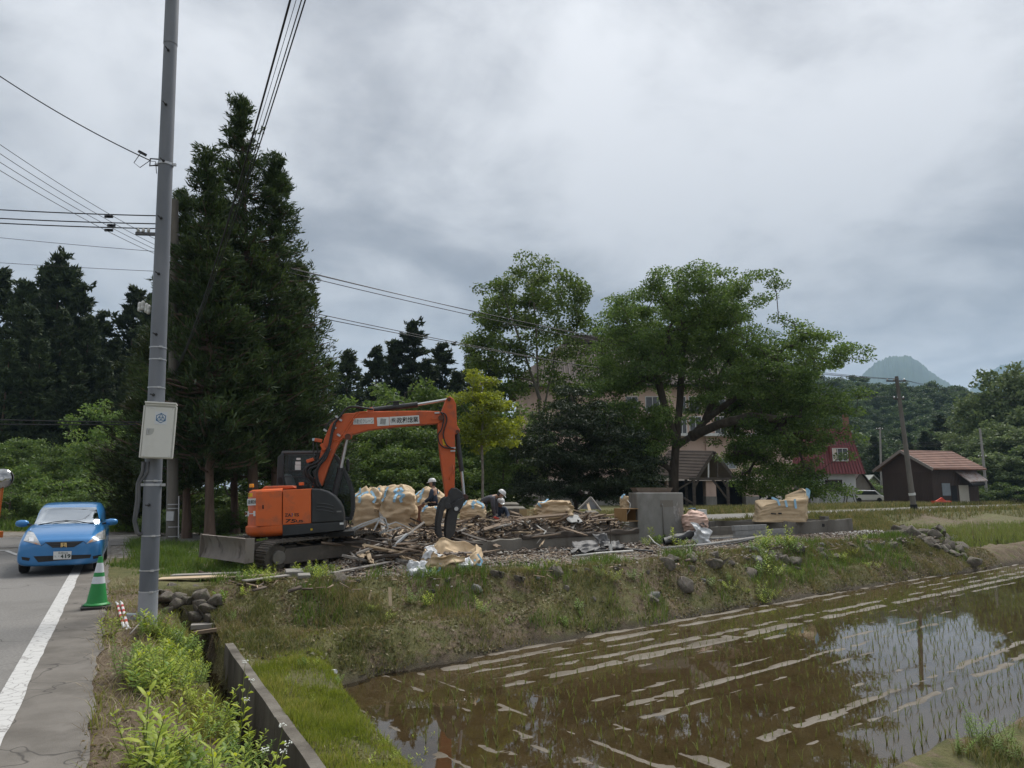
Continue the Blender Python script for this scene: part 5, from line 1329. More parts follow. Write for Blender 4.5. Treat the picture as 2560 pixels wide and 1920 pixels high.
q = P(429, 1290, OPY - .1); child(MB().box(q + V3((0, -.08, 0)), (.24, .08, .3)).build('plate', M_STEEL), op)
child(MB().cyl(P(446, 1345, OPY - .1), P(447, 1240, OPY - .1), .02, .02, 8).build('ground_pipe', M_STEEL), op)
# --- far poles
def far_pole(label, base, top, r0, r1, arms, m=M_CPOLE):
    r = thing('utility_pole', label, 'pole', base)
    child(MB().tube([base - V3((0, 0, .3)), top], [r0, r1], 14).build('shaft', m, smooth='auto'), r)
    for k, w_ in arms:
        q = base.lerp(top, k)
        child(MB().beam(q - V3((w_ * .55, 0, 0)), q + V3((w_ * .45, 0, 0)), .10, .10).build('crossarm', M_WOOD_D), r)
        for d in (-.5, -.15, .38): child(MB().lathe([(.03, .05), (.07, .08), (.05, .13), (.07, .17), (.0, .22)], 8, q + V3((w_ * d, 0, 0))).build('insulator', M_CERAM), r)
    return r
lp_b = P(2287, 1287, 55); lp_t = P(2241, 941, 55); lp_b.z = hz(lp_b.x, 55)
lp = far_pole('leaning grey pole beside the far road, in front of the brown shed', lp_b, lp_t, .21, .13, ((.965, 1.5), (.83, .8)))
q = lp_b.lerp(lp_t, .12); child(MB().tube([q, q + V3((-.02, 0, .18))], .245, 14).build('white_band', M_FRAME_W), lp)
q = lp_b.lerp(lp_t, .055); child(MB().tube([lp_b, q], .25, 14).build('dark_foot', M_DARK), lp)
b_ = P(2203, 1235, 96); far_pole('thin pale pole between the red roofed house and the wood', V3((b_.x, 96, .2)), P(2200, 1068, 96), .16, .11, ((.97, .9),), mat('pale_concrete_pole', (.26, .25, .235, 1), (.3, .29, .27, 1), scale=1, rough=.9))
b_ = P(2468, 1248, 80); rp = far_pole('slim grey pole standing right of the brown shed', V3((b_.x, 80, .25)), P(2450, 1072, 80), .17, .11, ((.62, .9),), MATS['pale_concrete_pole'])
def wire(label, p0, p1, sag, r=.012, group='overhead wires', n=22, name='power_line'):
    p0, p1 = V3(p0), V3(p1)
    pts = [p0.lerp(p1, i / n) - V3((0, 0, sag * 4 * (i / n) * (1 - i / n))) for i in range(n + 1)]
    return tag(MB().tube(pts, r, 5).build(name, M_WIRE, smooth=True), label, 'cable', group)
a_top = [P(420, v, OPY) for v in (540, 560, 572)]
for i, (v0, q) in enumerate(zip((523, 545, 557), a_top)):
    w_ = wire('thick sleeved wire, %s of three, from the left to the hidden pole' % ('top', 'middle', 'lowest')[i], P(-120, v0 - 6, OPY + 1), q, .05, .022)
    b = MB()
    for u in (275, 282) if i == 1 else (268, 276): b.box(P(u, v0 + (u + 120) * .037 + 4, OPY + .35), (.18, .05, .09))
    b.build('spacer', M_WIRE, w_)
for i, (v0, v1) in enumerate(((358, 618), (382, 632), (405, 642), (427, 652))):
    wire('slanting thin wire, %s of four, at upper left behind the steel pole' % ('first', 'second', 'third', 'lowest')[i], P(-60, v0 - 38, 15), P(430, v1, OPY - .1), .15, .008)
for v0, v1, lab in ((592, 632, 'lone thin wire below the thick sleeved wires'), (658, 680, 'lone thin wire above the dark wood')):
    wire(lab, P(-100, v0 - 8, OPY + 3), P(432, v1, OPY), .03, .009)
for v0, v1, lab in ((1046, 1056, 'upper low cable in front of the dark wood'), (1059, 1060, 'lower cable in front of the dark wood')):
    wire(lab, P(-100, v0, OPY + 1), P(430, v1, OPY), .03, .02)
br = mp_at(407)[0] + V3((-mp_r(.5) - .13, -.02, .03))
sv = wire('black service wire anchored to the bracket of the steel pole', P(-60, 150, 10.0), br, .08, .009)
q = P(356, 383, MPB.y); MB().box(q, (.14, .03, .04), RY(.5)).tube([q + V3((-.03, 0, 0)), q + V3((-.12, 0, -.16)), q + V3((-.02, 0, -.24)), q + V3((.12, 0, -.13)), q + V3((.22, 0, -.14)), q + V3((.25, 0, -.34))], .006, 5).build('clamp_loop', M_WIRE, sv)
for i, (u, v, m, rr) in enumerate(((742, -60, 930, .013), (772, -60, 915, .007), (782, -60, 922, .009), (758, -60, 905, .004))):
    wire('%s cable of the bundle coming down from overhead to the cedar clump' % ('thick leftmost', 'second', 'rightmost', 'thinnest')[i], P(u, v, 7.0 + .15 * i), P(437 + 3 * i, m, OPY), .62 - .06 * i, rr, 'cable bundle from overhead', 30, 'overhead_cable')
for i, (v0, v1) in enumerate(((596, 940), (610, 944), (600, 951), (705, 975), (720, 980))):
    wire(('top of three power wires crossing the sky to the spreading tree', 'middle of three power wires crossing the sky to the spreading tree', 'lowest of three power wires crossing the sky to the spreading tree', 'upper of two low wires above the centre trees', 'lower of two low wires above the centre trees')[i],
         P(437, v0, OPY), lp_b.lerp(lp_t, .965 if i < 3 else .83) + V3((-.6 + .5 * (i % 3), 0, .15)), .9 + .1 * (i % 2), .016, 'wires across the centre of the sky', 30)
for i, v in enumerate((1102, 1107, 1112)):
    wire(('upper', 'middle', 'lower')[i] + ' wire between the slim pole and the leaning pole', P(2050, v + 2, 74), P(2452, v - 3, 80), .25, .014, 'wires in front of the right hill')
wire('wire running off to the right edge from the slim pole', P(2452, 1098, 80), P(2700, 1106, 84), .2, .016, 'wires in front of the right hill')
for i in range(2): wire('%s wire running off to the right edge from the leaning pole' % ('upper', 'lower')[i], lp_b.lerp(lp_t, .965) + V3((.5, 0, .1)), P(2800, 1010 + 30 * i, 70), .6, .012, 'wires in front of the right hill')
# ------------------------------------------------------------------ excavator
from mathutils.bvhtree import BVHTree
M_ORANGE = mat('orange_machine_paint', (.58, .11, .020, 1), (.61, .125, .028, 1), scale=2.5, rough=.42, spec=.45, base3=(.36, .10, .045, 1), scale3=3, mid3=(.52, .72), bump=.06, bscale=6)
M_ORANGE_D = mat('dusty_orange_paint', (.47, .085, .022, 1), (.51, .105, .032, 1), scale=3, rough=.55, base3=(.30, .085, .045, 1), scale3=4, mid3=(.52, .72))
M_CHAR = mat('charcoal_panel', (.022, .024, .027, 1), (.032, .034, .037, 1), scale=3, rough=.42, spec=.4, base3=(.05, .05, .05, 1), scale3=6, mid3=(.62, .8))
M_GRAP = mat('black_worn_steel', (.022, .022, .024, 1), (.042, .042, .044, 1), scale=5, rough=.5, base3=(.07, .065, .06, 1), scale3=7, mid3=(.62, .8))
M_TRACK = mat('muddy_track_steel', (.075, .064, .052, 1), (.13, .112, .092, 1), scale=6, rough=.85, bump=.4, bscale=30, base3=(.05, .045, .04, 1), scale3=3, mid3=(.5, .7))
M_BLADE = mat('dusty_blade_steel', (.15, .128, .108, 1), (.21, .185, .16, 1), scale=3, rough=.8, bump=.35, bscale=25, base3=(.085, .07, .06, 1), scale3=5, mid3=(.52, .68), stretch=(1, 1, .5))
M_CHROME = mat('cylinder_rod', (.45, .45, .46, 1), (.5, .5, .51, 1), scale=4, rough=.3, metal=.7)
M_WSIGN = mat('white_sign_board', (.62, .63, .62, 1), (.56, .57, .56, 1), scale=5, rough=.5)
M_INK = mat('black_ink', (.012, .012, .013, 1), rough=.6)
M_YEL = mat('yellow_label', (.62, .42, .02, 1), (.55, .36, .02, 1), scale=9, rough=.6)
G_CAB = glass_mat('cab_glass', (.50, .58, .58, 1), .0, 1.4)
ORG = V3((-5.02, 17.45, 0.03))
MU = Matrix.Translation(ORG) @ Matrix.Rotation(math.radians(11), 4, 'Z') @ Matrix.Rotation(math.radians(-3.3), 4, 'Y')
MUi = MU.inverted(); MUn = (MU.to_3x3() @ V3((0, 1, 0))).normalized()
def LU(u, v, yl):
    p = MUi @ on_plane(u, v, MU @ V3((0, yl, 0)), MUn); return p.x, p.z
def z2(x, y, yl=0.0): return LU(560 + x * .28933, 960 + y * .28933, yl)
def z4(x, y, yl=-1.13): return LU(580 + x * .2169, 1080 + y * .2170, yl)
def q2(x, y, yl=0.0): a, c = z2(x, y, yl); return V3((a, yl, c))
def q4(x, y, yl=-1.13): a, c = z4(x, y, yl); return V3((a, yl, c))
exc = thing('excavator', 'orange and charcoal excavator with a black grapple on its folded arm', 'excavator')
exc.matrix_world = MU
XZ = lambda a, c, y: V3((a, y, c))
zb_, zt_ = z4(300, 1215)[1], z4(300, 662)[1]; zm_ = z4(300, 1080)[1]
xf = z4(578, 900)[0]; xr = z4(96, 1080)[0] - .02
def plan(r_in, inset=0.0):
    pts = [(xf, -1.13 + inset)]
    for i in range(15):
        a = math.pi * (1.5 - i / 14);
        pts.append((xr + .62 + (.62 - inset) * math.cos(a) * 1.0, (1.13 - inset) * math.copysign(abs(math.sin(a)) ** .62, math.sin(a))))
    pts.append((xf, 1.13 - inset)); return pts
def loft_plan(levels):
    b = MB(); n = None; V = []
    for z, ins in levels:
        pts = plan(0, ins); n = len(pts); V += [(a, y, z) for a, y in pts]
    m = len(levels); Fc = [(i * n + k, i * n + (k + 1) % n, (i + 1) * n + (k + 1) % n, (i + 1) * n + k) for i in range(m - 1) for k in range(n)]
    return b.add(V, Fc + [tuple(range(n))[::-1], tuple(range((m - 1) * n, m * n))])
cw = loft_plan([(zb_, .10), (zb_ + .06, .02), (zb_ + .12, 0), (zm_ - .03, 0), (zm_, .05), (zt_ - .10, .06), (zt_ - .03, .085), (zt_, .16)]).build('counterweight', M_ORANGE, exc, smooth='auto')
def side_plate(name, pts, y0, y1, m, par, bev=.012): return MB().prism([z4(*p) for p in pts], XZ, y0, y1).build(name, m, par, bevel=bev)
d1 = side_plate('engine_door', [(274, 690), (574, 672), (574, 1078), (274, 1088)], -1.128, -1.05, M_ORANGE, exc)
side_plate('door_handle', [(300, 845), (348, 842), (348, 888), (300, 890)], -1.134, -1.12, M_ORANGE_D, d1, .004)
side_plate('handle_slot', [(350, 842), (366, 841), (366, 887), (350, 888)], -1.132, -1.12, M_DARK, d1, 0)
d2 = side_plate('side_panel', [(586, 668), (910, 652), (910, 1052), (586, 1072)], -1.13, -.6, M_ORANGE, exc)
cov = [(914, 652), (1010, 655), (1100, 682), (1180, 735), (1240, 803), (1275, 870), (1290, 950), (1291, 1030), (914, 1052)]
tk = side_plate('tank_cover', cov, -1.13, -.35, M_CHAR, exc, .03)
for k in range(3):
    b = MB(); y0 = 822 + 38 * k
    b.tube([q4(975, y0, -1.135), q4(1050, y0 + 2, -1.14), q4(1120, y0 + 14, -1.14), q4(1178, y0 + 32, -1.135)], .012, 6); b.build('louvre_rib', mat('rib_grey', (.06, .062, .065, 1), rough=.5), tk, smooth=True)
side_plate('badge', [(1206, 908), (1262, 906), (1262, 922), (1206, 925)], -1.134, -1.128, mat('badge_grey', (.16, .16, .16, 1), rough=.5), tk, 0)
sk = side_plate('skirt', [(580, 1076), (1292, 1032), (1292, 1130), (1200, 1142), (580, 1203)], -1.125, 1.05, M_CHAR, exc)
side_plate('skirt_label', [(1242, 1045), (1286, 1042), (1286, 1066), (1242, 1068)], -1.132, -1.12, M_WSIGN, sk, 0)
side_plate('warning_sticker', [(905, 1112), (928, 1111), (928, 1133), (905, 1134)], -1.13, -1.12, M_YEL, sk, 0)
MB().box((.3, 0, zb_ - .06), (1.9, 1.9, .1)).build('swing_deck', M_DARK, exc)
MB().prism([z4(560, 690), z4(905, 668), z4(905, 690), z4(560, 710)], XZ, -1.02, .05).build('hood_top', M_CHAR, exc)
MB().prism([(xf - .5, zt_ - .02), (xf + .3, zt_ - .02), (xf + .2, zt_ + .05), (xf - .4, zt_ + .07)], XZ, -.9, 1.0).build('engine_hood', M_ORANGE_D, exc, bevel=.02)
def put(body, fn, x0, y0, x1, y1, yl, m, par, bold=0.0, shear=0.0, name='lettering'):
    p, px, py = fn(x0, y1, yl), fn(x1, y1, yl), fn(x0, y0, yl)
    return lettering(body, p, px - p, py - p, m, par, name, .004, bold, shear)
put('ZA', q4, 610, 938, 682, 976, -1.131, M_INK, d2, .02)
put('IS', q4, 722, 934, 773, 972, -1.131, M_INK, d2, .02)
put('X', q4, 680, 930, 722, 976, -1.132, mat('x_print', (.09, .05, .20, 1), (.62, .30, .03, 1), scale=26, rough=.5, mid=(.48, .52), detail=0), d2, .03)
put('75', q4, 610, 1003, 730, 1046, -1.131, M_INK, d2, .03, .1)
put('US', q4, 738, 1012, 820, 1042, -1.131, M_INK, d2, .03)
def tail_point(fr, z, off):
    i = fr * 14; k = min(13, int(i)); pts = plan(0, .0)[1:-1]
    a, c = pts[k], pts[k + 1]; t = i - k
    x_, y_ = a[0] + (c[0] - a[0]) * t, a[1] + (c[1] - a[1]) * t
    nx_, ny_ = (c[1] - a[1]), -(c[0] - a[0]); L_ = math.hypot(nx_, ny_)
    return V3((x_ + nx_ / L_ * -off, y_ + ny_ / L_ * -off, z))
def wrap_text(body, f0, f1, z0, z1, off, m, name, bold=0.02):
    V, Fc, _ = text_polys(body, bold)
    return MB().add([tail_point(f0 + (f1 - f0) * a, z0 + (z1 - z0) * c, off) for a, c in V], Fc).build(name, m, cw)
zA, zB = z4(140, 978)[1], z4(140, 918)[1]
def sgn_off():
    p, q = tail_point(.2, 1, 0), tail_point(.2, 1, .02); c = V3((xr + .62, 0, 1)); return 1 if (q - c).length > (p - c).length else -1
SG = sgn_off()
wrap_text('HITACHI', .93, .10, zA, zB, .008 * SG, M_WSIGN, 'maker_lettering')
zA, zB = z4(140, 852)[1], z4(140, 772)[1]
b = MB(); b.grid(lambda i, j: tail_point(.30 - .255 * i, zA + (zB - zA) * j, .004 * SG - .045 * SG * 0), 10, 1); b.build('company_board', M_WSIGN, cw)
wrap_text('政和総業', .275, .06, zA + .03, zB - .03, .010 * SG, M_INK, 'company_lettering', .01)
side_plate('warning_sticker', [(184, 706), (229, 703), (229, 748), (184, 751)], -1.085, -1.055, M_YEL, cw, 0)
put('!', q4, 192, 712, 200, 742, -1.0855, M_INK, cw)
bl = MB().cyl(q4(226, 655, -.9), q4(226, 640, -.9), .03, .03, 10).build('beacon', M_CHAR, exc)
MB().cyl(q4(226, 640, -.9), q4(226, 598, -.9), .055, .05, 14).build('beacon_lens', mat('amber_lens', (.75, .28, .02, 1), rough=.25), bl, bevel=.01)
NEAR, FARY = .12, 1.10
cabp = [(585, 236), (1130, 232), (1205, 290), (1275, 420), (1340, 560), (1386, 700), (1392, 900), (1368, 1000), (1010, 1010), (575, 690)]
cpn = [q4(x, y, NEAR) for x, y in cabp]
cab = thing('cab', None, None); cab.parent = exc
b = MB()
for yl in (NEAR, FARY):
    pts = [V3((p.x, yl, p.z)) for p in cpn]
    for i in range(len(pts)):
        b.beam(pts[i], pts[(i + 1) % len(pts)], .09 if i in (3, 4, 5) else .075, .075, (0, 1, 0))
for i in (0, 1, 2, 6, 7): b.beam(V3((cpn[i].x, NEAR, cpn[i].z)), V3((cpn[i].x, FARY, cpn[i].z)), .07, .07)
b.build('cab_frame', M_CHAR, cab, bevel=.01)
MB().prism([z4(572, 243, NEAR), z4(585, 222, NEAR), z4(1130, 218, NEAR), z4(1190, 262, NEAR), z4(1120, 243, NEAR)], XZ, NEAR - .04, FARY + .04).build('cab_roof', mat('cab_roof_grey', (.11, .115, .12, 1), rough=.5), cab, bevel=.015)
rp_ = q4(548, 480, NEAR); MB().prism([z4(575, 250, NEAR), z4(600, 250, NEAR), z4(585, 660, NEAR), z4(515, 660, NEAR), z4(530, 290, NEAR)], XZ, NEAR - .06, NEAR + .05).build('rear_pillar', M_CHAR, cab, bevel=.02)
MB().lathe([(.055, -.01), (.055, .01)], 16, q4(556, 560, NEAR - .07), RX(math.pi / 2), 1, 1.6).build('speaker_hole', M_DARK, cab)
side = [cpn[i] for i in range(len(cpn))]
MB().add([V3((p.x, NEAR + .02, p.z)) for p in side], [tuple(range(len(side)))]).build('side_glass', G_CAB, cab)
MB().add([V3((p.x, FARY - .02, p.z)) for p in side], [tuple(range(len(side)))]).build('door_glass', G_CAB, cab)
fr = [cpn[i] for i in (2, 3, 4, 5, 6)]
MB().add([V3((p.x - .03, y, p.z)) for y in (NEAR + .04, FARY - .04) for p in fr], [(i, i + 1, i + 6, i + 5) for i in range(4)]).build('front_glass', G_CAB, cab)
for (x0, y0, x1, y1) in ((742, 298, 790, 322), (730, 340, 792, 378), (726, 382, 792, 438)):
    MB().prism([z4(x0, y0, NEAR), z4(x1, y0, NEAR), z4(x1, y1, NEAR), z4(x0, y1, NEAR)], XZ, NEAR + .0, NEAR + .012).build('notice', M_WSIGN, cab)
for y in (440, 515): MB().beam(q4(600, y, NEAR - .02), q4(870, y + 6, NEAR - .02), .02, .02).build('guard_bar', M_CHAR, cab)
MB().prism([z4(600, 490, .5), z4(650, 478, .5), z4(690, 520, .5), z4(735, 640, .5), z4(640, 650, .5)], XZ, .42, .86).build('seat', mat('grey_seat_cover', (.26, .28, .29, 1), (.18, .19, .2, 1), scale=6, rough=.7), cab, bevel=.04)
MB().prism([z4(800, 610, .3), z4(900, 590, .3), z4(920, 650, .3), z4(800, 650, .3)], XZ, .2, .5).build('console', mat('console_grey', (.2, .2, .19, 1), rough=.6), cab, bevel=.03)
side_plate('fuel_box', [(725, 620), (800, 616), (800, 655), (725, 660)], -.8, -.6, M_DARK, exc, .01)
side_plate('red_cap', [(752, 580), (808, 576), (808, 614), (752, 616)], -.78, -.62, M_ORANGE, exc, .01)
boom_o = [(765, 895), (795, 770), (835, 610), (868, 480), (925, 352), (985, 295), (1045, 262), (1250, 246), (1850, 240), (1888, 258), (1900, 295), (1872, 332), (1840, 345), (1500, 372), (1250, 402), (1122, 438), (1045, 460), (1008, 498), (965, 572), (905, 722), (850, 880)]
boom = MB().prism([z2(*p) for p in boom_o], XZ, -.17, .17).build('boom', M_ORANGE_D, exc, bevel=.015)
MB().cyl(q2(1875, 292, -.23), q2(1875, 292, .23), .07, .07, 18).build('boom_pin', mat('pin_brown', (.10, .04, .025, 1), rough=.6), boom)
MB().cyl(q2(1070, 455, -.2), q2(1070, 455, .2), .075, .075, 18).build('cylinder_pin', MATS['pin_brown'], boom)
MB().prism([z2(x, y) for x, y in ((1030, 430), (1110, 425), (1105, 470), (1065, 482), (1030, 468))], XZ, -.19, .19).build('cylinder_lug', M_ORANGE_D, boom, bevel=.01)
MB().prism([z2(x, y) for x, y in ((1790, 285), (1860, 270), (1862, 312), (1795, 318), (1780, 302))], XZ, -.185, -.165).build('reinforcing_plate', M_ORANGE_D, boom, bevel=.004)
MB().prism([z2(x, y) for x, y in ((1235, 250), (1240, 215), (1275, 202), (1295, 220), (1292, 250))], XZ, -.12, .12).build('cylinder_bracket', M_ORANGE_D, boom, bevel=.01)
def board(name, c4, par, yl):
    return MB().add([q2(x, y, yl) for x, y in c4] + [q2(x, y, yl + .006) for x, y in c4], [(0, 1, 2, 3), (0, 4, 5, 1), (1, 5, 6, 2), (2, 6, 7, 3), (3, 7, 4, 0)]).build(name, M_WSIGN, par)
def put2(body, c4, m, par, yl, bold=.012):
    V, Fc, _ = text_polys(body, bold); a, b_, c, d = [q2(x, y, yl) for x, y in c4]      # top-left, top-right, bottom-right, bottom-left
    return MB().add([d.lerp(c, i).lerp(a.lerp(b_, i), j) for i, j in V], Fc).build('lettering', m, par)
s1 = board('sign_board', [(1117, 298), (1294, 290), (1296, 344), (1117, 350)], boom, -.178)
put2('移動式クレーン', [(1120, 305), (1291, 297), (1292, 338), (1120, 345)], mat('grey_ink', (.06, .06, .065, 1), rough=.6), s1, -.180, .0)
s2 = board('sign_board', [(1321, 290), (1424, 285), (1427, 358), (1325, 364)], boom, -.178)
s3 = board('sign_board', [(1429, 284), (1684, 270), (1690, 341), (1431, 356)], boom, -.178)
put2('政和総業', [(1492, 289), (1678, 280), (1680, 330), (1494, 341)], M_INK, s3, -.180, .018)
put2('(株)', [(1440, 293), (1488, 291), (1489, 338), (1441, 341)], M_INK, s3, -.180, .012)
b = MB(); c_ = q2(1374, 324, -.180); ux, uz = q2(1384, 323.5, -.18) - c_, q2(1374.3, 314, -.18) - c_
for i in range(4):                                # woven diamond emblem
    a = math.radians(45 + 90 * i - 8); o_ = ux * math.cos(a) * 1.75 + uz * math.sin(a) * 1.75
    t1 = a + (math.pi / 4 if i % 2 else -math.pi / 4)
    d_, n_ = ux * math.cos(t1) + uz * math.sin(t1), -ux * math.sin(t1) + uz * math.cos(t1)
    for k in (-1, 0, 1):
        p = c_ + o_ + n_ * (.82 * k); b.add([p - d_ * 1.2 - n_ * .2, p + d_ * 1.2 - n_ * .2, p + d_ * 1.2 + n_ * .2, p - d_ * 1.2 + n_ * .2], [(0, 1, 2, 3)])
b.build('emblem', M_INK, s2)
arm_o = [(1945, 113), (1918, 130), (1903, 170), (1880, 235), (1846, 330), (1842, 360), (1862, 600), (1912, 978), (1985, 962), (1992, 700), (1990, 440), (2028, 426), (2034, 406), (2008, 360), (2000, 180), (1978, 132)]
arm_ = MB().prism([z2(*p) for p in arm_o], XZ, -.15, .15).build('arm', M_ORANGE_D, exc, bevel=.015)
for x, y in ((1943, 132), (2018, 412)): MB().cyl(q2(x, y, -.19), q2(x, y, .19), .05, .05, 16).build('arm_pin', MATS['pin_brown'], arm_)
MB().prism([z2(x, y) for x, y in ((1880, 480), (1904, 475), (1914, 530), (1890, 535))], XZ, -.155, -.149).build('warning_sticker', M_YEL, arm_)
MB().tube([q2(1985, 700, -.16), q2(1978, 760, -.17), q2(1955, 800, -.17), q2(1945, 825, -.17)], .012, 6).build('grease_line', M_ORANGE_D, arm_, smooth=True)
def ram(name, a, mid_, c, rb_, rr2, yl):
    o = MB().cyl(q2(*a, yl), q2(*mid_, yl), rb_, rb_, 18).build(name, M_GRAP, exc, smooth='auto')
    MB().cyl(q2(*mid_, yl), q2(*c, yl), rr2, rr2, 14).build('piston_rod', M_CHROME, o, smooth='auto')
    MB().cyl(q2(*mid_, yl) - (q2(*mid_, yl) - q2(*a, yl)).normalized() * .05, q2(*mid_, yl) + (q2(*mid_, yl) - q2(*a, yl)).normalized() * .01, rb_ * 1.12, rb_ * 1.12, 18).build('gland', M_GRAP, o)
    return o
rc_ = ram('arm_cylinder', (1270, 226), (1670, 178), (1935, 134), .068, .036, 0)
ram('boom_cylinder', (950, 980), (1010, 728), (1066, 458), .075, .04, .0)
ram('grapple_cylinder', (2012, 424), (2054, 752), (2074, 965), .06, .036, 0)
MB().prism([z2(x, y) for x, y in ((1462, 200), (1462, 150), (1510, 146), (1512, 192))], XZ, -.05, .05).build('valve_block', M_GRAP, rc_)
MB().prism([z2(x, y) for x, y in ((2060, 955), (2085, 950), (2110, 975), (2100, 1005), (2000, 960), (1995, 935))], XZ, -.10, .10).build('link', mat('rusty_link', (.06, .03, .025, 1), (.09, .05, .04, 1), scale=6, rough=.8), exc, bevel=.01)
gr_ = thing('grapple', None, None); gr_.parent = exc
MB().prism([z2(x, y) for x, y in ((1935, 925), (1960, 897), (2000, 897), (2050, 935), (2068, 990), (2060, 1040), (2020, 1090), (1985, 1110), (1940, 1100), (1920, 1010))], XZ, -.2, .2).build('head', M_GRAP, gr_, bevel=.02)
jaw1 = [(1925, 965), (1886, 990), (1852, 1060), (1832, 1180), (1828, 1285), (1850, 1328), (1898, 1345), (1872, 1300), (1864, 1200), (1888, 1095), (1945, 1015)]
jaw2 = [(1985, 1010), (1935, 1060), (1912, 1180), (1906, 1290), (1916, 1338), (1950, 1330), (1985, 1280), (2008, 1130), (2056, 1042), (2058, 980)]
for yl in (-.36, -.12, .12, .36): MB().prism([z2(*p) for p in jaw1], XZ, yl - .025, yl + .025).build('tine', M_GRAP, gr_, bevel=.008)
for yl in (-.24, .0, .24): MB().prism([z2(*p) for p in jaw2], XZ, yl - .035, yl + .035).build('tine', M_GRAP, gr_, bevel=.008)
for (x, y) in ((1855, 1290), (1860, 1130), (1920, 1000)): MB().cyl(q2(x, y, -.36), q2(x, y, .36), .045, .045, 10).build('cross_bar', M_GRAP, gr_)
for (x, y) in ((1950, 1300), (1985, 1150)): MB().cyl(q2(x, y, -.24), q2(x, y, .24), .05, .05, 10).build('cross_bar', M_GRAP, gr_)
pn = MB().cyl(q2(2008, 1078, -.30), q2(2008, 1078, .30), .085, .085, 22).build('pivot', M_GRAP, gr_, bevel=.01)
MB().cyl(q2(2008, 1078, -.33), q2(2008, 1078, -.29), .05, .05, 18).build('pivot_cap', M_CHROME, pn)
MB().cyl(q2(1936, 1055, -.40), q2(1936, 1055, .40), .08, .08, 22).build('pivot', M_GRAP, gr_, bevel=.01)
def hose(pts, yl, r, m=M_BLACK, name='hose', par=boom):
    p = [q2(x, y, yl) for x, y in pts]
    out = []
    for i in range(len(p) - 1):
        a0, a1, a2, a3 = p[max(i - 1, 0)], p[i], p[i + 1], p[min(i + 2, len(p) - 1)]
        for k in range(4):
            t = k / 4; out.append(.5 * ((2 * a1) + (a2 - a0) * t + (2 * a0 - 5 * a1 + 4 * a2 - a3) * t * t + (3 * a1 - a0 - 3 * a2 + a3) * t ** 3))
    out.append(p[-1])
    return MB().tube(out, r, 7).build(name, m, par, smooth=True)
hose([(820, 900), (770, 835), (712, 775), (722, 712), (800, 680), (862, 615), (905, 540), (925, 440), (950, 350), (1000, 285), (1060, 210), (1130, 196), (1240, 212), (1290, 218)], -.22, .026)
hose([(830, 900), (782, 830), (735, 780), (742, 730), (812, 700), (880, 610), (918, 520), (938, 420), (962, 340)], -.25, .024)
hose([(800, 895), (750, 850), (700, 790), (700, 730), (770, 690), (850, 640), (895, 560)], -.19, .026)
hose([(840, 890), (812, 830), (806, 760), (830, 700), (880, 640), (915, 550)], -.27, .026)
hose([(815, 895), (790, 800), (800, 740), (850, 660)], -.30, .024)
hose([(775, 480), (772, 560), (778, 620), (762, 665)], -.2, .018); hose([(800, 500), (806, 560), (808, 610), (795, 665)], -.2, .018)
hose([(880, 400), (905, 340), (960, 300), (1020, 275)], -.19, .014); hose([(860, 420), (890, 350), (950, 295)], -.19, .012)
hose([(1870, 246), (1910, 260), (1925, 310), (1900, 400), (1895, 450), (1920, 520), (1955, 548), (1990, 552)], -.19, .017, par=arm_)
hose([(1880, 250), (1900, 290), (1880, 390), (1850, 440), (1862, 510), (1905, 548), (1985, 556)], -.20, .017, par=arm_)
hose([(1400, 182), (1430, 160), (1470, 152), (1530, 150), (1555, 165)], -.07, .014, par=rc_)
hose([(1240, 238), (1150, 246), (1130, 262), (1060, 370), (1000, 462), (945, 488)], -.18, .011, M_ORANGE, 'pipe'); hose([(1240, 245), (1165, 256), (1080, 370), (1012, 475), (950, 500)], -.18, .011, M_ORANGE, 'pipe')
hose([(1290, 240), (1500, 236), (1720, 234), (1850, 240)], -.12, .011, M_ORANGE, 'pipe')
b = MB()
for x, y in ((955, 375), (992, 442), (1005, 310), (908, 562), (975, 285), (875, 400)): b.box(q2(x, y, -.19), (.09, .05, .045), RY(.6))
b.build('pipe_clamps', M_STEEL, boom)
b = MB()
for x, y in ((1982, 552), (1978, 578), (1840, 250)): b.box(q2(x, y, -.18), (.12, .05, .035))
b.build('hose_ends', M_STEEL, arm_)
for x, y, r_ in ((815, 488, .2), (745, 660, -.3), (855, 545, 1.1)): MB().box(q2(x, y, -.2), (.18, .09, .08), RY(r_)).build('stop_valve', M_ORANGE_D, boom, bevel=.01)
MB().box(q2(778, 480, -.2), (.08, .06, .06)).build('valve_knob', mat('pale_blue', (.4, .52, .6, 1), rough=.5), boom)
mr_ = q4(1335, 380, 1.15); MB().box(mr_, (.08, .22, .32)).build('mirror', M_CHAR, cab, bevel=.03)
MT = Matrix.Translation(V3((-5.02, 17.45, .02))) @ Matrix.Rotation(math.radians(47), 4, 'Z') @ Matrix.Rotation(math.radians(-2.6), 4, 'Y')
und = thing('undercarriage', None, None); und.parent = exc; und.matrix_parent_inverse = MUi; und.matrix_basis = MT
TL, TR, TG, TW = 1.22, .33, .92, .45
per = 4 * TL + 2 * math.pi * TR; NSH = 42
def track_pt(s_):
    s_ %= per
    if s_ < 2 * TL: return V3((-TL + s_, 0, 2 * TR)), V3((0, 0, 1))
    s_ -= 2 * TL
    if s_ < math.pi * TR: a = s_ / TR; return V3((TL + TR * math.sin(a), 0, TR + TR * math.cos(a))), V3((math.sin(a), 0, math.cos(a)))
    s_ -= math.pi * TR
    if s_ < 2 * TL: return V3((TL - s_, 0, 0)), V3((0, 0, -1))
    s_ -= 2 * TL; a = s_ / TR; return V3((-TL - TR * math.sin(a), 0, TR - TR * math.cos(a))), V3((-math.sin(a), 0, -math.cos(a)))
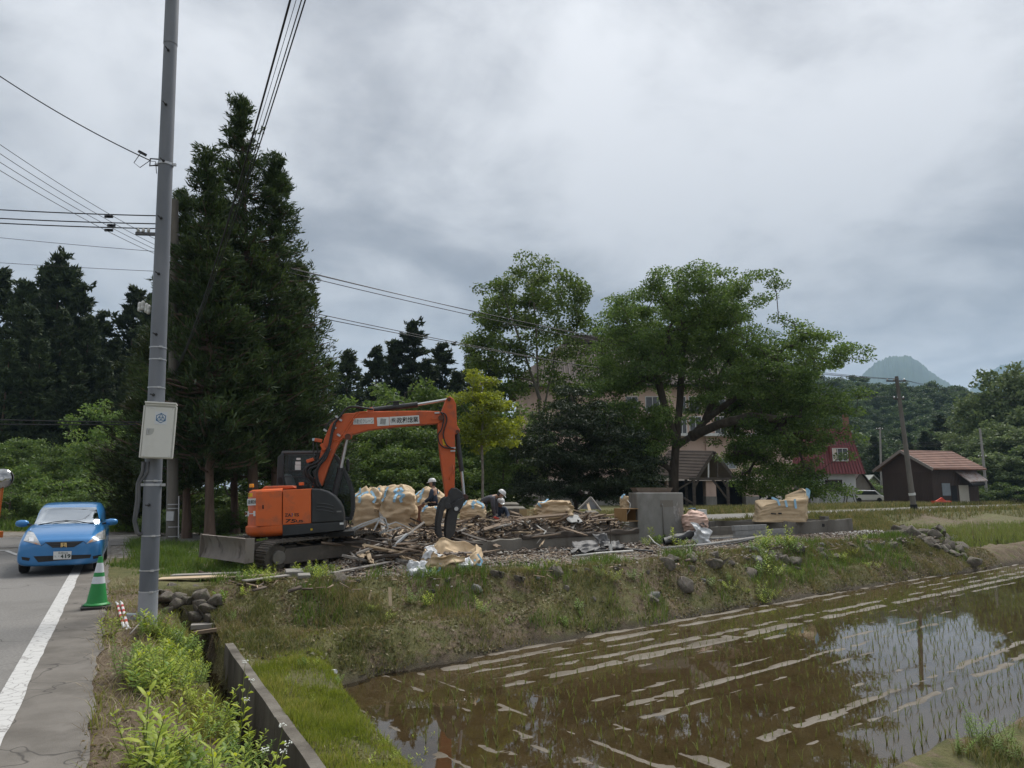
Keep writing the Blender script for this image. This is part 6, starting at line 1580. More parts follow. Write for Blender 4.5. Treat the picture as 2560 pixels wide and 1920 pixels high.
shoe_b = MB().box((0, 0, 0), (per / NSH * .94, TW, .03)).box((-.03, 0, .025), (.02, TW, .035)).box((.035, 0, .02), (.015, TW, .025)).box((0, -.09, -.035), (.1, .04, .05)).box((0, .09, -.035), (.1, .04, .05))
shoe_me = None
for sd in (-1, 1):
    tr_ = thing('track', None, None, (0, sd * TG, 0)); tr_.parent = und
    for i in range(NSH):
        p, n_ = track_pt(per * i / NSH)
        if shoe_me is None: o = shoe_b.build('track_shoe', M_TRACK); shoe_me = o.data
        else: o = bpy.data.objects.new('track_shoe', shoe_me); COL.objects.link(o)
        t_ = V3((n_.z, 0, -n_.x)); R4 = Matrix((t_, V3((0, 1, 0)), n_)).transposed().to_4x4()
        o.parent = tr_; o.matrix_basis = Matrix.Translation(p + n_ * .0) @ R4
    MB().prism([(-TL + .15, .16), (TL - .15, .16), (TL - .05, .3), (TL - .2, .5), (-TL + .2, .5), (-TL + .05, .3)], XZ, -.13, .13).build('side_frame', M_TRACK, tr_, bevel=.02)
    MB().box((-TL + .35, -.14 * 1.0 * -sd * -1, .34), (.5, .06, .42)).build('guard_plate', M_TRACK, tr_, bevel=.02)
    for x_, nm in ((TL, 'sprocket'), (-TL, 'idler')):
        o = MB().cyl((x_, -.1, TR), (x_, .1, TR), .27, .27, 24).build(nm, M_TRACK, tr_, bevel=.01)
        MB().cyl((x_, -.2, TR), (x_, .2, TR), .15, .15, 20).build('hub', mat('dusty_hub', (.12, .11, .095, 1), (.17, .155, .135, 1), scale=5, rough=.85), o, bevel=.015)
    for i in range(5): MB().cyl((-.85 + .42 * i, -.12, .10), (-.85 + .42 * i, .12, .10), .075, .075, 14).build('roller', M_TRACK, tr_)
    MB().cyl((.1, -.1, .56), (.1, .1, .56), .06, .06, 12).build('top_roller', M_TRACK, tr_)
MB().box((0, 0, .42), (1.3, 1.5, .3)).cyl((0, 0, .5), (0, 0, .72), .55, .55, 28).build('car_body', M_DARK, und, bevel=.03)
bp = [(-.02, .02), (-.09, .12), (-.12, .24), (-.10, .36), (-.04, .47), (.0, .48), (-.05, .36), (-.07, .24), (-.04, .12), (.03, .02)]
bd = thing('dozer_blade', None, None, (-TL - .66, 0, .30)); bd.parent = und
MB().prism([(-.10, .0), (-.03, .10), (.0, .24), (-.02, .38), (-.085, .50), (-.045, .51), (.03, .38), (.05, .24), (.02, .10), (-.06, .0)], XZ, -1.08, 1.08).build('blade_plate', M_BLADE, bd, smooth='auto')
for sd in (-1, 1):
    MB().prism([(-.13, -.01), (.08, .0), (.10, .5), (-.10, .52)], XZ, sd * 1.09 - .015, sd * 1.09 + .015).build('end_plate', M_BLADE, bd, bevel=.005)
    MB().beam((.06, sd * .5, .22), (.9, sd * .42, .32), .1, .14).build('blade_arm', M_TRACK, bd)
# ------------------------------------------------------------------ blue hatchback
M_BLUE = mat('blue_car_paint', (.022, .165, .40, 1), (.026, .18, .43, 1), scale=2, rough=.28, spec=.5, coat=.8, metal=.25)
M_TYRE = mat('tyre_rubber', (.016, .016, .016, 1), (.025, .025, .024, 1), scale=8, rough=.85)
M_GRILLE = mat('black_grille', (.010, .010, .011, 1), (.02, .02, .02, 1), scale=20, rough=.45)
G_WIND = glass_mat('windscreen_glass', (.30, .36, .36, 1), .0, 1.45, (.55, .58, .6, 1))
AX = V3((-9.78, 15.85, 0.006)); HEAD = math.atan2(-.89, .46)
car = thing('blue_car', 'blue hatchback car driving towards the green cone', 'car', AX); car.rotation_euler = (0, 0, HEAD)
car.scale = (.97, .90, .985)
MC = Matrix.Translation(AX) @ Matrix.Rotation(HEAD, 4, 'Z') @ Matrix.Diagonal((.97, .90, .985, 1)); MCi = MC.inverted()
def hull(stations, m_mat, name, par, sub=2):
    b = MB(); V = []; n = None
    for x_, zb2, ws, zw, zbelt, wt2, zt2 in stations:
        half = [(0, zb2), (ws * .6, zb2), (ws * .92, zb2 + .02), (ws, zb2 + .12), (ws, zw), (ws * .985, zbelt), (wt2 * 1.02, zt2 - .045), (wt2 * .96, zt2 - .012), (wt2 * .5, zt2 - .002)]
        ring = [(y, z) for y, z in half] + [(0, zt2)] + [(-y, z) for y, z in half[:0:-1]]
        n = len(ring); V += [(x_, y, z) for y, z in ring]
    m = len(stations); Fc = [(i * n + k, i * n + (k + 1) % n, (i + 1) * n + (k + 1) % n, (i + 1) * n + k) for i in range(m - 1) for k in range(n)]
    Fc += [tuple(range(n))[::-1], tuple(range((m - 1) * n, m * n))]
    o = b.add(V, Fc).build(name, m_mat, par, smooth=True)
    md = o.modifiers.new('sub', 'SUBSURF'); md.levels = md.render_levels = sub
    return o
body = hull([(.82, .25, .66, .38, .57, .55, .64), (.80, .19, .80, .38, .64, .64, .72), (.70, .18, .85, .42, .70, .65, .80), (.45, .17, .855, .45, .80, .69, .885), (.15, .17, .86, .5, .87, .71, .95), (-.18, .17, .86, .5, .92, .72, 1.0), (-.45, .17, .86, .5, .95, .72, 1.035),
             (-1.2, .17, .855, .5, .97, .73, 1.06), (-2.2, .17, .855, .5, 1.0, .73, 1.07), (-2.9, .2, .84, .5, 1.02, .72, 1.07), (-3.08, .24, .80, .5, 1.0, .68, 1.05), (-3.12, .3, .7, .5, .9, .6, .98)], M_BLUE, 'body', car)
house_ = hull([(-.30, .90, .70, .94, .96, .64, 1.00), (-.55, .92, .715, .98, 1.06, .63, 1.14), (-.9, .92, .72, 1.0, 1.2, .60, 1.34), (-1.25, .92, .75, 1.0, 1.28, .63, 1.43), (-1.6, .92, .75, 1.0, 1.30, .63, 1.475), (-2.1, .92, .75, 1.0, 1.3, .62, 1.485), (-2.6, .92, .73, 1.0, 1.28, .6, 1.46), (-2.95, .92, .69, 1.0, 1.2, .54, 1.40), (-3.08, .92, .66, .98, 1.05, .52, 1.15)], M_BLUE, 'roof', car)
bpy.context.view_layer.update()
dg = bpy.context.evaluated_depsgraph_get()
def world_bvh(o):
    ev = o.evaluated_get(dg); me = ev.to_mesh(); mw = ev.matrix_world
    t = BVHTree.FromPolygons([mw @ v.co for v in me.vertices], [tuple(p.vertices) for p in me.polygons]); ev.to_mesh_clear(); return t
bv_body, bv_roof = world_bvh(body), world_bvh(house_)
def zc1(x, y): return x * .28933, 1150 + y * .28933
def patch(c4, bvh, off, n, m_, name, par, nv=None, fb=15.2, sub=None):
    nv = nv or n; b = MB(); (a, c, d, e) = [zc1(*p) for p in c4]
    last = [fb]
    def fn(i, j):
        u = (a[0] * (1 - i) + c[0] * i) * (1 - j) + (e[0] * (1 - i) + d[0] * i) * j
        v = (a[1] * (1 - i) + c[1] * i) * (1 - j) + (e[1] * (1 - i) + d[1] * i) * j
        dr = ray(u, v).normalized(); hit = bvh.ray_cast(V3((0, 0, CAM_H)), dr)
        if hit[0] is None:
            q = bvh.find_nearest(V3((0, 0, CAM_H)) + dr * last[0]); p, nn = q[0], q[1]
        else: p = hit[0]; nn = hit[1]; last[0] = hit[3]
        if nn.dot(dr) > 0: nn = -nn
        return MCi @ (p + nn * off)
    return b.grid(fn, n, nv).build(name, m_, par, smooth=True)
patch([(372, 414), (832, 412), (864, 572), (284, 588)], bv_roof, .012, 14, G_WIND, 'windscreen', car, 10)
patch([(274, 590), (868, 575), (876, 596), (268, 612)], bv_roof, .016, 12, M_GRILLE, 'cowl', car, 2)
M_LENS = mat('headlight_lens', (.46, .47, .47, 1), (.30, .31, .32, 1), scale=14, rough=.12, spec=.6, coat=.8)
for c4, bulb in (([(245, 618), (292, 632), (355, 738), (205, 702)], (272, 690)), ([(838, 640), (905, 600), (912, 682), (745, 724)], (862, 660))):
    h_ = patch(c4, bv_body, .012, 8, M_LENS, 'headlight', car)
    cc = patch([(bulb[0] - 20, bulb[1] - 18), (bulb[0] + 20, bulb[1] - 18), (bulb[0] + 20, bulb[1] + 18), (bulb[0] - 20, bulb[1] + 18)], bv_body, .02, 4, mat('lamp_bowl', (.62, .63, .64, 1), rough=.1, metal=.6), 'reflector', h_)
    sx = 1 if bulb[0] < 500 else -1
    patch([(bulb[0] + sx * 30 - 14, bulb[1] + 26), (bulb[0] + sx * 30 + 14, bulb[1] + 26), (bulb[0] + sx * 52 + 10, bulb[1] + 42), (bulb[0] + sx * 52 - 14, bulb[1] + 38)] if sx > 0 else [(775, 700), (800, 690), (798, 706), (765, 716)], bv_body, .02, 2, mat('indicator_orange', (.55, .28, .16, 1), rough=.3), 'indicator', h_)
gl_ = patch([(388, 712), (724, 702), (640, 752), (455, 758)], bv_body, .014, 14, M_GRILLE, 'grille', car, 5)
for k in range(3):
    f = .2 + .3 * k; patch([(400 + 60 * f, 712 + 46 * f - 4), (712 - 78 * f, 703 + 48 * f - 4), (712 - 78 * f, 703 + 48 * f + 1), (400 + 60 * f, 712 + 46 * f + 1)], bv_body, .022, 12, mat('grille_bar', (.05, .05, .055, 1), rough=.4), 'grille_bar', gl_, 1)
patch([(290, 832), (790, 816), (778, 846), (330, 882)], bv_body, .010, 14, M_GRILLE, 'lower_intake', car, 3)
for c4 in ([(186, 836), (262, 846), (250, 872), (192, 862)], [(800, 832), (872, 816), (866, 840), (806, 856)]): patch(c4, bv_body, .008, 5, M_GRILLE, 'fog_lamp_recess', car, 2)
for c4 in ([(352, 742), (392, 716), (394, 719), (354, 746)], [(724, 702), (748, 722), (746, 726), (721, 705)], [(292, 634), (250, 614), (252, 611), (294, 630)]): patch(c4, bv_body, .004, 6, M_GRILLE, 'panel_gap', car, 1)
pl = patch([(464, 790), (620, 786), (616, 854), (462, 858)], bv_body, .045, 4, mat('plate_white', (.62, .63, .62, 1), rough=.5), 'licence_plate', car)
def flat4(c4, off):                                # plane through the plate for lettering
    pts = []
    for q in c4:
        u, v = zc1(*q); dr = ray(u, v).normalized(); hit = bv_body.ray_cast(V3((0, 0, CAM_H)), dr)
        p = hit[0] if hit[0] is not None else V3((0, 0, CAM_H)) + dr * 15.2
        pts.append(MCi @ (p - dr * off))
    return pts
def plate_text(body_, x0, y0, x1, y1, bold=0.0):
    a, b_, c, d = flat4([(x0, y0), (x1, y0), (x1, y1), (x0, y1)], .07)
    V, Fc, _ = text_polys(body_, bold); MB().add([d.lerp(c, i).lerp(a.lerp(b_, i), j) for i, j in V], Fc).build('lettering', mat('plate_green_ink', (.012, .03, .02, 1), rough=.6), pl)
plate_text('長岡530', 502, 794, 586, 812, .0); plate_text('4', 524, 815, 548, 849, .03); plate_text('19', 562, 813, 610, 848, .03); plate_text('た', 470, 826, 488, 842); plate_text('・', 503, 828, 509, 834, .02)
a_, b2, c2, d2_ = flat4([(522, 716), (578, 715), (577, 754), (524, 755)], .035)
hb = MB()
def lerp4(i, j): return d2_.lerp(c2, i).lerp(a_.lerp(b2, i), j)
for poly in ([(0, 0), (.12, 0), (.28, .85), (.72, .85), (.88, 0), (1, 0), (.95, 1), (.05, 1)], [(.2, .12), (.36, .12), (.40, .40), (.60, .40), (.64, .12), (.8, .12), (.70, .8), (.58, .8), (.59, .55), (.41, .55), (.42, .8), (.30, .8)]):
    hb.add([lerp4(i, j) for i, j in poly], [tuple(range(len(poly)))])
hb.build('emblem', mat('gold_emblem', (.60, .42, .18, 1), rough=.3, metal=.5), car)
for sd in (-1, 1):
    MB().add([(-.62, sd * .727, 1.03), (-2.6, sd * .725, 1.05), (-2.5, sd * .63, 1.38), (-1.35, sd * .635, 1.40)], [(0, 1, 2, 3)]).build('side_window', M_GLASS_D, car)
    MB().beam((-.45, sd * .76, 1.0), (-.5, sd * .84, 1.01), .06, .04).build('mirror_stalk', M_GRILLE, car)
    mm_ = MB().lathe([(0.0, -.14), (.05, -.13), (.08, -.06), (.085, .04), (.06, .12), (0.0, .14)], 14, (-.50, sd * .955, 1.03), RX(math.pi / 2), .75, .95).build('wing_mirror', M_BLUE, car, smooth=True)
    for x_ in (0.0, -2.5):
        w_ = MB().lathe([(.18, -.09), (.27, -.095), (.295, -.07), (.30, 0), (.295, .07), (.27, .095), (.18, .09)], 28, (x_, sd * .755, .298), RX(math.pi / 2)).build('wheel', M_TYRE, car, smooth='auto')
        MB().cyl((x_, sd * .70, .298), (x_, sd * .85, .298), .185, .18, 20).build('rim', mat('wheel_silver', (.35, .36, .37, 1), rough=.35, metal=.6), w_)
for y0, y1 in ((-.05, .58), (-.60, .0)):
    MB().tube([(-.26, y0 if y0 < -.1 else y1, 1.0), (-.34, (y0 + y1) / 2, 1.055), (-.40, y1 if y0 < -.1 else y0, 1.085)], .010, 5).build('wiper', M_GRILLE, car)
MB().box((-1.0, 0, .84), (1.4, 1.35, .1)).build('dashboard', M_GRILLE, car)
for y_ in (-.36, .36): MB().prism([(-1.95, .6), (-1.55, .6), (-1.7, 1.2), (-1.8, 1.32), (-1.9, 1.3)], XZ, y_ - .22, y_ + .22).build('seat', M_GRILLE, car, bevel=.05)
b = MB(); b.tube([(-1.1 + .17 * math.sin(a) * .4, -.36 + .18 * math.cos(a), 1.0 + .17 * math.sin(a)) for a in np.linspace(0, 6.28, 20)], .014, 6); b.build('steering_wheel', M_GRILLE, car)
# ------------------------------------------------------------------ demolition site: foundations
def fk(k, b, z=0.0): return V3((.2 + .81 * k - .59 * b, 20.6 + .59 * k + .81 * b, z))
RF = Matrix((V3((.81, .59, 0)).normalized(), V3((-.59, .81, 0)).normalized(), V3((0, 0, 1)))).transposed()
AF = math.atan2(.59, .81)
def fbox(b, k0, k1, b0, b1, z0, z1): return b.box(fk((k0 + k1) / 2, (b0 + b1) / 2, (z0 + z1) / 2), (k1 - k0, b1 - b0, z1 - z0), RF)
def rough_wall(k0, k1, b0, b1, z0, z1, seed, name, par, m=None, amp=.012):
    b = MB(); n = max(6, int((k1 - k0) / .12))
    def prof(i):                                 # closed section at station i
        k = k0 + (k1 - k0) * i
        zt2 = z1 + amp * float(fbm(k * 3, seed, 0, seed, 3)) * 2
        w_ = amp * float(noise3(k * 4, 1.3, 0, seed))
        return [fk(k, b0 + w_, z0), fk(k, b0 + w_ * .5, (z0 + z1) / 2), fk(k, b0 + .012, zt2 - .012), fk(k, b0 + .03, zt2), fk(k, b1 - .03, zt2 + .004), fk(k, b1, zt2 - .02), fk(k, b1, z0)]
    V = []; m_ = 7
    for j in range(n + 1): V += prof(j / n)
    Fc = [(j * m_ + i, (j + 1) * m_ + i, (j + 1) * m_ + (i + 1) % m_, j * m_ + (i + 1) % m_) for j in range(n) for i in range(m_)]
    Fc += [tuple(range(m_)), tuple(range(n * m_, (n + 1) * m_))[::-1]]
    o = b.add(V, Fc).build(name, m or M_CONC);
    return child(o, par) if par else o
M_CONC_W = mat('weathered_foundation_concrete', (.145, .132, .112, 1), (.215, .198, .17, 1), scale=2.2, rough=.93, bump=.5, bscale=38, base3=(.075, .064, .05, 1), scale3=1.1, mid3=(.46, .68), stretch=(1, 1, .4))
fd = thing('foundation', 'low weathered concrete foundation wall with timber sill in front of the debris heap', 'foundation', fk(0, 0, 0))
rough_wall(-4.9, -.02, -.17, .0, -.1, .39, 1, 'wall', fd, M_CONC_W)
rough_wall(.0, 4.72, -.12, .08, -.1, .37, 2, 'wall', fd, M_CONC_W)
rough_wall(.02, 4.70, -.15, .02, .375, .50, 3, 'timber_sill', fd, M_WOOD_D, .02)
f2 = thing('foundation', 'stained concrete foundation wall at the right end of the site below the leaning bag', 'foundation', fk(15, 0, 0))
rough_wall(12.95, 17.7, -.1, .1, -.1, .52, 4, 'front_wall', f2, M_CONC_W)
rough_wall(7.6, 17.7, 3.3, 3.5, -.05, .42, 5, 'back_wall', f2, M_CONC_W)
rough_wall(8.2, 12.4, 1.9, 2.05, -.05, .30, 9, 'inner_wall', f2, M_CONC_W)
for k_ in (17.55, 12.95):
    b = MB(); fbox(b, k_ - .08, k_ + .08, .1, 3.3, -.05, .46); child(b.build('cross_wall', M_CONC_W), f2)
b = MB(); fbox(b, 15.35, 15.5, -.115, -.09, .26, .38); child(b.build('vent_hole', M_DARK), f2)
b = MB(); fbox(b, 19.0, 19.35, 1.9, 2.2, 0, .55); tag(b.build('concrete_stump', M_CONC_W, origin=fk(19.2, 2, 0), bevel=.02), 'small square concrete stump standing alone on the grass right of the foundation', 'concrete post')
blk = thing('concrete_block', 'big grey upright concrete block with thin pipe and white streaks', 'concrete block', fk(6, .4, 0))
M_BLK = mat('smooth_grey_concrete', (.21, .205, .188, 1), (.265, .26, .243, 1), scale=1.4, rough=.85, bump=.25, bscale=50, base3=(.115, .108, .095, 1), scale3=.9, mid3=(.5, .7), stretch=(1, 1, .5))
BL0 = P(1592, 1225, 23.9); BA = math.radians(9)
def bk_(a, c, z): return V3((BL0.x + a * math.cos(BA) - c * math.sin(BA), BL0.y + a * math.sin(BA) + c * math.cos(BA), z))
RB = RZ(BA); child(MB().box(bk_(.81, .45, .78), (1.62, .9, 1.76), RB).build('body', M_BLK, bevel=.03), blk)
b = MB(); V = [bk_(k, c, z) for z, (k0, k1, c0, c1) in ((1.655, (.16, 1.28, .3, .85)), (1.83, (.06, 1.36, .25, .9))) for k, c in ((k0, c0), (k1, c0), (k1, c1), (k0, c1))]
b.add(V, [(3, 2, 1, 0), (4, 5, 6, 7), (0, 1, 5, 4), (1, 2, 6, 5), (2, 3, 7, 6), (3, 0, 4, 7)]); child(b.build('flared_top', mat('rust_brown_lip', (.14, .105, .08, 1), (.2, .16, .13, 1), scale=5, rough=.9)), blk)
child(MB().tube([bk_(.88, -.03, .05), bk_(.88, -.03, 1.22), bk_(.86, -.01, 1.3)], .02, 8).build('pipe', mat('dull_pipe', (.2, .19, .175, 1), rough=.6), smooth=True), blk)
child(MB().box(bk_(1.02, .003, 1.3), (.46, .014, .22), RB).build('mortar_patch', M_CONC_W), blk)
rs = random.Random(4); b = MB()
for i in range(16):
    k_ = 1.36 + rs.gauss(0, .05); z_ = rs.uniform(.75, 1.5); h_ = rs.uniform(.06, .35); w_ = rs.uniform(.008, .035)
    b.box(bk_(k_, -.0035, z_ - h_ / 2), (w_ * 1.3, .007, h_), RB)
child(b.build('lime_streaks', mat('lime_stain', (.36, .355, .34, 1), (.26, .255, .24, 1), scale=9, rough=.9)), blk)
# cinder-block wall
cwall = thing('block_wall', 'stepped wall of grey cinder blocks between the concrete block and the right foundation', 'wall', fk(11, 0, -.1))
M_CIND = mat('cinder_block', (.24, .24, .235, 1), (.31, .31, .30, 1), scale=4, rough=.95, bump=.5, bscale=60, base3=(.17, .165, .155, 1), scale3=1.2, mid3=(.5, .72), island=.12)
cm = None
def cinder(k, bb_, z, rot=0.0, par=cwall):
    global cm
    if cm is None:
        o = MB().box((0, 0, 0), (.385, .12, .182)).build('block', M_CIND, bevel=.006); cm = o
    else:
        o = cm.copy(); COL.objects.link(o)
    M_ = Matrix.Translation(fk(k, bb_, z)) @ Matrix.Rotation(AF + rot, 4, 'Z')
    if par: o.parent = par; o.matrix_parent_inverse = Matrix.Translation(-V3(par.location))
    o.matrix_basis = M_
    return o
for row, (k0, k1, z) in enumerate(((8.4, 12.9, -.01), (9.5, 12.9, .18), (9.65, 11.7, .37))):
    k = k0 + .19 + (.2 if row == 1 else 0)
    while k < k1: cinder(k, -.02 + rs.uniform(-.006, .006), z); k += .395
for i in range(5): cinder(8.35 - .1 * i, .2 + .395 * i, .0, math.radians(76))
# ------------------------------------------------------------------ debris
def mound(k, b):
    k, b = np.asarray(k, float), np.asarray(b, float)
    inside = sstep(b, -.05, .5) * (1 - sstep(b, 4.5, 7)) * sstep(k, -6.5, -4.5) * (1 - sstep(k, 4.55, 4.8))
    z = inside * (.46 + .34 * sstep(k, -2.5, 0) * np.exp(-((b - 1.5) / 1.4) ** 2) + .14 * fbm(k * .9, b * .9, 0, 131, 3))
    left = np.exp(-(((k + 4.3) / 1.1) ** 2 + ((b + .35) / .8) ** 2))
    return np.maximum(z, .42 * left + .05 * fbm(k * 1.5, b * 1.5, 0, 132, 3) * left)
kk, bb2 = np.meshgrid(np.arange(-8.2, 4.82, .09), np.arange(-2.6, 8, .09))
mz = mound(kk, bb2) + .05 * fbm(kk * 4, bb2 * 4, 0, 133, 3) * (mound(kk, bb2) > .05)
keep = (mz > .035)
ix = np.arange(kk.size).reshape(kk.shape); ok = keep[:-1, :-1] & keep[1:, 1:] & keep[:-1, 1:] & keep[1:, :-1]
qd = np.stack([ix[:-1, :-1], ix[:-1, 1:], ix[1:, 1:], ix[1:, :-1]], -1)[ok]
VX = np.stack([.2 + .81 * kk - .59 * bb2, 20.6 + .59 * kk + .81 * bb2, mz - .02], -1).reshape(-1, 3)
M_RUB = mat('broken_plaster_and_earth', (.11, .086, .066, 1), (.18, .15, .12, 1), scale=5, rough=.95, bump=1.0, bscale=24, base3=(.05, .04, .032, 1), scale3=2.5, mid3=(.48, .64))
tag(link('rubble_mound', fast_mesh('rubble_mound', VX, qd), M_RUB, smooth=True), 'heap of crushed plaster, earth and wood behind the foundation wall', 'rubble', kind='stuff')
def boards_np(n, seed, kf, length, width, thick, tilt, zoff=0.0):
    # many small boxes in one mesh: centre (n,3) by kf(g) -> world xyz
    g = np.random.default_rng(seed); c = kf(g, n)
    yaw = g.uniform(0, np.pi * 2, n); pit = g.normal(0, tilt, n)
    l, w_, t_ = length * g.uniform(.4, 1.4, n), width * g.uniform(.5, 1.5, n), thick * g.uniform(.6, 1.5, n)
    d = np.stack([np.cos(yaw) * np.cos(pit), np.sin(yaw) * np.cos(pit), np.sin(pit)], -1)
    s_ = np.stack([-np.sin(yaw), np.cos(yaw), np.zeros(n)], -1); rl_ = g.normal(0, .5, n)[:, None]
    u_ = np.cross(d, s_); s2 = s_ * np.cos(rl_) + u_ * np.sin(rl_); u2 = np.cross(d, s2)
    V = np.stack([c + d * (a * l / 2)[:, None] + s2 * (b_ * w_ / 2)[:, None] + u2 * (e * t_ / 2)[:, None] for e in (-1, 1) for b_ in (-1, 1) for a in (-1, 1)], 1).reshape(-1, 3)
    f = np.array([(0, 2, 3, 1), (4, 5, 7, 6), (0, 1, 5, 4), (2, 6, 7, 3), (0, 4, 6, 2), (1, 3, 7, 5)])
    return V, (np.arange(n)[:, None, None] * 8 + f[None]).reshape(-1, 4)
def at_mound(k0, k1, b0, b1, z0=.02, z1=.08):
    def f(g, n):
        k, b_ = g.uniform(k0, k1, n), g.uniform(b0, b1, n)
        return np.stack([.2 + .81 * k - .59 * b_, 20.6 + .59 * k + .81 * b_, mound(k, b_) + g.uniform(z0, z1, n)], -1)
    return f
def at_ground(k0, k1, b0, b1):
    def f(g, n):
        k, b_ = g.uniform(k0, k1, n), b1 + (b0 - b1) * np.abs(g.normal(0, .42, n))
        x_, y_ = .2 + .81 * k - .59 * b_, 20.6 + .59 * k + .81 * b_
        return np.stack([x_, y_, np.maximum(height(x_, y_), mound(k, b_)) + .012], -1)
    return f
M_CHIP = mat('wood_splinters', (.25, .18, .12, 1), (.40, .31, .215, 1), scale=2, rough=.9, island=.55)
M_CHIP_D = mat('dark_splinters', (.07, .052, .04, 1), (.12, .095, .075, 1), scale=2, rough=.95, island=.5)
M_CHIP_G = mat('plaster_chips', (.36, .34, .30, 1), (.22, .2, .18, 1), scale=3, rough=.95, island=.4)
for nm, n, sd, kf, ln, wd, th_, tl, m_, lab in (
    ('wood_splinters', 2600, 1, at_mound(-4.6, 4.6, .1, 4.2), .30, .035, .018, .35, M_CHIP, 'pale wood splinters strewn over the debris heap'),
    ('dark_splinters', 2400, 2, at_mound(-5.4, 4.6, -.7, 5.5), .38, .05, .025, .35, M_CHIP_D, 'dark broken laths strewn over the debris heap'),
    ('plaster_chips', 1500, 3, at_mound(-5.3, 4.6, -.7, 5), .09, .06, .03, .4, M_CHIP_G, 'grey and white plaster chips among the debris'),
    ('gravel_chips', 5200, 4, at_ground(-6.5, 18.5, -3.4, -.05), .05, .03, .015, .2, M_CHIP_G, 'small pale chips scattered on the ground in front of the foundation'),
    ('ground_splinters', 2600, 5, at_ground(-8.5, 18.5, -3.6, -.1), .20, .02, .012, .15, M_CHIP, 'thin splinters scattered on the ground in front of the foundation'),
    ('dark_ground_scraps', 1600, 6, at_ground(-8.5, 18.5, -3.4, -.1), .22, .05, .02, .2, M_CHIP_D, 'dark scraps scattered on the ground in front of the foundation'),
    ('white_chips', 420, 7, at_ground(14.5, 19, -2.2, -.2), .08, .05, .02, .2, mat('white_chip', (.62, .61, .58, 1), (.5, .49, .46, 1), scale=5, rough=.9), 'white chips on the ground below the right foundation wall')):
    V, Fq = boards_np(n, sd, kf, ln, wd, th_, tl)
    tag(link(nm, fast_mesh(nm, V, Fq), m_), lab, 'debris', kind='stuff')
def splint_board(seed, L_, w_, t_):
    r = random.Random(seed); b = MB(); n = 5
    ys_ = [w_ * (i / (n - 1) - .5) for i in range(n)]
    e0 = [-L_ / 2 + r.uniform(-.12, .06) * L_ for _ in ys_]; e1_ = [L_ / 2 + r.uniform(-.06, .12) * L_ for _ in ys_]
    bow = r.uniform(-.02, .02) * L_
    V = []
    for z in (-t_ / 2, t_ / 2):
        for y, a in zip(ys_, e0): V.append((a, y, z))
        for y in ys_: V.append((0, y, z + bow))
        for y, a in zip(ys_, e1_): V.append((a, y, z))
    m = 3 * n; Fc = []
    for lay, flip in ((0, 1), (m, 0)):
        for rr2 in range(2):
            for i in range(n - 1):
                q = (lay + rr2 * n + i, lay + rr2 * n + i + 1, lay + (rr2 + 1) * n + i + 1, lay + (rr2 + 1) * n + i); Fc.append(q if flip else q[::-1])
    edge = list(range(n)) + [n + n - 1, 2 * n + n - 1] + list(range(2 * n + n - 2, 2 * n - 1, -1)) + [n]
    for i in range(len(edge)): a, c = edge[i], edge[(i + 1) % len(edge)]; Fc.append((a, c, c + m, a + m))
    return b.add(V, Fc)
M_BRD = [mat('old_brown_board', (.15, .11, .076, 1), (.23, .175, .13, 1), scale=5, rough=.92, bump=.3, bscale=40, stretch=(.2, 1, 1), island=.3), mat('pale_split_wood', (.38, .285, .185, 1), (.48, .38, .26, 1), scale=5, rough=.85, stretch=(.2, 1, 1), island=.25),
         mat('dark_wet_board', (.045, .036, .030, 1), (.08, .064, .052, 1), scale=5, rough=.8, stretch=(.2, 1, 1), island=.3), mat('grey_weathered_board', (.21, .19, .17, 1), (.30, .28, .255, 1), scale=5, rough=.92, stretch=(.2, 1, 1), island=.3)]
BP = {}
g = random.Random(77); GBD = 'broken boards in the debris heap'
LBB = ['old brown board lying loose in the debris heap', 'pale freshly split board lying loose in the debris heap', 'dark wet board lying loose in the debris heap', 'grey weathered board lying loose in the debris heap']
def put_board(k, b_, z, yaw, pit, roll, L_, w_, t_, mi, label=None, group=None, name='broken_board'):
    key = (mi, g.randrange(4))
    if key not in BP: o = BP[key] = splint_board(hash(key) % 999, 1.0, .11, .03).build(name, M_BRD[mi])
    else: o = BP[key].copy(); COL.objects.link(o); o.name = name
    o.location = fk(k, b_, z); o.rotation_euler = (roll, pit, yaw); o.scale = (L_, w_ / .11, t_ / .03)
    return tag(o, label or LBB[mi], 'board', group or GBD + ', ' + ('brown', 'pale', 'dark', 'grey')[mi])
for i in range(285):
    if i < 150: k, b_ = g.uniform(-3.6, 4.5), g.uniform(.15, 2.6)
    elif i < 215: k, b_ = g.gauss(-4.2, .75), g.gauss(-.45, .55)
    else: k, b_ = g.uniform(-5.5, 4.5), g.uniform(1.5, 5)
    z = float(mound(k, b_)) + g.uniform(.03, .13)
    z = max(z, hz(fk(k, b_).x, fk(k, b_).y) + .03)
    mi = g.choices((0, 1, 2, 3), (4, 3, 4, 2.5))[0]
    put_board(k, b_, z, g.uniform(0, 3.14), g.gauss(0, .22), g.gauss(0, .35), g.choice((.35, .5, .6, .8, 1.1, 1.4, 1.9, 2.3)), g.uniform(.04, .13), g.uniform(.02, .05), mi)
def px_beam(name, label, u0, v0, Y0, u1, v1, Y1, w_, h_, m, cat='debris', bevel=0.0):
    a, c = P(u0, v0, Y0), P(u1, v1, Y1); b = MB().beam(a, c, w_, h_)
    return tag(b.build(name, m, origin=(a + c) / 2, bevel=bevel), label, cat)
def px_tube(name, label, pts, r, m, cat='pipe'):
    p = [P(*q) for q in pts]; return tag(MB().tube(p, r, 8).build(name, m, origin=p[0], smooth=True), label, cat)
M_ALU = mat('bent_aluminium', (.42, .44, .45, 1), (.52, .53, .54, 1), scale=6, rough=.45, metal=.4)
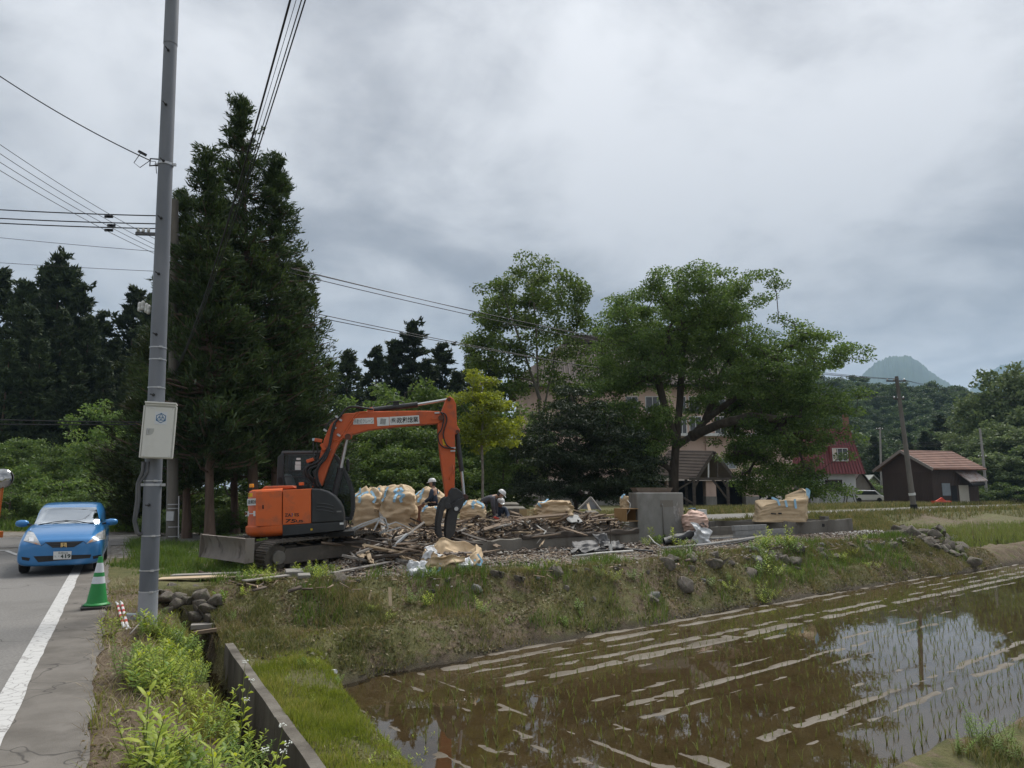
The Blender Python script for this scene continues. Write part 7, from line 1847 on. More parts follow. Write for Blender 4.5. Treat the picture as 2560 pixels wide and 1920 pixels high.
M_PVC = mat('white_pvc', (.50, .49, .46, 1), (.40, .39, .36, 1), scale=4, rough=.6)
M_GPIPE = mat('grey_pvc', (.20, .195, .185, 1), (.26, .25, .235, 1), scale=3, rough=.6, base3=(.14, .125, .105, 1), scale3=2, mid3=(.5, .7))
M_TARP = mat('black_sheet', (.022, .022, .024, 1), (.045, .045, .047, 1), scale=4, rough=.55, bump=.3, bscale=15)
def px_frame(label, pts, Y, r, dy=.3):
    p = [P(u, v, Y + dy * i / len(pts)) for i, (u, v) in enumerate(pts)]; b = MB()
    for a, c in zip(p[:-1], p[1:]): b.beam(a, c, r, r * .6)
    return tag(b.build('metal_strip', M_ALU, origin=p[0]), label, 'metal strip', 'bent metal strips beside the excavator')
px_frame('bent silver metal strip sticking up beside the excavator cab', [(935, 1325), (952, 1292), (962, 1296), (970, 1320), (945, 1335), (1002, 1318)], 17.6, .05)
px_frame('silver metal strip lying flat beside the excavator cab', [(880, 1322), (905, 1310), (948, 1295)], 17.6, .05)
px_frame('long grey metal strip slanting above the track', [(850, 1345), (900, 1318), (945, 1300), (975, 1312)], 17.9, .06)
px_frame('thin pale metal strip right of the bent one', [(955, 1318), (990, 1305), (1030, 1322)], 18.0, .04)
px_frame('grey square strut leaning from the debris to the ground', [(977, 1372), (1018, 1335)], 17.3, .07, .8)
px_tube('bent_pipe', 'thin pale bent pipe hanging over the foundation wall', [(1322, 1381, 20.7), (1348, 1350, 20.9), (1365, 1328, 21.0), (1352, 1322, 21.2), (1335, 1308, 21.6)], .022, M_PVC)
px_tube('drain_pipe', 'long grey drain pipe lying along the bank top', [(1655, 1372, 21.6), (1760, 1363, 22.8), (1840, 1352, 24.2), (1905, 1342, 25.0)], .055, M_GPIPE)
px_tube('black_pipe', 'thin black pipe lying beside the long grey drain pipe', [(1735, 1373, 22.0), (1840, 1358, 23.5), (1912, 1340, 25.2)], .028, M_TARP)
px_tube('black_hose', 'black hose lying in a long loop on the right of the site', [(1960, 1340, 26.6), (2040, 1358, 25.8), (2110, 1371, 25.2), (2150, 1370, 25.4), (2172, 1352, 27.5), (2160, 1338, 29.0), (2146, 1330, 30.2)], .03, M_TARP, 'hose')
px_tube('white_pipe', 'white pipe lying on the ground before the black sheets', [(1432, 1391, 18.9), (1500, 1383, 19.6), (1582, 1377, 20.3)], .03, M_PVC)
px_tube('dark_rail', 'dark rail lying on the ground right of the white pipe', [(1430, 1385, 19.5), (1560, 1372, 20.9), (1632, 1379, 20.4)], .035, M_TARP, 'rail')
px_tube('hooked_pipe', 'pale hooked pipe end standing by the concrete block', [(1617, 1341, 22.9), (1622, 1340, 22.9), (1636, 1356, 22.7), (1655, 1368, 22.4)], .02, M_PVC)
def crumple(name, label, cat, c, ex, ey, amp, m, seed, n=20, group=None, droop=0.0):
    c, ex, ey = V3(c), V3(ex), V3(ey); nn = ex.cross(ey).normalized(); b = MB()
    def fn(i, j):
        x_, y_ = i - .5, j - .5
        e = 1 + .25 * float(noise3(i * 4, j * 4, 0, seed + 5))
        d = amp * (float(fbm(i * 3.2, j * 3.2, 0, seed, 3)) + .5 * abs(float(noise3(i * 7, j * 7, 0, seed + 2))))
        return c + ex * x_ * e + ey * y_ * e + nn * d - V3((0, 0, droop * (x_ * x_ + y_ * y_)))
    o = b.grid(fn, n, n).build(name, m, origin=c, smooth=True, solid=.004)
    return tag(o, label, cat, group)
M_WPLAS = mat('white_plastic_film', (.56, .57, .58, 1), (.48, .49, .5, 1), scale=3, rough=.45, spec=.5)
for u, v, Y, w_, h_, lab, tl in ((1470, 1364, 20.4, .9, .45, 'flat black sheet leaning on its edge in front of the sill', .5), (1510, 1355, 20.9, .5, .5, 'upright bent black sheet beside the spade', 1.0), (1535, 1362, 20.8, .7, .4, 'black sheet scrap right of the spade', .3), (1445, 1376, 19.8, .8, .35, 'thin black sheet lying flat near the white pipe', .12)):
    c = P(u, v, Y); c.z = max(c.z, hz(c.x, c.y) + .06); crumple('black_sheet', lab, 'sheet', c, RF @ V3((w_, 0, 0)), RF @ V3((0, h_ * math.cos(tl), h_ * math.sin(tl))), .05, M_TARP, int(u), 12, 'black sheets in front of the foundation')
sp_ = thing('spade', 'small spade standing upright in front of the foundation wall', 'spade', P(1527, 1378, 20.4))
MB().cyl((0, 0, .2), (-.0, .03, .62), .014, .014, 8).build('handle', M_WOOD_D, sp_); MB().box((0, 0, .1), (.09, .015, .26), RX(-.06)).build('blade', M_FRAME_W, sp_, bevel=.004)
crumple('plaster_heap', 'white crumbled plaster spread left of the concrete block', 'plaster', fk(3.6, 1.2, .62), RF @ V3((2.2, 0, 0)), RF @ V3((0, 1.1, 0)), .14, M_CHIP_G if False else mat('white_plaster', (.56, .545, .51, 1), (.42, .4, .37, 1), scale=8, rough=.95, bump=.6, bscale=30), 61, 24)
for k, b_, L_, lab in ((-3.1, 2.2, 1.9, 'dark squared timber lying in front of the filled bags'), (-1.9, 1.9, 1.3, 'second dark squared timber beside the standing worker')):
    o = MB().beam(fk(k - L_ / 2, b_, .50), fk(k + L_ / 2, b_ + .1, .53), .2, .2).build('timber', M_BRD[2], origin=fk(k, b_, .5), bevel=.02); tag(o, lab, 'timber', 'squared timbers')
o = MB().add([P(1446, 1272, 26.0), P(1476, 1244, 26.3), P(1500, 1274, 26.0), P(1446, 1272, 26.08), P(1476, 1244, 26.38), P(1500, 1274, 26.08)], [(0, 2, 1), (3, 4, 5), (0, 1, 4, 3), (1, 2, 5, 4), (2, 0, 3, 5)]).build('gable_scrap', mat('slate_grey_sheet', (.085, .088, .095, 1), (.12, .12, .125, 1), scale=4, rough=.7)); tag(o, 'dark grey triangular sheet standing up in the heap', 'sheet')
o = MB().beam(P(1446, 1274, 25.95), P(1477, 1243, 26.2), .06, .06).beam(P(1477, 1243, 26.2), P(1502, 1276, 25.95), .06, .06).build('gable_edge', M_BRD[3], None); o.parent = bpy.data.objects['gable_scrap']
for u, v, Y, w_, lab in ((1285, 1278, 25, .75, 'broken grey block wall piece behind the crouching worker'), (1275, 1264, 25.6, .6, 'flat grey slab on top of the broken block piece'), (1468, 1288, 25, .5, 'grey block lump in the heap below the triangular sheet'), (1480, 1285, 24.5, .4, 'small tilted grey slab in the heap near the triangular sheet')):
    o = MB().box((0, 0, 0), (w_, .35, .28 if w_ > .65 else .18), RZ(.3) @ RX(.2)).build('concrete_chunk', M_CONC_W, origin=None, bevel=.03); o.location = P(u, v, Y); tag(o, lab, 'concrete')
crumple('grey_panel', 'light grey flat panel tilted beside the crumpled bag', 'panel', P(1436, 1297, 22.4), RF @ V3((.55, 0, 0)), RF @ V3((0, .35, .22)), .01, mat('light_grey_panel', (.34, .34, .33, 1), (.27, .27, .26, 1), scale=4, rough=.8), 77, 6)
cr_ = thing('plastic_crate', 'tan plastic crate beside the crumpled bag', 'crate', P(1325, 1300, 22.6)); cr_.rotation_euler = (0, .02, AF)
M_CRATE = mat('tan_plastic', (.36, .27, .14, 1), (.42, .32, .17, 1), scale=5, rough=.6)
for y_ in (-.18, .18):
    for z_ in (.03, .12, .21, .30): MB().box((0, y_, z_), (.54, .015, .05)).build('slat', M_CRATE, cr_)
    for x_ in (-.26, -.09, .09, .26): MB().box((x_, y_ * 1.02, .17), (.03, .02, .33)).build('rib', M_CRATE, cr_)
for x_ in (-.27, .27): MB().box((x_, 0, .17), (.015, .34, .32)).build('end_panel', M_CRATE, cr_)
MB().box((0, 0, .0), (.53, .35, .02)).build('bottom', M_CRATE, cr_)
dw = thing('wooden_box', 'open brown wooden box on edge left of the concrete block', 'box', P(1568, 1302, 24.0)); dw.rotation_euler = (0, 0, AF)
M_PLY = mat('varnished_plywood', (.25, .15, .06, 1), (.32, .2, .09, 1), scale=3, rough=.5, stretch=(.3, 1, 1))
for nm, c, s_ in (('back', (0, .28, .2), (.6, .02, .4)), ('top_panel', (0, 0, .40), (.62, .58, .025)), ('bottom_panel', (0, 0, .0), (.62, .58, .025)), ('side_panel', (-.3, 0, .2), (.02, .57, .38)), ('side_panel', (.3, 0, .2), (.02, .57, .38))): MB().box(c, s_).build(nm, M_PLY, dw)
lamp_a = px_tube('bent_rod', 'bent pale rod leaning on the wooden box', [(1560, 1296, 23.7), (1574, 1275, 23.7), (1576, 1260, 23.7), (1568, 1250, 23.8)], .012, M_PVC)
b = MB(); p0, p1 = P(1660, 1356, 22.6), P(1738, 1334, 23.4)
def bun(i, j):
    a = i * 2 * math.pi; q = p0.lerp(p1, j); r_ = .17 * (1 + .35 * float(fbm(i * 6, j * 5, 0, 71, 3))) * (.75 + .25 * math.sin(math.pi * min(1, j * 1.1)))
    return q + V3((0, math.cos(a) * r_, math.sin(a) * r_ * .9))
b.grid(bun, 20, 16, True); tag(b.build('black_bundle', M_TARP, origin=p0, smooth=True), 'shiny black rolled bundle lying before the concrete block', 'bundle')
bc = thing('bicycle', 'blue bicycle half hidden behind the right side of the concrete block', 'bicycle', P(1725, 1300, 27.0)); bc.location.z = .1
def ringt(c, r, t_, n=28): return MB().tube([V3(c) + V3((math.cos(a) * r, 0, math.sin(a) * r)) for a in np.linspace(0, 2 * math.pi, n)], t_, 6)
M_BIKE = mat('pale_blue_bike_paint', (.16, .27, .42, 1), rough=.4)
for x_ in (-.62, .42): ringt((x_, 0, .33), .32, .018).build('wheel', mat('grey_tyre', (.09, .09, .09, 1), rough=.8), bc)
MB().tube([(-.62, 0, .33), (-.2, 0, .33), (.25, 0, .72), (-.3, 0, .72), (-.2, 0, .33)], .018, 6).tube([(.25, 0, .72), (.42, 0, .33)], .016, 6).tube([(-.62, 0, .33), (-.3, 0, .72)], .014, 6).build('frame', M_BIKE, bc)
MB().box((-.32, 0, .86), (.24, .14, .05)).tube([(-.3, 0, .7), (-.32, 0, .86)], .013, 6).build('saddle', M_BLACK, bc)
MB().tube([(.25, 0, .72), (.22, 0, .95), (.15, .2, .98), (.02, .25, .95)], .013, 6).tube([(.22, 0, .95), (.15, -.2, .98), (.02, -.25, .95)], .013, 6).build('handlebar', M_BIKE, bc)
MB().box((.45, 0, .82), (.3, .3, .22)).build('basket', M_FRAME_W, bc)
# ------------------------------------------------------------------ flexible container bags
M_BAG = mat('tan_woven_bag', (.47, .345, .21, 1), (.53, .405, .26, 1), scale=2.2, rough=.75, bump=.5, bscale=9, base3=(.38, .27, .155, 1), scale3=1.6, mid3=(.55, .75))
M_STRAP = mat('light_blue_strap', (.26, .46, .62, 1), (.33, .53, .68, 1), scale=6, rough=.7)
def strap(b, pts, w_, side=None):
    pts = [V3(p) for p in pts]
    for a, c in zip(pts[:-1], pts[1:]):
        d = (c - a)
        if d.length > 1e-4: b.beam(a - d * .05, c + d * .05, w_, .008, side or (0, -1, .2))
def bag(label, base, w_, d_, h_, seed, top='tied', rz=0.0, lean=(0, 0), group='tan flexible container bags', n=56, m_=40, strapk=4, name='container_bag', mat_=None, wr=1.0):
    root = thing(name, label, 'bag', base, group); root.rotation_euler = (0, 0, rz)
    b = MB()
    def surf(i, t):
        a = i * 2 * math.pi
        ca, sa = math.cos(a), math.sin(a)
        e = .78
        cx_, sy2 = math.copysign(abs(ca) ** e, ca), math.copysign(abs(sa) ** e, sa)
        bulge = .90 + .13 * math.sin(math.pi * min(1, t * 1.12)) if t < .86 else 1.0
        if top == 'tied': rr2 = bulge if t < .76 else bulge * (1 - .80 * ((t - .76) / .24) ** 1.2)
        elif top == 'flat': rr2 = bulge if t < .80 else bulge * (1 - .93 * ((t - .80) / .20))
        else: rr2 = bulge
        if t < .06: rr2 *= .90 + .1 * t / .06
        w1 = float(fbm(ca * 1.7 + seed, sa * 1.7, t * 6.5, seed, 3)); w2 = float(noise3(ca * 3.2 + t * 2, sa * 3.2 + seed, t * 16, seed + 3))
        fold = abs(float(noise3(ca * 2 + 9, sa * 2, t * 9 + seed, seed + 6)))
        k = 1 + wr * (.10 * w1 + .04 * w2 - .12 * fold)
        if top == 'tied' and t > .7: k += (t - .7) / .3 * (.25 * math.sin(a * 5 + seed) + .35 * w1)
        z = h_ * (t if top != 'flat' else min(t, .80) / .80 * (1 if t < .8 else 1.0))
        if top == 'flat': z += h_ * .10 * float(fbm(ca * 1.5, sa * 1.5, rr2, seed + 8, 3)) * (1 if t > .7 else t / .7)
        if top == 'tied': z = h_ * ((t if t < .8 else .8 + (t - .8) * .95) + (.04 * w1 + .07 * max(0, t - .6) * math.sin(a * 3 + seed * 2)) * t)
        sag = lean[0] * z + .0
        return V3((cx_ * rr2 * k * w_ / 2 + lean[0] * z, sy2 * rr2 * k * d_ / 2 + lean[1] * z, z))
    b.grid(surf, n, m_, True)
    b.f.append(tuple(range(m_ * n, (m_ + 1) * n)))
    b.build('sack', mat_ or M_BAG, root, smooth=True)
    r = random.Random(seed)
    for k in range(strapk):
        a = math.pi * (1.25 + .5 * k / max(1, strapk - 1)) if k < 3 else math.pi * .5
        i0, i1 = (a - .12) / (2 * math.pi), (a + .14) / (2 * math.pi)
        sb_ = MB(); o_ = V3((math.cos(a), math.sin(a), 0)) * .02
        q_ = surf((a / 6.283) % 1, .84) + o_; j0 = i0 + r.uniform(-.02, .05); p = [surf((j0 + (q - .62) * r.uniform(-.1, .2)) % 1, q) + o_ * 1.5 + V3((0, 0, .05 * (q > .88))) for q in (.64, .70, .76, .82, .87, .91)]
        strap(sb_, p, .075, (math.cos(a), math.sin(a), .1)); sb_.build('strap', M_STRAP, root)
    return root, surf
def bag_px(label, u, vb, Y, wpx, hpx, seed, dep=None, **k):
    s_ = Y / F_PX; b0 = P(u, vb, Y); w_ = wpx * s_; h_ = hpx * s_
    return bag(label, b0, w_, dep or w_ * .95, h_, seed, **k)
r1, s1_ = bag_px('tied tan bag nearest the excavator cab with printed number', 922, 1324, 21.8, 84, 102, 11)
bag_px('tied tan bag in the middle of the row of three behind the debris', 996, 1328, 21.4, 92, 112, 12, rz=.1)
bag_px('tied tan bag behind the standing worker', 1074, 1318, 23.2, 86, 96, 13, rz=-.1)
bag_px('tied tan bag peeping out between the first two of the row', 956, 1312, 23.6, 66, 94, 14)
bag_px('small slumped open tan bag at the feet of the standing worker', 1076, 1314, 20.9, 48, 44, 15, top='flat', strapk=2)
bag_px('tan bag right of the black grapple', 1182, 1306, 21.6, 66, 54, 16, top='tied', strapk=3)
bag_px('low crumpled tan bag beside the plastic crate', 1384, 1306, 22.8, 92, 50, 17, top='flat', strapk=1, wr=1.7, dep=.9)
bag_px('small tan bag with white film behind the wooden box', 1570, 1278, 25.2, 38, 36, 18, top='flat', strapk=1)
V, Fc, _ = text_polys('5716', .01); q0, qx, qz = P(936, 1280, 21.22), P(946.5, 1280, 21.22) - P(936, 1280, 21.22), P(936, 1273, 21.22) - P(936, 1280, 21.22)
MB().add([V3(r1.location) * 0 + (q0 + qx * a + qz * c - V3(r1.location)) for a, c in V], Fc).build('lettering', M_INK, r1)
rb_ = thing('container_bag', 'half collapsed tan bag with one tall corner on the right foundation', 'bag', P(1956, 1304, 29.0), 'tan flexible container bags')
b = MB(); s_ = 29.0 / F_PX
def lean_bag(i, t):
    a = i * 2 * math.pi; ca, sa = math.cos(a), math.sin(a); e = .6
    x_ = math.copysign(abs(ca) ** e, ca) * 60; y_ = math.copysign(abs(sa) ** e, sa) * .55
    hh = 46 + 10 * (ca < 0) * 0 + 30 * max(0, (x_ - 18) / 42) ** 1.5 + 6 * math.sin(a * 3)
    tt2 = t
    rr2 = 1.0 if t < .75 else 1 - .85 * ((t - .75) / .25)
    if x_ > 45 and sa < .8: rr2 = max(rr2, .9)
    k = 1 + .05 * float(fbm(ca * 2, sa * 2, t * 7, 91, 3)) - .05 * abs(float(noise3(ca * 2.3, sa * 2.3, t * 8, 95)))
    sl_ = -8 * (1 - t) if x_ < -30 else 0
    return V3(((x_ * rr2 * k + 10 * t - 4 + sl_) * s_, y_ * rr2 * k, hh * min(1, t / .78) * s_ * (1 + .06 * float(noise3(ca * 3, sa * 3, t * 3, 97)))))
b.grid(lean_bag, 60, 40, True); b.f.append(tuple(range(40 * 60, 41 * 60))); b.build('sack', M_BAG, rb_, smooth=True)
for pts in ([(-.55, -.5, .95), (-.35, -.56, .86), (-.3, -.6, .66)], [(-.05, -.58, .84), (-.02, -.62, .6)], [(.32, -.58, .88), (.33, -.62, .55)], [(.98, -.3, .95), (1.05, -.25, 1.22), (.93, -.3, 1.3), (.95, -.35, .95)]):
    sb_ = MB(); strap(sb_, pts, .085); sb_.build('strap', M_STRAP, rb_)
MB().box((-.55, -.58, .33), (.2, .01, .05), RY(.1)).box((-.3, -.59, .34), (.14, .01, .06)).build('printed_mark', M_INK, rb_)
bag_px('pink and grey patched bag against the right side of the concrete block', 1738, 1330, 23.9, 62, 52, 23, top='tied', strapk=0, mat_=mat('pink_patched_bag', (.52, .34, .27, 1), (.56, .40, .33, 1), scale=3, rough=.7, base3=(.06, .06, .062, 1), scale3=1.5, mid3=(.60, .63)), group='bags by the concrete block')
crumple('white_bag', 'crumpled white plastic bag hanging below the pink bag', 'bag', P(1752, 1338, 23.3), V3((.55, .1, -.35)), V3((.1, .12, .55)), .12, M_WPLAS, 41, 20, 'bags by the concrete block')
ob = G(1132, 1428, -.02); ob.z = hz(ob.x, ob.y) - .06
orr = thing('container_bag', 'open crumpled tan bag full of scrap with white liner at the front of the site', 'bag', ob, 'tan flexible container bags')
b = MB()
def rim(a): return .47 + .15 * math.sin(a) + .045 * math.sin(a * 3 + 2) + .03 * math.sin(a * 7)
def obag(i, t):
    a = i * 2 * math.pi; ca, sa = math.cos(a), math.sin(a); e = .75
    cx_, sy2 = math.copysign(abs(ca) ** e, ca) * .70, math.copysign(abs(sa) ** e, sa) * .56
    h2 = rim(a); k = 1 + .10 * float(fbm(ca * 1.6, sa * 1.6, t * 5, 121, 3)) - .10 * abs(float(noise3(ca * 2.4, sa * 2.4, t * 7, 124)))
    if t < .5: q = t / .5; rr2, z = .90 + .18 * math.sin(q * 2.4) - .12 * q, h2 * q
    elif t < .62: q = (t - .5) / .12; rr2, z = .84 - .06 * q, h2 + .05 * math.sin(q * 3.14)
    elif t < .8: q = (t - .62) / .18; rr2, z = .78 - .25 * q, h2 - .17 * q
    else: q = (t - .8) / .2; rr2, z = .53 - .5 * q, h2 - .17 - .06 * q
    return V3((cx_ * rr2 * k, sy2 * rr2 * k, max(0, z + .03 * float(noise3(ca * 4, sa * 4, t * 9, 127)))))
b.grid(obag, 84, 56, True).build('sack', M_BAG, orr, smooth=True)
def lip_patch(a0, a1, t0, t1, m, nm, off=.02):
    q = MB(); q.grid(lambda i, j: obag(((a0 + (a1 - a0) * i + .10 * math.sin(j * 7 + a0 * 9) * (j - .5)) / (2 * math.pi)) % 1, t0 + (t1 - t0) * j + .03 * math.sin(i * 9)) * 1.02 + V3((0, 0, off)), 12, 10); q.build(nm, m, orr, smooth=True, solid=.004)
lip_patch(3.4, 4.0, .36, .72, M_WPLAS, 'liner'); lip_patch(4.85, 5.35, .22, .60, M_WPLAS, 'liner'); lip_patch(2.6, 3.1, .5, .74, M_WPLAS, 'liner'); lip_patch(4.1, 4.5, .52, .7, M_WPLAS, 'liner')
fold_ = MB(); fold_.grid(lambda i, j: V3((-.45 + .75 * i, -.50 - .05 * math.sin(i * 3) + .05 * math.sin(j * 5), .36 + .05 * math.sin(i * 2.5) - (.16 + .05 * math.sin(i * 5)) * j)) + V3((0, -.05 * math.sin(j * 3 + i * 7), .02 * math.sin(i * 13))), 20, 8); fold_.build('folded_flap', M_BAG, orr, smooth=True, solid=.006)
for pts in ([(-.42, -.52, .16), (-.44, -.62, .05), (-.34, -.66, .02), (-.24, -.62, .12), (-.22, -.54, .24)], [(.56, -.30, .42), (.66, -.36, .28), (.62, -.42, .20), (.52, -.44, .24), (.50, -.40, .32)]):
    sb_ = MB(); strap(sb_, pts, .045); sb_.build('strap', M_STRAP, orr)
sc_ = MB(); rg = random.Random(8)
for i in range(50): sc_.box((rg.gauss(-.02, .17), rg.gauss(.0, .13), .34 + rg.uniform(-.02, .1)), (rg.uniform(.05, .25), rg.uniform(.03, .1), .02), RZ(rg.uniform(0, 3)) @ RX(rg.gauss(0, .4)))
sc_.build('scrap', mat('scrap_mix', (.09, .075, .065, 1), (.2, .17, .15, 1), scale=3, rough=.9, island=.5), orr)
wp = P(1042, 1413, 15.1); wp.z = hz(wp.x, wp.y) + .16
crumple('plastic_film', 'crumpled white plastic film lying left of the open bag', 'plastic film', wp, V3((.42, .1, .05)), V3((-.05, .22, .30)), .10, M_WPLAS, 51, 20)
cup = P(1057, 1429, 14.9); cup.z = hz(cup.x, cup.y); o = MB().lathe([(.045, 0), (.06, .09), (.058, .09), (.044, .004)], 18).build('white_tub', M_WPLAS, smooth='auto'); o.location = cup; tag(o, 'small white plastic tub by the film left of the open bag', 'tub')
# ------------------------------------------------------------------ workers
M_SKIN = mat('skin', (.32, .19, .13, 1), (.36, .22, .155, 1), scale=8, rough=.6)
M_HELM = mat('white_helmet', (.62, .62, .61, 1), (.56, .56, .55, 1), scale=5, rough=.35)
def skin_obj(name, V, E, R_, m, par, sub=1, rt=0):
    me = bpy.data.meshes.new(name); me.from_pydata([tuple(v) for v in V], E, []); me.update()
    o = bpy.data.objects.new(name, me); COL.objects.link(o); me.materials.append(m); o.parent = par
    sk_ = o.modifiers.new('skin', 'SKIN'); sk_.use_smooth_shade = True; sk_.branch_smoothing = .6
    for i, s2 in enumerate(me.skin_vertices[0].data):
        r_ = R_[i]; s2.radius = r_ if isinstance(r_, tuple) else (r_, r_); s2.use_root = (i == rt)
    if sub: md = o.modifiers.new('sub', 'SUBSURF'); md.levels = md.render_levels = sub
    return o
def person(label, base, rz, J, jacket, trousers, look=(1, 0, -.1), mask=False):
    root = thing('person', label, 'person', base, 'workers on the demolition site'); root.rotation_euler = (0, 0, rz)
    j = {k: V3(v) for k, v in J.items()}
    names = ['pelvis', 'waist', 'chest', 'neck', 'head', 'shl', 'ell', 'wrl', 'shr', 'elr', 'wrr', 'hil', 'knl', 'anl', 'tol', 'hir', 'knr', 'anr', 'tor']
    I = {n: i for i, n in enumerate(names)}
    E = [(I[a], I[b]) for a, b in (('pelvis', 'waist'), ('waist', 'chest'), ('chest', 'neck'), ('neck', 'head'), ('chest', 'shl'), ('shl', 'ell'), ('ell', 'wrl'), ('chest', 'shr'), ('shr', 'elr'), ('elr', 'wrr'), ('pelvis', 'hil'), ('hil', 'knl'), ('knl', 'anl'), ('anl', 'tol'), ('pelvis', 'hir'), ('hir', 'knr'), ('knr', 'anr'), ('anr', 'tor'))]
    R_ = [.125, .115, .135, .055, .08, .06, .042, .03, .06, .042, .03, .09, .058, .04, .04, .09, .058, .04, .04]
    skin_obj('body', [j[n] for n in names], E, R_, M_SKIN, root)
    h = j['head']; d = V3(look).normalized(); sd = V3((0, 0, 1)).cross(d).normalized(); up = d.cross(sd)
    RH = Matrix((d, sd, up)).transposed()
    c = h + up * .06 + d * .015
    fb = MB(); fb.lathe([(0.0, -.125), (.045, -.118), (.070, -.08), (.080, -.02), (.082, .04), (.07, .09), (.04, .118), (0.0, .125)], 18, c, RH, 1.12, .92)
    fb.add([c + RH @ V3(p) for p in ((.085, 0, .02), (.112, 0, -.025), (.088, .017, -.03), (.088, -.017, -.03))], [(0, 1, 2), (0, 3, 1), (1, 3, 2)])
    for s2 in (-1, 1): fb.lathe([(0, -.028), (.014, -.02), (.018, .005), (.012, .024), (0, .03)], 8, c + RH @ V3((-.005, s2 * .078, -.01)), RH, 1, .5)
    hd_ = fb.build('head', M_SKIN, root, smooth=True)
    eb_ = MB()
    for s2 in (-1, 1): eb_.lathe([(0, -.008), (.009, 0), (0, .008)], 8, c + RH @ V3((.082, s2 * .030, .012)), RH)
    eb_.box(c + RH @ V3((.083, 0, -.062)), (.008, .038, .007), RH); eb_.build('face_features', mat('eyes_and_mouth', (.05, .025, .02, 1), rough=.5), hd_)
    MB().lathe([(.078, -.10), (.088, -.03), (.088, .05), (.06, .10), (0, .12)], 16, c + RH @ V3((-.012, 0, .004)), RH, .98, .94).build('hair', mat('black_hair', (.012, .011, .010, 1), rough=.6), hd_, smooth=True) if False else None
    hb2 = MB(); hb2.grid(lambda i, q: c + RH @ V3((-(.012 + .092 * math.cos((i - .5) * 3.3)), .083 * math.sin((i - .5) * 3.3), .05 - .13 * q)), 10, 4); hb2.build('hair', mat('black_hair', (.012, .011, .010, 1), rough=.6), hd_, smooth=True)
    hm_ = MB(); hm_.lathe([(.118, .0), (.112, .035), (.10, .075), (.07, .108), (.03, .122), (0, .124)], 22, c + up * .038, RH, 1.12, 1.0)
    hm_.add([c + up * .04 + RH @ V3(p) for p in ((.11, -.08, 0), (.175, -.05, -.012), (.19, 0, -.016), (.175, .05, -.012), (.11, .08, 0), (.11, 0, .02))], [(0, 1, 2, 5), (5, 2, 3, 4)])
    hl = hm_.build('helmet', M_HELM, root, smooth='auto')
    for s2 in (-1, 0, 1): MB().tube([c + up * .038 + RH @ V3((.118 * math.cos(a) * .93 * 1.06, s2 * .035, .126 * math.sin(a) * (1 - .05 * abs(s2)) + .002)) for a in np.linspace(.45, 2.7, 9)], .006, 5).build('helmet_ridge', mat('grey_stripe', (.25, .26, .28, 1), rough=.4), hl)
    if mask: MB().lathe([(0, -.05), (.035, -.035), (.045, 0), (.035, .035), (0, .05)], 12, c + RH @ V3((.075, 0, -.05)), RH, .8, 1.1).build('mask', M_HELM, hd_, smooth=True)
    for w_, e_, s2 in (('wrl', 'ell', 1), ('wrr', 'elr', -1)):
        fd_ = (j[w_] - j[e_]).normalized(); sy_ = fd_.cross(V3((0, 0, 1))); sy_ = sy_.normalized() if sy_.length > .1 else V3((0, 1, 0)); n2 = sy_.cross(fd_)
        hb3 = MB(); pc = j[w_] + fd_ * .045
        hb3.box(pc, (.085, .075, .03), Matrix((fd_, sy_, n2)).transposed())
        for k in range(4):
            a = pc + fd_ * .04 + sy_ * (-.028 + .0187 * k); L_ = (.05, .062, .06, .045)[k]
            hb3.tube([a, a + fd_ * L_ * .55 - n2 * .01, a + fd_ * L_ * .85 - n2 * .04], [.0095, .009, .007], 6)
        a = pc - fd_ * .015 + sy_ * .035 * s2; hb3.tube([a, a + fd_ * .03 + sy_ * .025 * s2, a + fd_ * .06 + sy_ * .025 * s2 - n2 * .01], [.011, .01, .008], 6)
        hb3.build('hand', mat('work_gloves', (.30, .29, .27, 1), (.2, .19, .18, 1), scale=20, rough=.9), root)
    jn = ['pelvis', 'waist', 'chest', 'neck', 'shl', 'ell', 'wrl', 'shr', 'elr', 'wrr']; K = {n: i for i, n in enumerate(jn)}
    nk = j['chest'].lerp(j['neck'], .8)
    skin_obj('jacket', [nk if n == 'neck' else (j[n].lerp(j[n[:-3] + ('ell' if n == 'wrl' else 'elr')] if False else j[n], 1) if n in ('wrl', 'wrr') else j[n]) for n in jn], [(K[a], K[b]) for a, b in (('pelvis', 'waist'), ('waist', 'chest'), ('chest', 'neck'), ('chest', 'shl'), ('shl', 'ell'), ('ell', 'wrl'), ('chest', 'shr'), ('shr', 'elr'), ('elr', 'wrr'))],
             [.165, .155, .175, .085, .092, .07, .048, .092, .07, .048], jacket, root)
    tn = ['pelvis', 'hil', 'knl', 'anl', 'hir', 'knr', 'anr']; K = {n: i for i, n in enumerate(tn)}
    skin_obj('trousers', [j[n] for n in tn], [(K[a], K[b]) for a, b in (('pelvis', 'hil'), ('hil', 'knl'), ('knl', 'anl'), ('pelvis', 'hir'), ('hir', 'knr'), ('knr', 'anr'))], [.16, .115, .085, .072, .115, .085, .072], trousers, root)
    for a_, t2 in (('anl', 'tol'), ('anr', 'tor')): MB().tube([j[a_] + V3((-.06, 0, -.03)), j[a_] + V3((.02, 0, -.02)), j[t2]], [.045, .05, .042], 8).build('boot', M_BLACK, root, smooth=True)
    return root
M_NAVY = mat('navy_workwear', (.022, .032, .055, 1), (.032, .045, .072, 1), scale=9, rough=.9, bump=.4, bscale=12)
M_GREYW = mat('grey_workwear', (.055, .055, .066, 1), (.075, .075, .088, 1), scale=9, rough=.9, bump=.4, bscale=12)
M_NAVYT = mat('dark_navy_trousers', (.014, .016, .024, 1), (.022, .025, .035, 1), scale=9, rough=.9)
w1b = P(1086, 1225, 22.4); w1b.z = .44
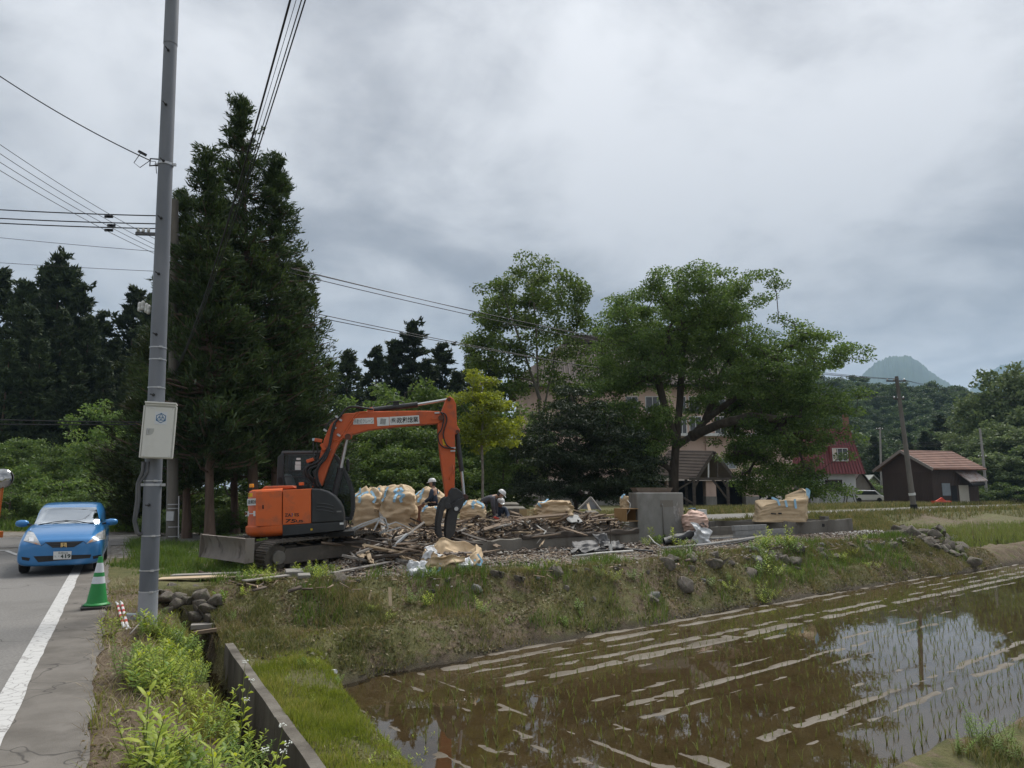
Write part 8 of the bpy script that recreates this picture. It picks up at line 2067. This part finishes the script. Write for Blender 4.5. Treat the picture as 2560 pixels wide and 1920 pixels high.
person('worker in navy jacket and white helmet standing before the bags, holding a brown board', w1b, math.radians(172), {'pelvis': (0, 0, .86), 'waist': (0, 0, 1.02), 'chest': (.02, 0, 1.22), 'neck': (.03, 0, 1.38), 'head': (.05, 0, 1.46), 'shl': (.02, .19, 1.32), 'ell': (.06, .25, 1.06), 'wrl': (.26, .16, .95), 'shr': (.02, -.19, 1.32), 'elr': (.04, -.25, 1.06), 'wrr': (.24, -.18, .96),
       'hil': (0, .1, .80), 'knl': (.04, .11, .44), 'anl': (0, .12, .07), 'tol': (.16, .13, .04), 'hir': (0, -.1, .80), 'knr': (.03, -.11, .44), 'anr': (-.02, -.12, .07), 'tor': (.14, -.13, .04)}, M_NAVY, M_NAVYT, (1, .1, -.12))
bx = P(1055, 1287, 22.25); o = MB().box((0, 0, 0), (.42, .03, .58), RY(-.45)).build('brown_panel', mat('red_brown_board', (.13, .055, .032, 1), (.17, .08, .05, 1), scale=4, rough=.8)); o.location = bx; tag(o, 'reddish brown board held upright by the standing worker', 'board')
w2b = P(1204, 1225, 22.0); w2b.z = .48
person('worker in grey jacket and white helmet bending forward over the debris heap', w2b, math.radians(-8), {'pelvis': (0, 0, .84), 'waist': (.12, 0, .97), 'chest': (.32, 0, 1.05), 'neck': (.48, 0, 1.10), 'head': (.55, 0, 1.10), 'shl': (.38, .19, 1.05), 'ell': (.42, .24, .78), 'wrl': (.44, .18, .55), 'shr': (.38, -.19, 1.02), 'elr': (.40, -.22, .74), 'wrr': (.42, -.12, .50),
       'hil': (0, .1, .78), 'knl': (.10, .12, .42), 'anl': (.0, .13, .05), 'tol': (.16, .14, .03), 'hir': (0, -.1, .78), 'knr': (-.04, -.12, .42), 'anr': (-.10, -.13, .05), 'tor': (.06, -.14, .03)}, M_GREYW, M_NAVYT, (.8, 0, -.65), True)
w3b = P(1246, 1225, 22.5); w3b.z = .50
person('worker in dark navy crouching beside the bending worker, white helmet', w3b, math.radians(-70), {'pelvis': (-.05, 0, .32), 'waist': (.0, 0, .46), 'chest': (.10, 0, .62), 'neck': (.17, 0, .76), 'head': (.20, 0, .80), 'shl': (.12, .19, .68), 'ell': (.28, .22, .46), 'wrl': (.48, .14, .38), 'shr': (.12, -.19, .68), 'elr': (.28, -.22, .46), 'wrr': (.48, -.10, .36),
       'hil': (-.02, .1, .30), 'knl': (.34, .15, .38), 'anl': (.18, .16, .06), 'tol': (.32, .17, .03), 'hir': (-.02, -.1, .30), 'knr': (.32, -.15, .30), 'anr': (.10, -.16, .05), 'tor': (.25, -.17, .03)}, M_NAVY, M_NAVYT, (1, 0, -.35))
o = MB().prism([(-.14, 0), (.14, 0), (.10, .07), (-.10, .07)], lambda a, c, y: V3((a, y, c)), -.1, .1).build('red_scoop', mat('red_plastic', (.42, .05, .03, 1), rough=.5), bevel=.01); o.location = P(1243, 1300, 21.6); o.rotation_euler = (0, .5, .2); tag(o, 'small red scoop on the heap below the bending worker', 'scoop')
# ------------------------------------------------------------------ roadside things
M_GREEN = mat('green_cone_plastic', (.018, .20, .045, 1), (.022, .235, .055, 1), scale=4, rough=.5)
M_REFL = mat('white_reflective_band', (.60, .62, .65, 1), (.52, .54, .57, 1), scale=8, rough=.45)
M_RUBB = mat('dusty_black_rubber', (.028, .027, .026, 1), (.06, .057, .053, 1), scale=5, rough=.85)
cb2 = G(241, 1519, 0.01)
cone = thing('traffic_cone', 'green traffic cone with two white bands on black rubber bases at the road edge', 'cone', cb2); cone.rotation_euler = (0, 0, math.radians(29))
H0 = .045
def cone_part(z0, z1, name, m):
    r = lambda z: .145 - .115 * (z - H0) / .68
    MB().lathe([(r(z0), z0), (r(z1), z1)], 32, (0, 0, 0)).build(name, m, cone, smooth='auto')
zs = [H0 + .03, H0 + .31, H0 + .41, H0 + .47, H0 + .61, H0 + .70]
for i in range(5): cone_part(zs[i], zs[i + 1], 'white_band' if i % 2 else 'cone_body', M_REFL if i % 2 else M_GREEN)
MB().lathe([(.185, H0), (.165, H0 + .015), (.150, H0 + .032)], 32).build('cone_skirt', M_GREEN, cone, smooth=True)
for k, (rz_k, s_k) in enumerate(((.0, .40), (.06, .39))):
    MB().box((0, 0, -.03 + H0 - .022 - .0 + .03 * (1 - k) - .001), (s_k, s_k, .026), RZ(rz_k)).build('rubber_base', M_RUBB, cone, bevel=.008)
MRW = []
M_RW_R, M_RW_W = mat('red_film', (.42, .035, .04, 1), rough=.5), mat('white_film', (.60, .58, .58, 1), rough=.5)
for i, (u0, v0, u1, v1) in enumerate(((294, 1506, 308, 1564), (304, 1511, 318, 1563))):
    a, c = G(u0, v0, .04), G(u1, v1, -.02); a.z, c.z = hz(a.x, a.y) + .06, hz(c.x, c.y) + .05
    r = thing('striped_bar', ('left' if i == 0 else 'right') + ' of two short red and white striped bars lying on the verge by the cone', 'bar', (a + c) / 2, 'striped bars by the cone')
    for k in range(9):
        child(MB().cyl(a.lerp(c, k / 9), a.lerp(c, (k + .999) / 9), .019, .019, 12).build('red_stripe' if k % 2 else 'white_stripe', M_RW_R if k % 2 else M_RW_W), r)
    child(MB().tube([c, c.lerp(a, -.1) + V3((.01, 0, .004)), c.lerp(a, -.16) + V3((.04, 0, -.004))], [.019, .02, .008], 8).build('wrapped_end', M_WPLAS), r)
    child(MB().tube([a, a.lerp(c, -.07) + V3((-.02, 0, .01))], [.019, .008], 8).build('wrapped_end', M_WPLAS), r)
mb2 = G(327, 1545, -.03); mb2.z = hz(mb2.x, mb2.y) + .05
o = MB().box((0, 0, 0), (.13, .10, .10)).build('painted_tin', mat('blotchy_tin', (.42, .46, .46, 1), (.32, .36, .36, 1), scale=8, rough=.6, base3=(.30, .06, .06, 1), scale3=14, mid3=(.60, .64)), bevel=.01); o.location = mb2; o.rotation_euler = (0, .1, .4); tag(o, 'small pale blotchy tin half sunk in the verge beside the striped bars', 'tin')
mp_ = P(-6, 1300, 27.0); mp_.z = hz(mp_.x, mp_.y)
mir = thing('traffic_mirror', 'round convex traffic mirror on an orange post at the left edge', 'mirror', mp_)
M_OPOST = mat('orange_post', (.50, .13, .02, 1), rough=.5)
mt_ = P(6, 1196, 26.9)
child(MB().cyl(mp_, V3((mp_.x + .06, mp_.y, mt_.z + .1)), .05, .05, 14).build('post', M_OPOST), mir)
RM = Matrix.Rotation(math.radians(20), 3, 'Z') @ RX(math.radians(90))
child(MB().lathe([(.36, .0), (.36, .05), (.2, .09), (.0, .10)], 28, mt_, Matrix.Rotation(math.radians(20), 3, 'Z') @ RX(math.radians(-90))).build('back_shell', mat('shell_grey', (.2, .2, .2, 1), rough=.6)), mir)
child(MB().lathe([(.355, .0), (.30, .025), (.2, .05), (.1, .063), (0, .067)], 28, mt_ + V3((0, -.012, 0)), RM).build('mirror_face', mat('mirror_silver', (.4, .4, .4, 1), rough=.05, metal=1.0), smooth=True), mir)
child(MB().box(mp_ + V3((.02, 0, .12)), (.3, .3, .24)).build('foot', M_OPOST, bevel=.02), mir)
# ------------------------------------------------------------------ stones
M_STONE = mat('mossy_river_stone', (.085, .072, .058, 1), (.155, .135, .112, 1), scale=3, rough=.92, bump=.7, bscale=16, base3=(.058, .060, .030, 1), scale3=2.2, mid3=(.5, .7), island=.3)
M_STONE_G = mat('grey_flat_stone', (.14, .137, .132, 1), (.20, .195, .185, 1), scale=3, rough=.9, bump=.5, bscale=25, island=.2)
def stone_mesh(seed, m, flat=1.0):
    bm = bmesh.new(); r_ = random.Random(seed)
    for _ in range(15):
        q = V3((r_.gauss(0, 1), r_.gauss(0, 1), r_.gauss(0, 1))).normalized(); bm.verts.new(q * r_.uniform(.85, 1.1))
    h_ = bmesh.ops.convex_hull(bm, input=bm.verts); bmesh.ops.delete(bm, geom=[v for v in h_['geom_interior'] if isinstance(v, bmesh.types.BMVert)], context='VERTS')
    bmesh.ops.bevel(bm, geom=bm.edges[:] + bm.verts[:], offset=.13, segments=2, affect='EDGES', profile=.6)
    bmesh.ops.triangulate(bm, faces=bm.faces[:])
    co = np.array([v.co[:] for v in bm.verts]); n = fbm(co[:, 0] * 1.1 + seed * 3, co[:, 1] * 1.1, co[:, 2] * 1.1, seed, 3); n2 = np.abs(noise3(co[:, 0] * 1.7, co[:, 1] * 1.7 + seed, co[:, 2] * 1.7, seed + 4))
    k = 1 + .12 * n - .10 * n2
    for v, s_ in zip(bm.verts, k): v.co = V3((v.co.x * s_, v.co.y * s_ * .85, max(-.5, v.co.z * s_ * .8 * flat)))
    me = bpy.data.meshes.new('stone'); bm.to_mesh(me); bm.free()
    me.materials.append(m); me.polygons.foreach_set('use_smooth', [True] * len(me.polygons)); return me
ST = [stone_mesh(k, M_STONE) for k in range(6)] + [stone_mesh(20 + k, M_STONE_G, .6) for k in range(2)]
def stone(x, y, z, r, label, group, sq=1.0, k=None, rx=0.0):
    o = bpy.data.objects.new('stone', ST[RNG.randrange(6) if k is None else k]); COL.objects.link(o)
    o.location = (x, y, z); o.rotation_euler = (rx, RNG.gauss(0, .25), RNG.uniform(0, 6.28)); o.scale = (r, r, r * sq)
    return tag(o, label, 'stone', group)
edge = [np.array(p) for p in PLATEAU[3:13]]
lens = [np.hypot(*(edge[i + 1] - edge[i])) for i in range(len(edge) - 1)]
tot = sum(lens); s_ = 0.0
def on_edge(q):
    for i, L_ in enumerate(lens):
        if q <= L_: return edge[i] + (edge[i + 1] - edge[i]) * q / L_, (edge[i + 1] - edge[i]) / L_
        q -= L_
    return edge[-1], (edge[-1] - edge[-2]) / lens[-1]
while s_ < tot:
    p, d = on_edge(s_); n_ = np.array((d[1], -d[0]))
    for row in range(2):
        if RNG.random() < (.85 if s_ > 7 else .35) - .45 * row:
            off = RNG.uniform(-.1, .35) + row * RNG.uniform(.3, .5); q = p + n_ * off
            r = RNG.choice((.10, .13, .16, .2, .26)) * (1.15 if s_ > 9 else .85)
            stone(q[0], q[1], hz(q[0], q[1]) - r * .05, r, 'rounded brown grey stone in the old stone edging along the bank top', 'stones edging the bank top', k=None if RNG.random() < .85 else 6)
    s_ += RNG.uniform(.3, .6)
for i in range(34):                                 # heap at the right corner
    x, y = 16.0 + RNG.gauss(0, .75), 27.9 + RNG.gauss(0, .7)
    r = RNG.uniform(.18, .42); stone(x, y, hz(x, y) + r * .12 + RNG.uniform(0, .14) * (i % 2), r, 'rounded stone in the heap at the right corner of the site', 'stones of the corner heap')
for u, v, r in ((402, 1484, .20), (430, 1478, .22), (470, 1470, .2), (448, 1492, .18), (492, 1478, .19), (505, 1492, .2), (418, 1500, .2), (446, 1508, .18), (500, 1512, .17), (520, 1520, .2), (424, 1524, .17), (470, 1500, .16), (540, 1500, .18), (490, 1540, .17), (528, 1545, .16)):
    p = G(u, v, -.12 - max(0, v - 1490) * .006); stone(p.x, p.y, p.z, r, 'dark stone of the rough wall above the ditch mouth', 'stones round the ditch mouth')
for u, v, r, lab in ((1890, 1402, .5, 'large flat grey stone on the bank below the cinder blocks'), (1735, 1412, .4, 'wide brown stone on the bank below the burnt bundle'), (1625, 1445, .32, 'dark angular stone low on the bank, left of the wide brown stone'), (1310, 1440, .3, 'dark stone on the bank top right of the open bag'), (1080, 1445, .45, 'long dark stone half buried below the open bag'), (1000, 1448, .3, 'half buried stone left of the long dark one'), (2130, 1425, .35, 'reddish stone on the bank right of the taller weeds')):
    p = G(u, v, -.25); stone(p.x, p.y, hz(p.x, p.y) - r * .08, r * .72, lab, None, .7, 6 if 'flat grey' in lab else None)
o = MB().beam(G(478, 1566, -.55), G(548, 1562, -.55), .22, .07).build('ditch_plank', M_BRD[3], origin=G(510, 1564, -.55)); tag(o, 'short grey plank laid across the ditch near its mouth', 'plank')
o = MB().beam(G(486, 1582, -.6), G(555, 1572, -.52), .14, .05).build('ditch_plank', M_BRD[0], origin=G(518, 1578, -.55)); tag(o, 'brown stick laid across the ditch in front of the grey plank', 'plank')
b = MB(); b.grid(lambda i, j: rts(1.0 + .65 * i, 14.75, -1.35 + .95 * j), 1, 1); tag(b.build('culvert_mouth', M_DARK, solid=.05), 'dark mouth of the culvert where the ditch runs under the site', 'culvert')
for i, (u0, v0, u1, v1, w_, mi, lab) in enumerate(((398, 1447, 570, 1440, .34, 1, 'longest pale plank lying flat by the excavator blade'), (430, 1438, 600, 1432, .25, 3, 'grey plank lying behind the longest pale one'), (560, 1444, 690, 1436, .22, 0, 'brown plank reaching from the pale ones towards the track'), (610, 1452, 720, 1438, .18, 3, 'narrow grey plank at the near track end'), (830, 1432, 990, 1402, .12, 3, 'thin grey plank lying right of the track'))):
    a, c = G(u0, v0, .03 + .015 * i), G(u1, v1, .05 + .015 * i); b = MB().beam(a, c, w_, .025); tag(b.build('ramp_plank', M_BRD[mi], origin=(a + c) / 2, bevel=.004), lab, 'plank', 'planks on the ground round the excavator')
for u, v, r, lab in ((735, 1432, .17, 'broken concrete lump beside the near track'), (760, 1440, .12, 'smaller concrete lump beside the near track'), (1000, 1385, .2, 'flat concrete slab piece right of the track end'), (1012, 1405, .22, 'square concrete slab piece left of the open bag')):
    p = G(u, v, .08); o = MB().box((0, 0, 0), (r * 2, r * 1.6, r * .7), RZ(.4) @ RX(.15)).build('concrete_lump', M_CONC, bevel=.02); o.location = p; tag(o, lab, 'concrete')
px_beam('stake', 'pale split stake standing in the bank below the excavator', 976, 1515, 13.4, 974, 1468, 13.5, .06, .02, M_BRD[1], 'stake')
px_beam('stake', 'short orange brown stake standing in the bank left of the pale one', 922, 1498, 13.3, 928, 1476, 13.3, .05, .02, M_BRD[1], 'stake')
o = MB().lathe([(.03, 0), (.032, .11), (.03, .12)], 14, R=RX(1.4)).build('white_can', mat('white_can_paint', (.6, .6, .6, 1), (.3, .3, .32, 1), scale=12, rough=.3, mid=(.55, .6)), smooth='auto'); p = G(828, 1668, -.7); o.location = (p.x, p.y, hz(p.x, p.y) + .04); o.rotation_euler = (0, 0, .8); tag(o, 'white drink can lying at the edge of the grass strip', 'can')
c = G(446, 1592, -.35); c.z = hz(c.x, c.y) + .08; crumple('paper_scrap', 'white crumpled paper scrap caught on the verge weeds', 'paper', c, V3((.09, .03, .0)), V3((-.01, .03, .18)), .03, M_WPLAS, 88, 8)
for u, v, lab in ((2306, 1283, 'white stake right of the leaning pole foot'), (2322, 1285, 'second white stake right of the leaning pole foot')):
    px_beam('marker_stake', lab, u, v, 54, u + 4, v - 12, 54, .04, .04, M_FRAME_W, 'stake')
# ------------------------------------------------------------------ weeds
L_WEED = leaf_mat('lime_weed_leaf', (0.179, 0.251, 0.030, 1), (0.283, 0.356, 0.048, 1), (0.448, 0.476, 0.085, 1), .18, .4, .5, 3)
L_WEED2 = leaf_mat('green_weed_leaf', (0.081, 0.149, 0.026, 1), (0.139, 0.224, 0.039, 1), (0.227, 0.314, 0.065, 1), .2, .4, .5, 3)
M_STEM = mat('weed_stem', (.14, .18, .05, 1), (.2, .22, .07, 1), scale=8, rough=.7)
def weed(seed, h, n, ll, lw, leafm, name='leafy_weed', stems=1):
    g = np.random.default_rng(seed); root = thing(name, 'x', 'plant'); st_ = MB(); LV = []; LF = []; cnt = 0
    for s_i in range(stems):
        a0 = g.uniform(0, 6.28); of = np.array((math.cos(a0), math.sin(a0), 0)) * (.03 + .05 * g.uniform()) * (s_i > 0) * (1 + stems * .06)
        hh = h * g.uniform(.65, 1.05); bend = g.normal(0, .10, 2)
        pt = lambda t: of + np.array((bend[0] * t * t * hh + of[0] * 1.8 * t, bend[1] * t * t * hh + of[1] * 1.8 * t, hh * t))
        st_.tube([V3(pt(t)) for t in (0, .35, .7, 1.0)], [.0045, .004, .003, .0015], 5, False)
        for k in range(n):
            t = .12 + .88 * (k / n) ** .85; p = pt(t); a = k * 2.4 + g.uniform(-.3, .3)
            up = .25 + .75 * t + g.normal(0, .12); L_ = ll * (1.15 - .55 * t) * g.uniform(.75, 1.2)
            d = np.array((math.cos(a), math.sin(a), up)); d /= np.linalg.norm(d); sd = np.array((-math.sin(a), math.cos(a), 0)); w_ = lw * g.uniform(.7, 1.2) * (1.1 - .4 * t)
            dn = np.array((0, 0, -1.0))
            P0, P1, P2, P3 = p, p + d * L_ * .35 + dn * L_ * .01, p + d * L_ * .7 + dn * L_ * .09, p + d * L_ + dn * L_ * .28
            nn = np.cross(sd, d) * w_ * .15
            LV += [P0, P1 + sd * w_ / 2 + nn, P1 - sd * w_ / 2 + nn, P2 + sd * w_ * .42 + nn, P2 - sd * w_ * .42 + nn, P3, P1, P2]
            o = cnt; LF += [(o, o + 1, o + 6), (o, o + 6, o + 2), (o + 1, o + 3, o + 7), (o + 1, o + 7, o + 6), (o + 6, o + 7, o + 4), (o + 6, o + 4, o + 2), (o + 3, o + 5, o + 7), (o + 7, o + 5, o + 4)]; cnt += 8
    st_.build('stem', M_STEM, root, smooth=True)
    link('leaves', fast_mesh('leaves', np.array(LV), np.array(LF)), leafm, root, smooth=True)
    return root
WP = [weed(1, .38, 20, .13, .030, L_WEED), weed(2, .30, 17, .12, .028, L_WEED), weed(3, .45, 22, .14, .030, L_WEED, stems=2), weed(4, .24, 18, .10, .034, L_WEED2, 'broad_weed', 4), weed(5, .34, 34, .09, .014, L_WEED2, 'feathery_weed', 5), weed(6, .26, 20, .09, .022, L_WEED, 'bushy_weed', 5)]
GW = 'weeds on the verge beside the ditch'
WL = ['lime green leafy weed on the verge by the ditch', 'small lime green leafy weed on the verge by the ditch', 'twin stemmed lime green weed on the verge by the ditch', 'broad leaved green weed on the verge by the ditch', 'feathery green weed on the verge by the ditch', 'bushy yellow green weed on the verge by the ditch']
cnt = [0] * 6; used = set()
def put_weed(i, x, y, sc, label=None, group=None):
    rz_w = RNG.uniform(0, 6.28); loc = (x, y, hz(x, y) - .01)
    if i not in used:
        used.add(i); r = WP[i]; r.location = loc; r.rotation_euler = (RNG.gauss(0, .08), RNG.gauss(0, .08), rz_w); r.scale = (sc,) * 3; tag(r, label or WL[i], 'plant', group or GW)
    else: copy_tree(WP[i], loc, 0, (sc,) * 3, label or WL[i], group or GW, rot=(RNG.gauss(0, .08), RNG.gauss(0, .08), rz_w))
n_w = 0
while n_w < 175:
    t, s_ = RNG.uniform(.18, 1.14), RNG.uniform(3.6, 11.6) ; q = rts(t, s_)
    f = float(fbm(q.x * 1.3, q.y * 1.3, 0, 171, 2))
    if f < -.10 + .25 * (t < .3) + .15 * (s_ > 7.5): continue
    if s_ > 8.3 and t < .55: continue
    i = RNG.choices(range(6), (6, 4, 4, 3, 2, 4))[0]
    put_weed(i, q.x, q.y, RNG.uniform(.55, 1.1) * (1.15 if s_ < 6.5 else .9)); n_w += 1
GW2 = 'weeds round the foot of the steel pole'
for _ in range(30):
    x, y = MPB.x + RNG.gauss(.72, .22), MPB.y - .75 + RNG.gauss(0, .35); put_weed(RNG.choice((3, 4, 5, 0)), x, y, RNG.uniform(.7, 1.15), 'leafy green weed in the clump at the foot of the steel pole', GW2)
GW3 = 'weeds on the bank'
for _ in range(60):
    q_ = RNG.uniform(.5, tot - 1); p, d = on_edge(q_); n_ = np.array((d[1], -d[0])); o_ = RNG.uniform(-.3, 1.4); x, y = p + n_ * o_
    put_weed(RNG.choice((3, 4, 5)), x, y, RNG.uniform(.5, 1.1), 'small green weed growing along the bank top', GW3)
for u, v, n_, lab in ((1925, 1375, 26, 'tall bright green weed in the clump below the right foundation'), (1650, 1362, 12, 'green weed growing at the foot of the concrete block'), (640, 1480, 16, 'green weed on the bank below the excavator tracks'), (780, 1470, 18, 'green weed on the bank right of the near track')):
    for _ in range(n_):
        p = G(u + RNG.gauss(0, 26), v + RNG.gauss(0, 9), 0 if v < 1400 else -.25); put_weed(RNG.choice((2, 3, 5)), p.x, p.y, RNG.uniform(.9, 1.5) if v < 1400 else RNG.uniform(.6, 1.0), lab, lab.replace('weed', 'weeds', 1))
for _ in range(26):
    t, s_ = RNG.uniform(1.75, 3.0), RNG.uniform(5.5, 12); q = rts(t, s_); put_weed(RNG.choice((1, 3, 5)), q.x, q.y, RNG.uniform(.25, .5), 'low weed growing in the bright grass strip', 'weeds in the grass strip')
for u, v, sc in ((2430, 1850, 1.0), (2460, 1870, 1.1), (2490, 1890, 1.0), (2400, 1900, .8), (2200, 1915, .7), (2520, 1860, .9), (2545, 1900, .9), (1060, 1790, .8), (1045, 1840, .9), (1050, 1720, .6)):
    p = G(u, v, -.95); put_weed(4 if u > 2000 else 5, p.x, p.y, sc * .8, 'grassy weed at the edge of the near paddy field', 'weeds at the paddy edge')
def flower_plant(seed, h, label, loc):
    g = np.random.default_rng(seed); root = thing('flowering_weed', label, 'plant', loc, 'white flowering weeds by the ditch'); st_ = MB(); fl = MB(); LV = []; LF = []
    for k in range(3):
        bx_, by_ = g.normal(0, .14, 2); hh = h * (1 - .22 * k); p = lambda t: V3((bx_ * t * t, by_ * t * t, hh * t))
        st_.tube([p(t) for t in (0, .3, .6, .85, 1)], [.006, .005, .004, .003, .002], 6, False)
        for _ in range(16):
            a, e = g.uniform(0, 6.28), g.uniform(-.2, 1); c = p(1) + V3((math.cos(a) * .022, math.sin(a) * .022, e * .022)); fl.lathe([(0, -.005), (.007, 0), (0, .005)], 5, c)
        for q in range(9):
            t = .1 + .8 * q / 9; a = q * 2.4; d = np.array((math.cos(a), math.sin(a), .7)); d /= np.linalg.norm(d); b0 = np.array(p(t)); sd = np.array((-math.sin(a), math.cos(a), 0)); L_ = .16 * (1.2 - t)
            o_ = len(LV); LV += [b0, b0 + d * L_ * .5 + sd * .018, b0 + d * L_ - np.array((0, 0, .03)), b0 + d * L_ * .5 - sd * .018]; LF.append((o_, o_ + 1, o_ + 2, o_ + 3))
    st_.build('stem', M_STEM, root, smooth=True); fl.build('blossom', mat('white_petals', (.62, .63, .58, 1), rough=.7), root); link('leaves', fast_mesh('leaves', np.array(LV), np.array(LF)), L_WEED, root)
for i, (t, s_, h) in enumerate(((1.06, 5.35, .66), (1.1, 5.1, .55), (1.08, 6.9, .7))):
    q = rts(t, s_); flower_plant(500 + i, h, ('tallest white flowering stalk leaning over the ditch at the bottom', 'shorter white flowering stalk beside the tallest one', 'thin flowering stalk over the ditch further up')[i], (q.x, q.y, hz(q.x, q.y)))
px_tube('dry_stick', 'thin dry stick leaning among the weeds near the pole foot', [(325, 1585, 9.0), (352, 1555, 9.4), (371, 1530, 9.7)], .008, M_BRD[3], 'stick')
bpy.data.objects.remove(_to, do_unlink=True)
# ------------------------------------------------------------------ haze
HZ = MB().box((0, 1880, 300), (9000, 4760, 610)).build('haze', None); HZ['kind'] = 'stuff'; tag(HZ, 'thin pale air haze over the whole valley', 'haze')
hm = bpy.data.materials.new('haze_air'); hm.use_nodes = True; ht = hm.node_tree; ht.nodes.clear()
pv = ht.nodes.new('ShaderNodeVolumePrincipled'); pv.inputs['Color'].default_value = (.50, .72, 1.0, 1); pv.inputs['Density'].default_value = .00016; pv.inputs['Anisotropy'].default_value = 0.0
ho = ht.nodes.new('ShaderNodeOutputMaterial'); ht.links.new(pv.outputs[0], ho.inputs['Volume'])
HZ.data.materials.append(hm)
